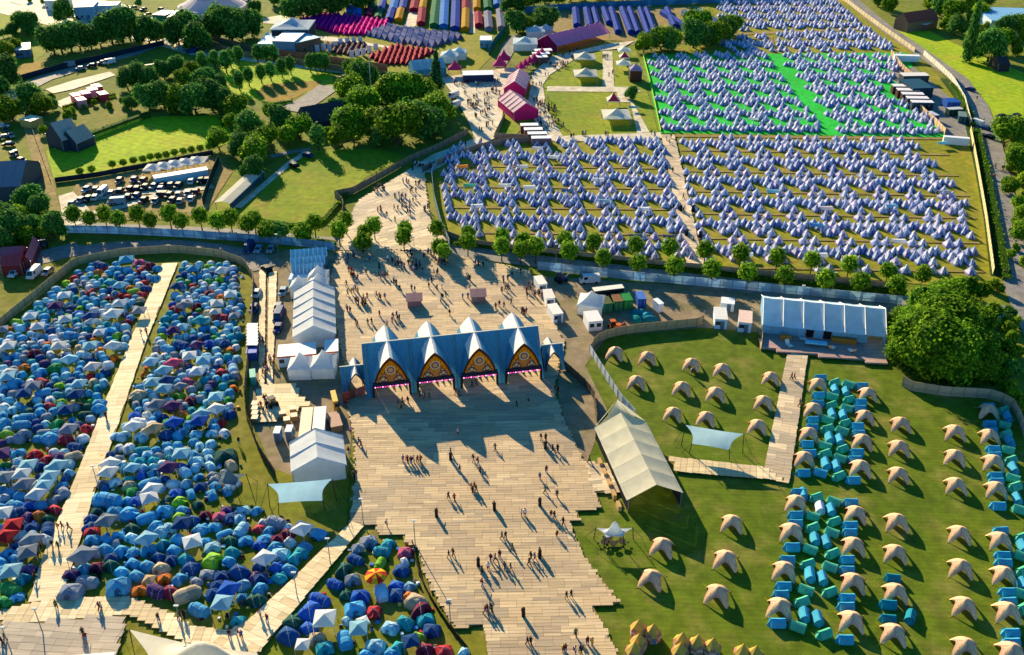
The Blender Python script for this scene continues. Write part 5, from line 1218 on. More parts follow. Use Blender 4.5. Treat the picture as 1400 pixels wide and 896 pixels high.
# clutter between tents: folding chairs, bags, tables too small to pick apart
cl = MB(); cc_ = [H(x) for x in ('#e8e8e8', '#2a2a30', '#c83a3a', '#3a7ac8', '#d8b060', '#4a4a52', '#2c6a4a', '#1c1c24', '#f0f0f0')]
for t in camp:
    for _ in range(rt_.choice([1, 2, 3])):
        a = rt_.uniform(0, 6.28); r = rt_.uniform(1.1, 1.9); s = rt_.uniform(.12, .35); x, y = t[0] + r * math.cos(a), t[1] + r * math.sin(a); h = rt_.uniform(.2, .8)
        cl.box((x - s, y - s, .1), (x + s, y + s * .6, .1 + h * .5), rt_.choice(cc_), 'matte', bottom=False)
        if rt_.random() < .3: cl.box((x - s, y + s * .6, .1), (x + s, y + s * .8, .1 + h), rt_.choice(cc_), 'matte', bottom=False)
cl.build('camping_gear', kind='stuff', label='camp chairs, bags and boxes scattered between the tents', cat='gear')
# parasol in the triangle
p = at(514, 790, 1.5); root = thing('parasol', (p.x, p.y, .05), 0, 'yellow and red striped parasol over a table in the triangle beside the plaza', 'parasol')
m = MB(); n = 10; m.grid([[(r * math.cos(q * 2 * math.pi / n), r * math.sin(q * 2 * math.pi / n), z) for q in range(n)] for r, z in ((1.75, 1.75), (1.0, 2.2), (.02, 2.5))], lambda i, j: H('#f0b020') if j % 2 else H('#c83020'), 'fabric', close=True); m.build('canopy', root)
m = MB(); m.tube([(0, 0, 0), (0, 0, 2.6)], .04, H('#d8d8d8'), 'metal', 6); m.build('pole', root)
m = MB(); m.lathe([(.01, .7), (.7, .7), (.7, .74), (.01, .74)], H('#e8e8e8'), 'matte', 10); m.build('table', root)
# ================= trees =================
def crown_mb(kind, n, R, Hh, z0, seed, cols, size=.5):
    rnd = random.Random(seed); m = MB(); blobs = []
    if kind == 'oval': blobs = [((0, 0, z0 + Hh * .45), (R, R, Hh * .45)), ((.1, 0, z0 + Hh * .68), (R * .8, R * .8, Hh * .36))]
    elif kind == 'ball': blobs = [((0, 0, z0 + Hh / 2), (R, R, Hh / 2))]
    elif kind == 'column':
        for k in range(5): blobs.append(((rnd.uniform(-.1, .1) * R, rnd.uniform(-.1, .1) * R, z0 + Hh * (k + .5) / 5), (R * (1.0, 1.05, .95, .75, .42)[k], R * (1.0, 1.05, .95, .75, .42)[k], Hh / 5 * .95)))
    else:
        nb = 9 if kind == 'big' else 5
        for k in range(nb):
            a = k * 2.4; r = R * (.55 * math.sqrt((k + .3) / nb)); zz = z0 + Hh * rnd.uniform(.26, .70) if k else z0 + Hh * .68
            s = R * rnd.uniform(.42, .58); blobs.append(((r * math.cos(a), r * math.sin(a), zz), (s, s, s * rnd.uniform(.7, .95) * Hh / R / 1.3)))
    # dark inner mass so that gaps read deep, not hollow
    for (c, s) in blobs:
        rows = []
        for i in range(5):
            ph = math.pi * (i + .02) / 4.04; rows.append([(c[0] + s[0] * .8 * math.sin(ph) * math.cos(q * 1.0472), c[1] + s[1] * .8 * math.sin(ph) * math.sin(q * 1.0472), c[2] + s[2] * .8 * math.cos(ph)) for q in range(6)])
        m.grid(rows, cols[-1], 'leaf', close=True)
    tot = sum(s[0] * s[1] + s[0] * s[2] for c, s in blobs)
    clump = {}
    for (c, s) in blobs:
        for _ in range(int(n * (s[0] * s[1] + s[0] * s[2]) / tot)):
            u = rnd.uniform(-1, 1); a = rnd.uniform(0, 6.283); q = math.sqrt(1 - u * u); rr_ = rnd.uniform(.72, 1.04) * (1 + .10 * math.sin(a * 3 + u * 5 + seed))
            nx, ny, nz_ = q * math.cos(a), q * math.sin(a), u
            p = Vector((c[0] + s[0] * nx * rr_, c[1] + s[1] * ny * rr_, c[2] + s[2] * nz_ * rr_))
            nn = (Vector((nx, ny, nz_ + .3)) + Vector((rnd.uniform(-.6, .6), rnd.uniform(-.6, .6), rnd.uniform(-.6, .6)))).normalized()
            t = nn.cross(Vector((rnd.uniform(-1, 1), rnd.uniform(-1, 1), rnd.uniform(-1, 1)))).normalized(); b = nn.cross(t); z = size * rnd.uniform(.6, 1.3)
            key = (int(a * 1.6), int(u * 3)); f = clump.setdefault(key, rnd.uniform(.8, 1.2)) * rnd.uniform(.85, 1.15); cc = rnd.choice(cols[:-1]); cc = (cc[0] * f, cc[1] * f, cc[2] * f, 1)
            m.face([p - t * z * .5, p + b * z * .35, p + t * z * .5, p - b * z * .35], cc, 'leaf')
    return m
def trunk_mb(h, r, forks=3, seed=0, spread=1.0):
    rnd = random.Random(seed); m = MB(); c = H('#5a4a38')
    m.tube([(0, 0, -.1), (0, 0, h * .5), (.05, .02, h)], [r * 1.3, r, r * .7], c, 'bark', 7)
    for k in range(forks):
        a = k * 6.283 / forks + rnd.uniform(0, 1); m.tube([(0, 0, h * .8), (spread * .5 * math.cos(a), spread * .5 * math.sin(a), h * 1.15), (spread * math.cos(a), spread * math.sin(a), h * 1.5)], [r * .6, r * .4, r * .15], c, 'bark', 5)
    return m
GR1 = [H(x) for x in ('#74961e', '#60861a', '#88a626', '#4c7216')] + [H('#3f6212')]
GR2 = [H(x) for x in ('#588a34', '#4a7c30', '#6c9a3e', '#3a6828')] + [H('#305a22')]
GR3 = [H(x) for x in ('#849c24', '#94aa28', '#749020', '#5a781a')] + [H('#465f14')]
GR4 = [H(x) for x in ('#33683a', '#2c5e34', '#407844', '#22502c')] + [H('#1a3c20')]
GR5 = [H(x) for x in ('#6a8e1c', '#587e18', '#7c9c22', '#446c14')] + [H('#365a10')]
def tree_proto(name, kind, n, R, Hh, z0, seed, cols, size, tr, cat='tree', group=None, label='x'):
    root = thing(name, label=label, cat=cat, group=group)
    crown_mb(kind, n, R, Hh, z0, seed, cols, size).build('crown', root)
    trunk_mb(max(1.2, z0 + Hh * .12), tr, 4, seed, R * .45).build('trunk', root)
    return root
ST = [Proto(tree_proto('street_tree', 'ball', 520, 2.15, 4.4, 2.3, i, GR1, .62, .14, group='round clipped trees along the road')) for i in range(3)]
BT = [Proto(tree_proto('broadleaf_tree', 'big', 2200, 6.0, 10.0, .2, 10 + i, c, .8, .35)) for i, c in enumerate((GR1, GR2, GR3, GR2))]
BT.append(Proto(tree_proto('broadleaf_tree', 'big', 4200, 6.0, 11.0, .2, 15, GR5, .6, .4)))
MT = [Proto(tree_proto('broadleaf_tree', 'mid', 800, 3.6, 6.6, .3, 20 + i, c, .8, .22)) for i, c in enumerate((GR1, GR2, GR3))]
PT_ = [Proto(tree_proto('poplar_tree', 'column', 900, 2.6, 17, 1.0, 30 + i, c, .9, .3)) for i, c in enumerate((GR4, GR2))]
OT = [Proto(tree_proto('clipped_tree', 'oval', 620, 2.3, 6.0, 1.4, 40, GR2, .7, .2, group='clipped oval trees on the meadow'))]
def tree(P_, px, py, s, label, hs=1.0, group=None, base=True, f=None):
    p = at(px, py); r = random.Random(int(px * 13 + py * 7)); v = f or r.uniform(1.0, 1.6)
    o = P_.put((p.x, p.y, 0), r.uniform(0, 6.28), (s, s, s * hs), label, group, cols={'crown': (v * r.uniform(.92, 1.08), v, v, 1)})
    return o
# near-side and far-side rows along the road: base points in the photograph
rowA = [(126, 323), (165, 324), (209, 325), (251, 327), (301, 329)]
near_row = [(732, 361), (778, 367), (824, 374), (871, 381), (920, 388), (971, 392), (1019, 396), (1070, 400), (1125, 405), (1172, 409), (1221, 414)]
far_row = [(772, 348), (811, 352), (868, 357), (914, 361), (962, 366), (1010, 370), (1060, 373), (1107, 378), (1157, 384), (1210, 391), (1258, 396)]
rnd = random.Random(2)
for i, (a, b) in enumerate(near_row): tree(ST[i % 3], a, b, rnd.uniform(.98, 1.12), 'round street tree, %s from the left, near side of the road past the plaza' % ordn(i))
for i, (a, b) in enumerate(far_row): tree(ST[i % 3], a, b, rnd.uniform(.95, 1.1), 'round street tree, %s from the left, far side of the road past the plaza' % ordn(i))
for i, (a, b) in enumerate([(105, 315), (147, 314), (192, 314), (235, 315), (277, 317), (318, 320), (350, 321)]): tree(ST[i % 3], a, b, rnd.uniform(1.0, 1.15), 'round street tree, %s from the left, far side of the road by the car park' % ordn(i))
for i, (a, b) in enumerate([(126, 318), (166, 320), (209, 321), (251, 323), (301, 325), (341, 328)]): tree(ST[i % 3], a, b, rnd.uniform(.95, 1.1), 'round street tree, %s from the left, near side of the road by the car park' % ordn(i))
for i, (a, b, s) in enumerate([(366, 332, 1.5), (384, 330, 1.5), (415, 334, 1.55), (432, 326, 1.1), (474, 322, 1.05), (465, 336, 1.1), (497, 348, 1.5), (513, 330, 1.1), (500, 330, 1.2), (555, 332, 1.0), (553, 346, 1.1), (598, 333, 1.05), (600, 352, 1.3), (608, 362, .9), (641, 338, .95), (640, 352, 1.05), (686, 341, .95), (686, 358, 1.05), (716, 345, 1.4), (712, 362, 1.0)]):
    tree(ST[i % 3] if s < 1.2 else MT[i % 2], a, b, s * .95 if s < 1.2 else s * .56, 'leafy tree, %s from the left, in the road row crossing the plaza' % ordn(i), group='trees in the road row at the plaza')
# clipped oval trees on the small meadow
for i, (a, b) in enumerate([(316, 92), (327, 88), (353, 86), (364, 86), (375, 86), (386, 106), (398, 102), (278, 96), (295, 94), (341, 118), (358, 114), (371, 111), (328, 124), (425, 99), (432, 98), (438, 98), (445, 98), (477, 106), (436, 206), (310, 100)]):
    tree(OT[0], a, b, 1.0 if i < 18 else 1.2, 'clipped oval tree, number %s counting the meadow rows from the left' % ordn(i), hs=1.0)
# hedge balls along the bright meadow
for i, (a, b) in enumerate([(111, 243), (127, 240), (155, 233), (170, 231), (184, 228), (197, 226), (207, 223), (218, 222), (229, 220), (240, 217), (252, 215), (263, 213), (275, 211), (287, 209)]):
    tree(ST[i % 3], a, b, .6, 'small round hedge tree, %s from the left, between bright meadow and car park' % ordn(i), hs=.8)
# woods
def scatter(pts, P_list, lab, smin=.8, smax=1.15, hs=1.0, grp=None):
    r = random.Random(len(pts) * 7)
    for i, q in enumerate(pts):
        s = q[2] if len(q) > 2 else r.uniform(smin, smax)
        tree(P_list[i % len(P_list)], q[0], q[1], s, lab % ordn(i), hs, group=grp)
scatter([(480, 190, 1.1), (512, 186, 1.0), (545, 198, 1.35), (570, 186, 1.2), (500, 160, 1.1), (530, 150, 1.2), (556, 148, 1.3), (590, 190, 1.1), (600, 170, 1.1), (585, 150, 1.1), (468, 200, .8), (520, 200, .7)], [BT[0], BT[2], BT[0], BT[1]], 'broad green tree, %s from the west, in the dense grove beside the promenade')
scatter([(598, 140, 1.0)], PT_, 'tall narrow dark poplar, the %s rising behind the promenade grove')
scatter([(330, 215, .8), (350, 225, .9), (318, 180, .9), (345, 190, 1.0), (365, 205, .8), (395, 200, 1.0), (385, 180, .9), (410, 190, .8), (370, 165, .9), (345, 245, .7), (300, 205, .7), (450, 190, .6), (466, 165, .8), (480, 140, 1.0), (466, 132, .9), (500, 125, 1.1), (488, 110, .8)], [BT[1], BT[0], MT[0]], 'bushy tree, %s from the start of the wood around the thatched barn')
scatter([(205, 150, .9), (225, 148, 1.0), (248, 152, 1.0), (268, 155, 1.1), (290, 150, 1.1), (310, 152, .9), (255, 122, .8), (280, 125, .9), (300, 128, .7), (240, 105, .8), (262, 108, .7), (205, 120, .8), (190, 118, .9), (175, 122, .8), (325, 162, .9), (180, 150, .5), (225, 108, .7)], [BT[1], BT[1], BT[2], BT[1]], 'dark bushy tree, %s in the wood above the bright meadow')
scatter([(75, 75, 1.1), (85, 72, 1.1), (98, 70, 1.15), (110, 68, 1.0), (125, 66, .9), (138, 64, .8), (154, 60, 1.3), (168, 58, 1.4), (178, 55, 1.0), (205, 62, 1.2), (215, 60, 1.0), (90, 30, 1.0), (40, 45, .9), (30, 42, .8)], [BT[3], BT[1]], 'tall dark tree, %s from the left in the belt below the main road', hs=1.1)
scatter([(5, 52, .6), (17, 50, .6), (12, 82, .8), (38, 50, .7), (50, 50, .6), (22, 75, .7), (2, 140, 1.4), (8, 120, 1.2), (18, 165, .9), (35, 160, .9), (48, 150, 1.0), (60, 158, .8), (72, 150, .7)], [MT[1], BT[1], BT[2]], 'leafy tree, %s in the scattered group at the upper left edge')
scatter([(245, 62, 1.2), (262, 58, 1.3), (273, 72, 1.2), (300, 55, 1.4), (318, 58, 1.4), (330, 52, 1.2), (345, 50, 1.0), (350, 20, .6), (375, 8, .7)], [BT[1], BT[3]], 'tall dark tree, %s from the left behind the round-roofed arena', hs=1.1)
scatter([(402, 28, 1.3), (415, 26, 1.4), (430, 24, 1.3), (445, 22, 1.2), (462, 20, 1.2), (480, 14, 1.1), (500, 12, 1.0)], [BT[3], BT[1]], 'dark green tree, %s from the left behind the magenta tent block')
scatter([(706, 45, 1.0), (722, 44, .7), (745, 42, 1.1), (700, 20, 1.2), (715, 12, 1.1), (730, 8, 1.1), (745, 6, 1.0), (760, 4, 1.0), (780, 2, 1.1), (800, 1, 1.0), (825, 0, 1.1), (850, 0, 1.0), (880, -1, 1.0), (910, -2, 1.1), (940, -3, 1.0)], [BT[1], BT[2], BT[3]], 'leafy tree, %s from the left along the top treeline right of the halls')
scatter([(880, 72, .8), (890, 70, .8), (903, 68, 1.0), (913, 70, .9), (920, 68, .8), (948, 66, 1.2), (950, 50, 1.2), (965, 64, .9), (980, 62, 1.0), (992, 56, 1.0), (1000, 48, .9), (862, 136, .5)], [BT[0], BT[1]], 'dark tree, %s from the left in the clump above the green carpet')
scatter([(1320, 85, 1.0)], PT_[1:], 'tall narrow cypress-like poplar, the %s beside the upper right gardens', hs=1.3)
scatter([(1200, 10, .7), (1215, 18, .7), (1270, 12, 1.0), (1285, 22, 1.0), (1300, 30, 1.0), (1290, 40, .8), (1305, 48, .9), (1335, 35, 1.0), (1345, 48, .9), (1370, 52, 1.0), (1385, 50, 1.0), (1398, 55, 1.0), (1350, 85, 1.4), (1365, 72, 1.0), (1325, 12, 1.0), (1345, 10, 1.0), (1300, 8, 1.0), (1388, 75, .9), (1240, 40, .5)], [BT[1], BT[0], MT[2]], 'garden tree, %s among the upper right houses')
scatter([(1372, 200, 1.0), (1385, 222, .9), (1395, 240, .9), (1388, 205, .7), (1378, 265, .5), (1395, 300, .6), (1396, 330, .6), (1390, 190, .6)], [BT[0], MT[0]], 'roadside tree, %s from the top on the far side of the right road')
scatter([(1262, 508, 1.25), (1295, 518, 1.15), (1243, 492, 1.0), (1318, 505, .9), (1310, 455, .8), (1290, 440, .9), (1270, 450, 1.0), (1240, 470, .8), (1280, 480, 1.2)], [BT[4]], 'huge rounded tree crown, %s in the clump beside the terrace marquee')
scatter([(1308, 408, .8), (1325, 408, .8), (1340, 412, .7), (1355, 398, .5), (1365, 402, .4), (1290, 412, .7)], [MT[0], MT[2]], 'bushy tree, %s from the left at the corner of the lilac field')
scatter([(42, 290, .8), (30, 310, .9), (55, 300, .7), (68, 312, .7), (20, 330, .9), (38, 335, .8), (75, 325, .7), (60, 330, .6), (5, 320, .9), (40, 265, .5), (5, 345, .7), (45, 340, .5), (50, 322, .6)], [BT[1], MT[0]], 'dark tree, %s in the thicket beside the red sheds')
scatter([(x, y, .45) for x, y in [(1375, 455), (1382, 470), (1390, 490), (1370, 520), (1378, 535), (1385, 550), (1350, 470), (1355, 440), (1395, 560)]], [MT[2], MT[0]], 'low yellow-green bush, %s on the slope at the right edge')
rb = random.Random(4)
scatter([(rb.uniform(1325, 1385), rb.uniform(430, 535), rb.uniform(.35, .7)) for _ in range(22)], [MT[2], MT[0], MT[1]], 'shrubby bush, %s in the shaded scrub right of the huge trees')
scatter([(1225, 458, .6), (1232, 500, .7), (1335, 520, .7), (1325, 470, .8), (1258, 440, .7)], [BT[4]], 'side crown, %s skirting the huge tree clump by the terrace')
scatter([(rb.uniform(1380, 1402), 190 + 11 * i, rb.uniform(.35, .7)) for i in range(17)], [MT[2], MT[0]], 'roadside bush, %s from the top beyond the right road')
scatter([(95, 165, .6), (110, 140, .4), (130, 145, .35), (150, 148, .4), (170, 145, .5), (60, 185, .5), (90, 195, .5), (115, 150, .3), (72, 140, .5), (100, 156, .4), (300, 140, .5), (245, 40, .7), (225, 45, .6), (190, 32, .5), (170, 20, .5), (150, 40, .6), (120, 45, .6), (60, 8, .5), (40, 3, .5), (190, 10, .6), (330, 30, .7), (350, 32, .6)], [MT[2], MT[1], MT[0]], 'small leafy tree, %s among the gardens and lots at the upper left')
# hedges
def hedge(pts, w, h, label, cols=GR1, size=.6, dens=5):
    r = random.Random(int(pts[0][0])); P = [at(*p) for p in pts]; o = P[0]; root = thing('hedge', (o.x, o.y, 0), 0, label, 'hedge'); m = MB(); b_ = MB()
    for p, q in zip(P[:-1], P[1:]):
        d = q - p; L = d.length; d.normalize(); nn = Vector((-d.y, d.x, 0)); p0, q0 = p - o, q - o
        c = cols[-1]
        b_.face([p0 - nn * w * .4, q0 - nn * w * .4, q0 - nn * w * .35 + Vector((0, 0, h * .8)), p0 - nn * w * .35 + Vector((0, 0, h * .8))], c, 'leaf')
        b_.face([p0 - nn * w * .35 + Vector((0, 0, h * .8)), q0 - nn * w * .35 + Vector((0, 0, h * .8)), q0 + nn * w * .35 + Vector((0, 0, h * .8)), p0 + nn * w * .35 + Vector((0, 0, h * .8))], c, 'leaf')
        for _ in range(int(L * dens)):
            x = p0 + d * r.uniform(0, L) + nn * r.uniform(-w / 2, w / 2) + Vector((0, 0, h * (1 - .9 * r.random() ** 2) * r.uniform(.9, 1.15)))
            n_ = Vector((r.uniform(-1, 1), r.uniform(-1, 1), r.uniform(-.2, 1))).normalized(); t = n_.cross(Vector((r.uniform(-1, 1), r.uniform(-1, 1), .3))).normalized(); b = n_.cross(t); z = size * r.uniform(.6, 1.3)
            f = r.uniform(.75, 1.25); cc = r.choice(cols[:-1]); m.face([x - t * z * .5, x + b * z * .4, x + t * z * .5, x - b * z * .4], (cc[0] * f, cc[1] * f, cc[2] * f, 1), 'leaf')
    m.add(b_); m.build('foliage', root)
    return root
hedge([(100, 198), (138, 184), (170, 172), (204, 160)], 2.5, 2.2, 'long dark hedge along the upper side of the bright meadow', GR2)
hedge([(85, 150), (120, 141), (158, 132)], 1.5, 1.5, 'low yellow-green hedge above the garden behind the farmhouse', GR3)
hedge([(1300, 118), (1322, 150), (1332, 175)], 2.2, 1.6, 'low dark hedge lining the coach yard along the right road', GR1)
hedge([(1335, 180), (1348, 235), (1360, 300), (1376, 385)], 2.6, 1.3, 'long dark hedge beside the right road past the lilac field', GR1)
hedge([(300, 325), (360, 328), (440, 333), (462, 336)], 1.6, 1.3, 'low dark hedge along the road north of the glazed shelters', GR1)
hedge([(1000, 378), (1080, 388), (1160, 395), (1240, 402)], 1.6, 1.0, 'low dark hedge between the lilac field fence and the road', GR1)
hedge([(620, 335), (700, 343), (800, 355), (900, 366), (1000, 378)], 1.6, 1.0, 'low dark hedge between the left lilac field fence and the road', GR1)
hedge([(480, 262), (440, 306), (400, 310), (330, 300)], 1.5, 1.0, 'low hedge on the lower side of the dark green meadow', GR1)
hedge([(300, 172), (316, 168), (330, 190), (318, 196)], 4, 3, 'round scrub hedge at the right end of the bright meadow', GR2)
hedge([(360, 142), (372, 144), (400, 140)], 1.5, 1.0, 'low dark hedge below the golden dry field', GR2)
# ================= fences =================
FCACHE = {}
def fence(label, pts, h, c, step=3.0, mat='matte', name='fence', th=.06, gap=.06, cap=None, kindname='panel', cat='fence', jit=.08):
    P = [at(*p) for p in pts]; o = P[0]; root = thing(name, (o.x, o.y, 0), 0, label, cat); r = random.Random(int(pts[0][0] + pts[0][1]))
    # resample
    tot = sum((q - p).length for p, q in zip(P[:-1], P[1:])); n = max(1, round(tot / step)); n = min(n, 290); st = tot / n; key = (round(st, 2), h, c[0], mat, th)
    def at_len(s):
        for p, q in zip(P[:-1], P[1:]):
            L = (q - p).length
            if s <= L + 1e-6: return p + (q - p) * (s / L)
            s -= L
        return P[-1]
    if key not in FCACHE:
        m = MB(); m.box((-st / 2 + gap / 2, -th / 2, .05), (st / 2 - gap / 2, th / 2, h), (1, 1, 1, 1), mat)
        m.box((-st / 2 + gap / 2, -th / 2 - .05, h * .3), (st / 2 - gap / 2, -th / 2, h * .36), (.8, .8, .8, 1), mat)
        FCACHE[key] = m.mesh('panel'); q = MB(); q.box((-.05, -.1, 0), (.05, .1, h + .06), (.6, .6, .6, 1), mat); FCACHE[key + ('p',)] = q.mesh('post')
    for i in range(n):
        a, b = at_len(i * st), at_len((i + 1) * st - 1e-4); d = b - a; mid = (a + b) / 2 - o
        link(kindname, FCACHE[key], root, (mid.x, mid.y, 0), math.atan2(d.y, d.x), col=J(c, jit, r))
        link('post', FCACHE[key + ('p',)], root, (a.x - o.x, a.y - o.y, 0), math.atan2(d.y, d.x), col=c)
    return root
WD, WBL, WWH = H('#b79a70'), H('#9cc0dc'), H('#e0e4e6')
fence('pale blue and white screen fence along the road past the plaza', [(735, 369), (800, 376), (870, 384), (950, 391), (1040, 399), (1130, 407), (1232, 417)], 2.3, H('#b8cfde'), 2.9, 'sheet', jit=.2)
fence('pale blue screen fence beside the road above the car track', [(88, 319), (150, 320), (250, 325), (340, 331), (400, 336), (458, 343)], 2.3, H('#8ab4d4'), 2.9, 'sheet', jit=.15)
fence('wooden board fence curving round the top of the west camp', [(0, 449), (50, 408), (104, 363), (170, 350), (240, 346), (300, 352), (335, 364), (347, 385), (346, 430), (341, 480), (335, 540)], 2.2, WD, 2.4)
fence('dark wooden fence along the east side of the west camp', [(335, 540), (338, 575), (355, 620), (378, 655)], 2.0, H('#4a4036'), 2.4)
fence('wooden board fence curving round the north end of the star shade lawn', [(808, 482), (814, 470), (835, 461), (870, 455), (920, 450), (960, 446), (962, 436)], 2.2, WD, 2.4)
fence('white screen fence slanting down beside the star shade lawn', [(806, 482), (826, 515), (848, 550), (868, 572)], 2.0, H('#dde2e6'), 2.4, 'sheet')
fence('dark fence running down from the right side hall', [(772, 505), (800, 530), (812, 545), (816, 578)], 2.0, H('#5a5040'), 2.4)
fence('wooden board fence curving below the huge trees at the right edge', [(1233, 528), (1240, 534), (1290, 542), (1350, 545), (1380, 555), (1392, 575), (1400, 600)], 2.3, H('#b8a080'), 2.4)
fence('long wooden fence between the left lilac field and the road', [(604, 322), (640, 336), (720, 347), (830, 358), (900, 366), (960, 371)], 2.0, H('#a89078'), 3.0)
fence('long wooden fence between the right lilac field and the road', [(966, 372), (1050, 380), (1130, 388), (1230, 398)], 2.0, H('#a89078'), 3.0)
fence('pale wooden fence along the right edge of the lilac field', [(1326, 180), (1336, 235), (1347, 300), (1357, 376)], 2.0, H('#d8c490'), 3.0)
fence('curved pale blue screen fence at the left edge of the lilac field', [(615, 338), (603, 310), (594, 275), (590, 240), (598, 226)], 2.2, H('#a8c4cc'), 2.8, 'sheet')
fence('wooden fence along the promenade above the dark green meadow', [(640, 184), (600, 205), (560, 222), (520, 245), (482, 266), (458, 270), (470, 282), (468, 306), (452, 320)], 2.2, H('#8a7660'), 2.8)
fence('wooden fence on the far side of the promenade above the lilac field', [(690, 162), (676, 190), (720, 192), (748, 196)], 2.0, H('#a08870'), 3)
fence('brown wooden fence between promenade and left lilac field', [(578, 236), (610, 222), (650, 206), (690, 197), (750, 194)], 2.0, H('#8a7468'), 3)
fence('long brown wooden fence along the lane below the magenta tents', [(280, 62), (330, 78), (400, 88), (460, 98), (520, 106), (590, 112)], 2.6, H('#9a7c5e'), 4)
fence('second brown wooden fence behind the lane below the tents', [(285, 55), (340, 70), (410, 80), (470, 88), (530, 97)], 2.6, H('#8a6e54'), 4)
fence('wooden fence on the left of the coach yard', [(1217, 76), (1232, 96), (1250, 112)], 2.6, H('#b89a78'), 3)
fence('wooden fence below the coaches beside the green carpet', [(1246, 141), (1262, 158), (1278, 172), (1291, 186)], 2.6, H('#c8a884'), 3)
fence('pale screen fence between coach yard and hedge', [(1262, 76), (1285, 96), (1302, 112), (1318, 140), (1326, 172)], 2.2, H('#d0ccba'), 3)
fence('pale fence following the right road at the top', [(1152, 0), (1175, 18), (1205, 40), (1250, 72)], 2.0, H('#c8b894'), 4)
fence('yellow low fence on the left side of the green carpet', [(879, 76), (888, 110), (896, 145), (903, 180)], .9, H('#c8e04a'), 3)
fence('dark fence between bright meadow and car park', [(76, 250), (130, 243), (200, 230), (270, 216), (292, 212)], 1.6, H('#26303a'), 4)
fence('dark fence between field and upper left road', [(24, 112), (80, 96), (140, 82), (200, 68), (225, 62)], 2.2, H('#1e3040'), 5)
fence('dark slanting screen beside the car park and greenhouse', [(278, 280), (284, 262), (292, 240), (300, 222)], 2.4, H('#1f3a40'), 3)
fence('dark stained low fence at the left edge of the meadow', [(43, 175), (52, 200), (62, 228), (70, 250)], 1.2, H('#b8b48a'), 4)
fence('blue screen fence across the top behind the blue tent rows', [(716, 18), (790, 13), (870, 9), (960, 5), (1060, 3), (1130, 1)], 3.0, H('#4a8ab4'), 6, 'sheet')
fence('teal curved screen beside the service road', [(690, 45), (676, 62), (668, 76)], 3.0, H('#2a7a84'), 4, 'sheet')
fence('red graffiti-covered banner fence beside the left side hall', [(470, 552), (484, 547), (500, 541)], 2.4, H('#a8665a'), 2.0, 'sheet', jit=.5)
fence('low wooden fence edging the triangle campsite towards the plaza', [(564, 745), (574, 790), (590, 822), (612, 856), (640, 890)], .9, H('#3a3226'), 2.4)
fence('white gate fence on the left of the pale cabins by the yard', [(1043, 447), (1040, 480)], 1.6, H('#d0c070'), 2.4)
# ================= far coloured tent blocks =================
def strip_hall(label, x0, y0, x1, y1, wpx, c, group, h=2.6):
    a, b = at(x0, y0), at(x1, y1); d = a - b; L = d.length; ang = math.atan2(d.y, d.x); w = wpx * (CAMH / CP) / ((y0 + y1) / 2 - HORIZ)
    root = thing('row_tent', (b.x, b.y, 0), ang, label, 'tent', group); n = max(2, int(L / 7)); r = random.Random(int(x0))
    for k in range(n):
        s0, s1 = L * k / n, L * (k + 1) / n - .25; cc = J(c, .06, r)
        m = MB(); m.face([(s0, -w / 2, 1.9), (s0, 0, h), (s1, 0, h), (s1, -w / 2, 1.9)][::-1], cc, 'sheet'); m.face([(s0, 0, h), (s0, w / 2, 1.9), (s1, w / 2, 1.9), (s1, 0, h)][::-1], cc, 'sheet'); m.build('roof_panel', root)
    m = MB(); m.box((.1, -w * .46, 0), (L - .3, w * .46, 1.85), J(c, .05, r), 'sheet'); m.build('body', root)
BB, LB, RD, YL, GN, GY = H('#1f4cb4'), H('#2f86d8'), H('#a8204a'), H('#c8980e'), H('#0e7a4e'), H('#8a8ca8')
NM = {id(BB): 'royal blue', id(LB): 'light blue', id(RD): 'crimson', id(YL): 'yellow', id(GN): 'green', id(GY): 'grey'}
o4 = lambda x, y: (460 + x / 5.97, y / 5.97)
ST4 = [(122, 64, 120, 112, 80, LB), (205, 62, 192, 100, 50, YL), (178, 108, 172, 152, 70, LB), (300, 46, 288, 96, 70, GN), (272, 100, 262, 158, 66, RD), (388, 32, 362, 106, 60, BB), (360, 104, 338, 172, 60, GN), (492, -20, 462, 104, 66, LB), (564, -20, 540, 96, 62, BB), (455, 102, 430, 184, 62, BB), (530, 98, 506, 188, 62, YL), (655, -20, 630, 104, 66, RD), (724, -20, 702, 96, 60, YL), (704, 98, 690, 216, 66, RD), (826, -30, 795, 232, 70, GN), (888, -30, 874, 238, 72, LB), (978, -30, 968, 256, 72, BB), (1055, -20, 1052, 98, 58, RD), (1056, 100, 1050, 262, 64, YL), (1145, -20, 1146, 98, 60, YL), (1225, -20, 1238, 98, 66, GN), (1306, -20, 1312, 70, 60, LB), (1155, 130, 1162, 232, 66, RD), (1232, 126, 1244, 262, 66, GY), (1330, 108, 1346, 256, 62, GY)]
for i, (a, b, c_, d_, w_, co) in enumerate(ST4):
    x0, y0 = o4(a, b); x1, y1 = o4(c_, d_)
    strip_hall('long %s tent row, %s from the left in the colourful rows at the top' % (NM[id(co)], ordn(i)), x0, y0, x1, y1, w_ / 5.97, co, 'colourful long tent rows')
ST5 = [(575, 95, 588, 232, 58), (662, 95, 694, 240, 54), (725, 92, 760, 225, 46), (805, 92, 850, 210, 48), (868, 92, 925, 285, 50), (955, 90, 1030, 288, 50), (1016, 90, 1088, 292, 44), (1100, 92, 1172, 305, 40), (1152, 92, 1228, 302, 42), (1320, 92, 1385, 240, 46)]
NB = H('#1c4ab0')
for i, (a, b, c_, d_, w_) in enumerate(ST5):
    strip_hall('dark blue row of joined tents, %s from the left behind the magenta marquee' % ordn(i), 690 + a / 5.97, b / 5.97, 690 + c_ / 5.97, d_ / 5.97, w_ / 5.97, NB, 'dark blue long tent rows')
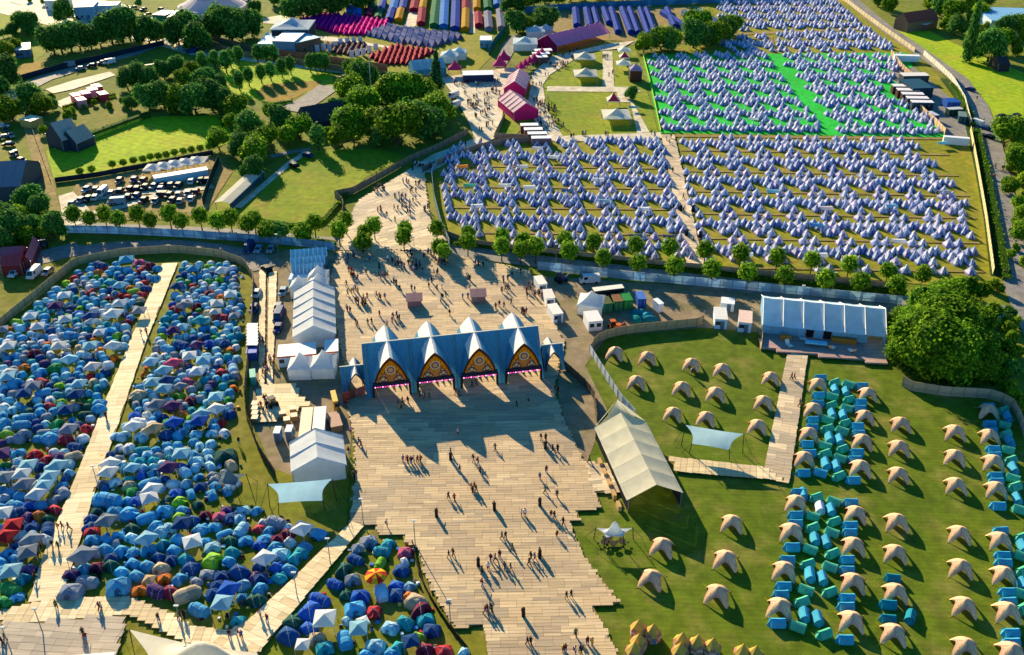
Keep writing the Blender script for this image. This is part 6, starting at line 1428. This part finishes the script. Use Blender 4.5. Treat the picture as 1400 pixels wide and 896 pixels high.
for i, (a, b, c_, d_) in enumerate([(905, 20, 950, 48), (935, 20, 962, 40), (955, 18, 990, 42)]):
    strip_hall('dark blue row of joined tents, %s of three beside the far lilac tents' % ordn(i), a, b, c_, d_, 9, NB, 'dark blue long tent rows')
def small_field(pts, nx, ny, c1, label, group, joined=False, w=2.3, l=2.6, h=1.9, frame=.0, angle=.15):
    P = [tuple(p)[:2] for p in poly(pts)]; x0, x1 = min(p[0] for p in P), max(p[0] for p in P); y0, y1 = min(p[1] for p in P), max(p[1] for p in P)
    m = MB(); a = w / 2; b = l / 2
    m.face([(-a, -b, 0), (0, -b, h), (0, b, h), (-a, b, 0)], (1, 1, 1, 1), 'tentcloth'); m.face([(a, b, 0), (0, b, h), (0, -b, h), (a, -b, 0)], (1, 1, 1, 1), 'tentcloth'); m.face([(-a, -b, 0), (a, -b, 0), (0, -b, h)], (.35, .3, .4, 1), 'tentcloth'); m.face([(a, b, 0), (-a, b, 0), (0, b, h)], (.8, .8, .8, 1), 'tentcloth')
    me = m.mesh('ridge_tent'); r = random.Random(nx); k = 0; J_ = MB()
    cj = {}
    for i in range(nx):
        for j in range(ny):
            x, y = x0 + (x1 - x0) * (i + .5) / nx, y0 + (y1 - y0) * (j + .5) / ny
            if inside((x, y), P):
                if joined: J_.add(m, Matrix.Translation((x + r.uniform(-.2, .2), y + r.uniform(-.2, .2), 0)) @ Matrix.Rotation(angle, 4, 'Z'), J(c1, .14, r)); k += 1; continue
                cj[j] = cj.get(j, 0) + 1
                link('ridge_tent', me, None, (x + r.uniform(-.2, .2), y + r.uniform(-.2, .2), 0), angle + r.uniform(-.1, .1), r.uniform(.92, 1.08), col=J(c1, .14, r), label=label % (ordn(i), ordn(j)), cat='tent', group=group); k += 1
    if joined: J_.build('ridge_tents', kind='stuff', label=label, cat='tents')
    return k
k1 = small_field([(407, 32), (432, 22), (457, 22), (531, 32), (530, 39), (500, 48), (480, 48), (450, 45)], 18, 16, H('#e61c9c'), 'magenta ridge tent, %s column from left and %s row from front, packed magenta block', 'magenta ridge tents', False, 2.8, 4.2, 2.2)
k2 = small_field([(500, 49), (530, 38), (631, 51), (625, 56), (590, 65), (560, 61)], 16, 16, H('#8f8fae'), 'grey ridge tent, %s column from left and %s row from front, packed grey block', 'grey ridge tents', False, 2.8, 4.2, 2.1, angle=.6)
k3 = small_field([(506, 78), (540, 64), (595, 72), (557, 88), (525, 88)], 12, 15, H('#a83440'), 'dark red ridge tents packed in one block beside the pale blue marquee', 'dark red ridge tents', True, 2.8, 4.0, 1.8)
k4 = small_field([(445, 62), (498, 60), (505, 72), (480, 76), (452, 72)], 9, 8, H('#7a5a54'), 'brown ridge tents in the small block left of the dark red ones', 'brown ridge tents', True, 2.8, 3.8, 1.7)
print('SMALL', k1, k2, k3, k4)
for i, (a, b) in enumerate([(434, 71), (443, 69), (451, 70), (459, 66), (466, 62), (475, 61), (484, 60), (493, 60), (481, 79), (489, 77), (497, 76), (505, 72), (514, 69)]):
    board('pale grey slanted sign panel, %s from the left among the brown tents' % ordn(i), (a - 3, b), (a + 3, b), .3, 3.2, H('#c4c8d4'), 'sign_panel', .2, 'panel')
# ================= people =================
PW = [0, 0, 0, 4, 4, 8, 8, 1, 1, 2, 3, 5, 6, 7, 9, 9]
plist = []
rq = random.Random(77)
def put_person(x, y, where, grp, z=.3, o=None):
    i = rq.choice(PW) if o is None else o; me, hr, bp, d, pose = PV[i]; act = {'walk': 'walking', 'stride': 'striding', 'stand': 'standing', 'lean': 'walking'}[pose]
    lab = 'x'
    r = link('person', me, None, (x, y, z), rq.uniform(0, 6.28), rq.uniform(.93, 1.06), label=lab, cat='person', group=grp)
    link('hair', hr, r)
    if bp: link('backpack', bp, r)
    plist.append((r, d, where))
T6 = [(718, 195), (990, 135), (1303, 95), (1185, 10), (1205, 8), (1345, 262), (1365, 260), (1055, 365), (1078, 355), (1215, 400), (1282, 388), (1308, 385), (1332, 365), (1238, 520), (1265, 660), (1280, 655), (28, 690), (62, 715)]
T7p = [(150, 80), (52, 140), (70, 138), (213, 145), (232, 150), (278, 185), (244, 250), (150, 350), (92, 405), (297, 590), (323, 585), (62, 680), (84, 840), (102, 838), (347, 795), (280, 880), (292, 878), (345, 892), (372, 885), (384, 882), (412, 840), (438, 848), (180, 10), (2, 330)]
T5p = [(322, 215), (345, 205), (382, 215), (292, 310), (325, 315), (560, 650), (548, 648), (872, 710), (985, 700), (1010, 690), (1258, 800), (1300, 800), (1325, 805), (315, 640), (200, 480), (460, 790), (475, 815), (20, 840), (35, 820)]
T1p = [(775, 45), (805, 35), (585, 500), (1270, 160), (1290, 60), (1310, 40), (1310, 640)]
T2p = [(1065, 700), (1308, 670), (1195, 885), (1180, 890), (565, 640), (575, 650), (805, 735), (830, 740), (850, 745), (865, 742), (885, 740), (900, 738), (45, 230), (60, 245), (85, 200), (100, 210), (30, 440), (45, 470), (60, 450), (1105, 590), (510, 690), (530, 800), (540, 830), (520, 580)]
T3p = [(182, 655), (152, 830), (188, 795), (420, 740), (90, 425), (25, 435), (215, 365), (250, 355), (980, 255)]
T4p = [(125, 285), (140, 285), (170, 430)]
spots = [(350 + a / 4, 672 + b / 4, 'on the lower plaza') for a, b in T6[:16]] + [(350 + a / 4, 672 + b / 4, 'on the diagonal plank path') for a, b in T6[16:]] + [(700 + a / 4, 672 + b / 4, 'on the lower plaza') for a, b in T7p] + [(a / 4, 672 + b / 4, 'on the west camp paths') for a, b in T5p] + [(a / 4, 448 + b / 4, 'beside the west camp') for a, b in T1p] + [(350 + a / 4, 448 + b / 4, 'left of the entrance hall') for a, b in T2p] + [(700 + a / 4, 448 + b / 4, 'by right hall') for a, b in T3p] + [(1050 + a / 4, 448 + b / 4, 'below the terrace') for a, b in T4p]
nlp = 0
for (a, b, w) in spots:
    p = at(a, b + 2); z = .28
    if w.startswith('south-west'): w = 'left of the entrance hall'
    if w == 'on the lower plaza':
        w = 'on the lower plaza'
    put_person(p.x, p.y, w, 'people ' + w, z)
# crowd on the upper plaza, clusters of two to four
def crowd(pts, n, where, grp, z=.28, cl=(1, 2, 2, 3, 4)):
    P = [tuple(p)[:2] for p in poly(pts)]; x0, x1 = min(p[0] for p in P), max(p[0] for p in P); y0, y1 = min(p[1] for p in P), max(p[1] for p in P); k = 0
    while k < n:
        x, y = rq.uniform(x0, x1), rq.uniform(y0, y1)
        if not inside((x, y), P): continue
        for _ in range(rq.choice(cl)):
            put_person(x, y, where, grp, z); x += rq.uniform(.6, 1.1) * rq.choice((-1, 1)); y += rq.uniform(-1.2, 1.2); k += 1
crowd([(470, 360), (600, 352), (700, 372), (735, 400), (748, 436), (640, 432), (480, 450), (466, 400)], 64, 'on the upper plaza', 'people on the upper plaza')
crowd([(520, 340), (620, 350), (600, 380), (540, 370)], 16, 'at the road crossing', 'people by the road crossing')
crowd([(508, 252), (572, 245), (582, 300), (530, 320), (505, 290)], 26, 'on the promenade boards', 'people on the promenade boards', cl=(2, 3, 4))
crowd([(640, 135), (684, 125), (680, 165), (668, 186), (655, 180)], 16, 'on the far promenade', 'people on the far promenade', z=.16)
crowd([(732, 130), (745, 126), (772, 182), (760, 192), (742, 186)], 14, 'beside the pink marquees', 'people beside the pink marquees', z=.18)
crowd([(757, 90), (790, 74), (800, 78), (760, 108)], 4, 'on the park promenade', 'people in the park', z=.18)
crowd([(908, 190), (920, 190), (952, 340), (940, 340)], 8, 'on the lilac field path', 'people on the lilac field path', cl=(1,))
crowd([(1330, 130), (1345, 128), (1372, 230), (1392, 380), (1378, 380), (1355, 230)], 10, 'on the right-hand road', 'people on the right road', z=.2, cl=(1, 2, 3))
crowd([(350, 470), (375, 470), (376, 560), (356, 570)], 8, 'beside the panel track', 'people beside the panel track')
crowd([(560, 600), (760, 590), (810, 800), (700, 880), (620, 820), (560, 700)], 18, 'on the lower plaza', 'people on the lower plaza', cl=(1, 2, 2))
crowd([(520, 540), (735, 518), (740, 535), (530, 558)], 14, 'before the arches', 'people before the arches')
# everyone past the nearest three hundred: one joined crowd of small figures
def mini_person(c1, c2):
    m = MB()
    for s in (-1, 1): m.tube([(.1 * s, .12 * s, 0), (.09 * s, 0, .9)], [.07, .1], c2, 'cloth', 5)
    m.lathe([(.15, .85), (.2, 1.15), (.22, 1.4), (.07, 1.5), (.10, 1.58), (.11, 1.68), (.02, 1.78)], c1, 'cloth', 7)
    for s in (-1, 1): m.tube([(.22 * s, 0, 1.4), (.27 * s, .12 * s, .95)], [.06, .045], c1, 'cloth', 4)
    return m
minis = [mini_person(H(a), H(b)) for a, b, _ in outfits]; cm = MB()
def mass(pts, n, z):
    P = [tuple(q)[:2] for q in poly(pts)]; x0, x1 = min(q[0] for q in P), max(q[0] for q in P); y0, y1 = min(q[1] for q in P), max(q[1] for q in P); k = 0
    while k < n:
        x, y = rq.uniform(x0, x1), rq.uniform(y0, y1)
        if not inside((x, y), P): continue
        for _ in range(rq.choice((1, 2, 3, 4))):
            cm.add(minis[rq.choice(PW)], Matrix.Translation((x, y, z)) @ Matrix.Rotation(rq.uniform(0, 6.28), 4, 'Z')); x += rq.uniform(-1.2, 1.2); y += rq.uniform(-1.4, 1.4); k += 1
mass([(622, 112), (690, 108), (686, 160), (670, 186), (655, 186), (640, 150)], 75, .16)
mass([(728, 104), (742, 118), (770, 186), (745, 188), (724, 140)], 70, .18)
mass([(756, 78), (830, 62), (860, 58), (800, 72), (760, 96), (745, 112)], 30, .18)
mass([(770, 187), (903, 183), (904, 188), (772, 193)], 14, .18)
mass([(590, 214), (655, 190), (670, 192), (590, 232), (560, 234)], 25, .18)
mass([(826, 72), (836, 72), (838, 118), (826, 118)], 8, .16)
mass([(470, 350), (600, 345), (720, 375), (745, 436), (640, 430), (480, 450)], 70, .3)
mass([(500, 300), (530, 245), (575, 240), (585, 320), (520, 325)], 25, .3)
cm.build('crowd', kind='stuff', label='small far-off figures scattered over promenades and upper plaza', cat='crowd')
cat_ = {}
for r, d, w in plist: cat_.setdefault((d, w), []).append(r)
for (d, w), rs in cat_.items():
    rs.sort(key=lambda r: to_px(r.location)[0])
    for i, r in enumerate(rs):
        r['label'] = 'person in %s %s' % (d, w) if len(rs) == 1 else 'person in %s, %s such from left %s' % (d, ordn(i), w)
print('PEOPLE', len(plist))
for r, d, w in plist:
    if len(r['label'].split()) > 16: r['label'] = r['label'].replace(' and ', ', ', 1)
# ================= vehicles =================
def car_mb(L=4.3, Wd=1.8, Hh=1.5, van=False):
    root = thing('parked_car' if not van else 'van', label='x', cat='car' if not van else 'van'); x, y = L / 2, Wd / 2; W_ = (1, 1, 1, 1)
    prof = [(-x, .35), (-x, .75), (-x * .95, .85), (-x * .55, .95), (-x * .28, Hh), (x * .55, Hh * .98), (x * .92, .98), (x, .8), (x, .35)] if not van else [(-x, .35), (-x, .95), (-x * .88, 1.15), (-x * .68, Hh * .96), (-x * .6, Hh), (x * .97, Hh), (x, Hh * .9), (x, .5), (x, .35)]
    m = MB(); rows = [[(px, -y * (1 if pz < 1 else .84), pz) for px, pz in prof], [(px, -y * (.9 if pz < 1 else .72), pz + .03) for px, pz in prof], [(px, y * (.9 if pz < 1 else .72), pz + .03) for px, pz in prof], [(px, y * (1 if pz < 1 else .84), pz) for px, pz in prof]]
    m.grid(rows, W_, 'paint'); m.face([(a, b, c) for a, b, c in rows[0]][::-1], W_, 'paint'); m.face(rows[3], W_, 'paint'); m.build('body', root)
    g = MB(); G = H('#141a20')
    if van:
        g.face([(-x * .885, -y * .74, 1.2), (-x * .885, y * .74, 1.2), (-x * .70, y * .68, Hh * .95), (-x * .70, -y * .68, Hh * .95)], G, 'glass')
        for s in (-1, 1): g.face([(-x * .62, s * y * .87, 1.15), (-x * .25, s * y * .87, 1.15), (-x * .25, s * y * .86, Hh * .88), (-x * .58, s * y * .86, Hh * .88)], G, 'glass')
    else:
        g.face([(-x * .56, -y * .78, .99), (-x * .56, y * .78, .99), (-x * .30, y * .70, Hh - .02), (-x * .30, -y * .70, Hh - .02)], G, 'glass')
        g.face([(x * .91, y * .76, 1.02), (x * .91, -y * .76, 1.02), (x * .58, -y * .70, Hh - .02), (x * .58, y * .70, Hh - .02)], G, 'glass')
        for s in (-1, 1): g.face([(-x * .50, s * y * .98, 1.0), (x * .84, s * y * .98, 1.02), (x * .5, s * y * .87, Hh - .12), (-x * .26, s * y * .87, Hh - .12)], G, 'glass')
    for f in range(len(g.v)): a, b, c = g.v[f]; g.v[f] = (a * 1.015, b * 1.015, c + .035)
    g.build('window', root)
    for sx in (-.62, .62):
        for s in (-1, 1):
            w = MB(); w.tube([(sx * x, s * y * .80, .33), (sx * x, s * y * 1.01, .33)], .33, H('#16181a'), 'matte', 10); w.build('wheel', root)
    for s in (-1, 1):
        h = MB(); h.box((-x - .02, s * y * .62 - .17, .6), (-x + .04, s * y * .62 + .17, .76), H('#e8eaea'), 'glass'); h.build('headlight', root)
    return root
CARP, VANP = Proto(car_mb()), Proto(car_mb(5.4, 2.0, 2.3, True))
CC = [('silver', '#8a8e92'), ('white', '#d0d0ce'), ('dark grey', '#303438'), ('black', '#15171a'), ('dark blue', '#1c3870'), ('pale blue', '#7a98ac'), ('dark grey', '#2a2e32'), ('red', '#7a1c22'), ('black', '#101214'), ('grey', '#50555a')]
rv = random.Random(9)
def car(px, py, rz, where, P_=None, ci=None, grp=None):
    P_ = P_ or CARP; n, c = CC[rv.randrange(len(CC)) if ci is None else ci]; p = at(px, py)
    P_.put((p.x, p.y, .16), rz, .9, '%s %s %s' % (n, 'van' if P_ is VANP else 'car', where), cols={'body': H(c)}, group=grp)
rowsC = [('far row of the car park', [(164, 250), (184, 249), (196, 250), (243, 243), (253, 242), (263, 240)]), ('second row of the car park', [(119, 262), (132, 262), (153, 267), (165, 264), (178, 262), (188, 261), (199, 259), (211, 258), (222, 257), (234, 256), (244, 257), (262, 251), (275, 250), (284, 249)]),
         ('third row of the car park', [(176, 272), (187, 271), (219, 269), (220, 262), (232, 270), (245, 269), (258, 268), (268, 266)]), ('near row of the car park', [(111, 277), (121, 275), (131, 273), (100, 281), (158, 279), (197, 277), (213, 278), (236, 277), (247, 278), (262, 275), (226, 268)])]
for nm, ps in rowsC:
    for i, (a, b) in enumerate(ps): car(a, b, rv.choice((1.45, 1.6, -1.5)) , 'parked %s from the left in the %s' % (ordn(i), nm), grp='cars in the car park')
car(141, 267, 1.5, 'parked between two cars in the second row of the car park', VANP, 1); car(160, 280, .2, 'parked across the end of the near row of the car park', VANP, 5)
car(365, 371, -.9, 'driving onto the panel track below the road screen', None, 3)
for i, (a, b, c, v) in enumerate([(388, 402, 5, 0), (381, 424, 0, 0), (382, 436, 4, 1), (381, 452, 4, 0), (351, 405, 1, 0), (348, 425, 4, 0)]): car(a, b, 1.55, 'parked %s from the north beside the panel track' % ordn(i), VANP if v else None, c)
for i, (a, b, c) in enumerate([(341, 343, 4), (354, 344, 5), (371, 344, 0)]): car(a, b, 1.5, 'parked %s from the left under the blue road screen' % ordn(i), VANP if i == 0 else None, c)
car(806, 387, .12, 'parked in front of the road screen in the yard', VANP, 1)
car(21, 377, 1.5, 'parked on grass left of the white van', None, 1); car(48, 378, 1.5, 'parked on grass near the red sheds', VANP, 1); car(66, 375, 1.5, 'parked on grass right of the white van', None, 0)
for i, (a, b, c) in enumerate([(1335, 172, 1), (1347, 178, 4), (1352, 190, 3), (1326, 125, 4)]): car(a, b, -1.1, 'standing on the right road, %s of the line' % ordn(i), VANP if i == 0 else None, c)
for i, (a, b) in enumerate([(1368, 162), (1378, 164), (1388, 161), (1372, 168), (1390, 280), (1386, 316), (1392, 316)]): car(a, b, .3 + i * .1, 'parked %s in the plots right of the right road' % ordn(i))
for i, (a, b) in enumerate([(8, 180), (6, 190), (16, 188), (12, 200), (22, 212), (18, 214), (5, 175), (30, 222)]): car(a, b, rv.uniform(0, 3), 'parked %s in the plot at the left edge' % ordn(i))
for i in range(64):
    a = rv.uniform(300, 350) if i % 3 == 1 else rv.uniform(80, 230); b = rv.uniform(0, 12) if i % 3 == 1 else rv.uniform(12, 44); car(a, b, rv.uniform(0, 3), 'parked %s in the distant lots at the top left' % ordn(i), grp='distant parked cars')
for i, (a, b) in enumerate([(205, 96), (212, 92), (216, 98), (255, 70), (262, 73), (275, 70), (290, 73), (78, 95), (95, 92), (110, 96), (126, 92), (140, 88), (150, 88), (470, 108), (527, 108), (520, 105)]): car(a, b, .4 + rv.uniform(-.2, .2), 'parked %s from the left along the upper lane' % ordn(i), VANP if i % 4 == 0 else None, grp='vehicles along the upper lane')
car(421, 215, -.6, 'driving on the footpath lane by the dark green meadow', None, 4); car(402, 229, -.8, 'parked on the edge of the dark green meadow', None, 3)
car(620, 134, .9, 'standing beside the far promenade', VANP, 1); car(622, 147, .9, 'parked behind the white van beside the far promenade', VANP, 1)
p = at(65, 350); 
def digger(px, py, c, label):
    p = at(px, py); root = thing('tractor', (p.x, p.y, .05), rv.uniform(0, 3), label, 'tractor')
    m = MB(); m.box((-1.0, -.6, .6), (1.4, .6, 1.3), H(c), 'paint'); m.build('body', root)
    m = MB(); m.box((-1.0, -.55, 1.3), (.1, .55, 2.3), H('#1c2228'), 'glass'); m.box((-1.05, -.6, 2.3), (.15, .6, 2.4), H(c), 'paint'); m.build('cab', root)
    for x, r in ((-.8, .65), (1.0, .42)):
        for s in (-1, 1):
            w = MB(); w.tube([(x, s * .55, r), (x, s * .9, r)], r, H('#151515'), 'matte', 12); w.build('wheel', root)
    m = MB(); m.tube([(1.2, 0, 1.0), (2.2, 0, 1.6), (2.9, 0, .5)], .1, H(c), 'paint', 5); m.build('arm', root)
digger(767, 386, '#24406a', 'dark blue tractor standing left of the white van in the yard'); digger(1268, 152, '#24408a', 'blue forklift tractor in the middle of the coach yard'); digger(61, 338, '#2a4a6a', 'blue machine in the shade beside the red sheds')
digger(372, 556, '#30343a', 'dark loader between the track and the pallet stacks'); digger(840, 451, '#c8601e', 'orange machine among boats of blue covers in the yard')
# covered heaps in the yard
for i, (a, b, c) in enumerate([(873, 429, '#1f9aa8'), (883, 434, '#2aa8b8'), (870, 438, '#189a94'), (888, 438, '#1f8aa0')]):
    p = at(a, b); m = MB(); m.lathe([(1.6, 0), (1.4, .5), (.8, .9), (.05, 1.05)], H(c), 'sheet', 9, sq=.12)
    link('covered_heap', m.mesh('covered_heap', True), None, (p.x, p.y, .06), i, (1.2, .7, 1), label='low heap under turquoise cover in the yard, %s' % ['farthest', 'middle right', 'nearest left', 'nearest right'][i], cat='heap', group='covered heaps')
# poles: lamp masts and flagpoles
def mast(px, py, h, label, head=True, c='#8a8f94', r=.09):
    p = at(px, py); root = thing('lamp_mast', (p.x, p.y, .1), 0, label, 'mast', 'slim masts')
    m = MB(); m.tube([(0, 0, 0), (0, 0, h)], [r, r * .6], H(c), 'metal', 6); m.build('pole', root)
    if head: m = MB(); m.box((-.35, -.12, h - .1), (.35, .12, h + .1), H('#dcdcdc'), 'paint'); m.build('lamp_head', root)
for i, (a, b, w) in enumerate([(568, 748, 'at the corner of the triangle campsite and plaza'), (616, 858, 'at the lower right corner of the triangle campsite'), (497, 718, 'where the diagonal path meets the plaza'), (452, 773, 'on the diagonal plank path'), (407, 820, 'on the lower diagonal plank path'), (136, 672, 'on the west camp path beside the south block'), (60, 870, 'on the metal deck at the lower left'), (17, 896, 'at the lower left corner of the metal deck'), (250, 866, 'where the cross path meets the stretch tent'), (567, 352, 'on the promenade road crossing'), (760, 362, 'beside the road at the plaza corner'), (1094, 420, 'behind the terrace marquee by the road'), (1137, 402, 'beside the road past the terrace marquee'), (381, 348, 'at the blue road screen west of the shelters')]):
    mast(a, b, 5.5, 'slim grey mast ' + w)
p = at(508, 130); mast(508, 132, 16, 'tall pale telecom mast rising from the grove lane', True, '#b8c4c8', .25)
for i, (a, b, w) in enumerate([(572, 304, 'left')]): pass
# litter bins like short dark posts on the plaza
bn = thing('litter_bin', label='x', cat='bin', group='black litter bins on the plaza')
m = MB(); m.lathe([(.30, 0), (.34, .1), (.34, 1.25), (.26, 1.4), (.01, 1.42)], H('#17191c'), 'paint', 10); m.build('body', bn)
m = MB(); m.lathe([(.36, 1.18), (.38, 1.2), (.36, 1.26)], H('#3a3e44'), 'metal', 10); m.build('rim', bn); BN = Proto(bn)
bi = [(350 + 988 / 4, 672 + 150 / 4, 'left of the middle of the lower plaza'), (350 + 1304 / 4, 672 + 115 / 4, 'far centre of the lower plaza'), (350 + 1216 / 4, 672 + 420 / 4, 'centre of the lower plaza'), (700 + 152 / 4, 672 + 90 / 4, 'far right of the lower plaza'), (700 + 152 / 4, 672 + 375 / 4, 'right of centre on the lower plaza'), (700 + 62 / 4, 672 + 695 / 4, 'nearest the camera on the lower plaza'), (350 + 1065 / 4, 448 + 735 / 4, 'in the hall shadow, left'), (700 + 182 / 4, 448 + 675 / 4, 'in the hall shadow, right')]
for a, b, w in bi: p = at(a, b); BN.put((p.x, p.y, .29), 0, (.8, .8, 1.35), 'black litter bin ' + w)
for i, (a, b) in enumerate([(930, 290), (947, 290), (938, 324), (957, 326)]):
    p = at(a, b); BN.put((p.x, p.y, .2), 0, 1.3, 'dark bin post, %s along the path between the lilac fields' % ordn(i))
# small white awnings and tarps between lilac tents
aw = thing('awning', label='x', cat='awning', group='small awnings between the lilac tents')
m = MB(); m.grid([[(-1.7 + 3.4 * i / 4, yy, 1.9 - .35 * abs(j - 1) - .1 * math.sin(math.pi * i / 4)) for i in range(5)] for j, yy in enumerate((-1.3, 0, 1.3))], (1, 1, 1, 1), 'sheet'); m.build('canopy', aw)
for x in (-1.6, 1.6):
    for y in (-1.2, 1.2): m = MB(); m.box((x - .04, y - .04, 0), (x + .04, y + .04, 1.6), H('#b8b8b8'), 'metal'); m.build('leg', aw)
AW = Proto(aw)
for i, (a, b, c) in enumerate([(735, 203, '#d8d8dc'), (756, 215, '#e8ece8'), (714, 228, '#d8dce0'), (690, 254, '#e4e8e6'), (724, 257, '#dfe4e4'), (652, 282, '#e0e6ea'), (642, 254, '#2aa88c'), (818, 246, '#e8e8e8'), (724, 256, '#e0e8ea'), (776, 261, '#2a5a8a'), (826, 275, '#88b0cc'), (881, 286, '#e4eaf0'), (869, 323, '#2a4a6a'), (915, 324, '#3a4a5a'), (1020, 348, '#d8e4f0'), (1130, 285, '#e4d8dc'), (1116, 308, '#3a8ac8'), (1218, 282, '#7ab4d8'), (1229, 330, '#dfe4ee'), (1122, 349, '#e0e0ec'), (1056, 262, '#6ab4d8'), (632, 228, '#e08a2a'), (1162, 353, '#c8d81e'), (1290, 263, '#8a9ab0'), (1378 - 90, 196, '#6ac0e0'), (866, 147, '#4a90a8'), (1030, 163, '#e0e0e4'), (1092, 163, '#7ad8b0'), (932, 133, '#b8b0d8')]):
    p = at(a, b, 1.5); AW.put((p.x, p.y, .1), rv.uniform(-.2, .2), 1.0, 'small awning over the lilac tents, %s in a loop from the upper left' % ordn(i), cols={'canopy': H(c)})
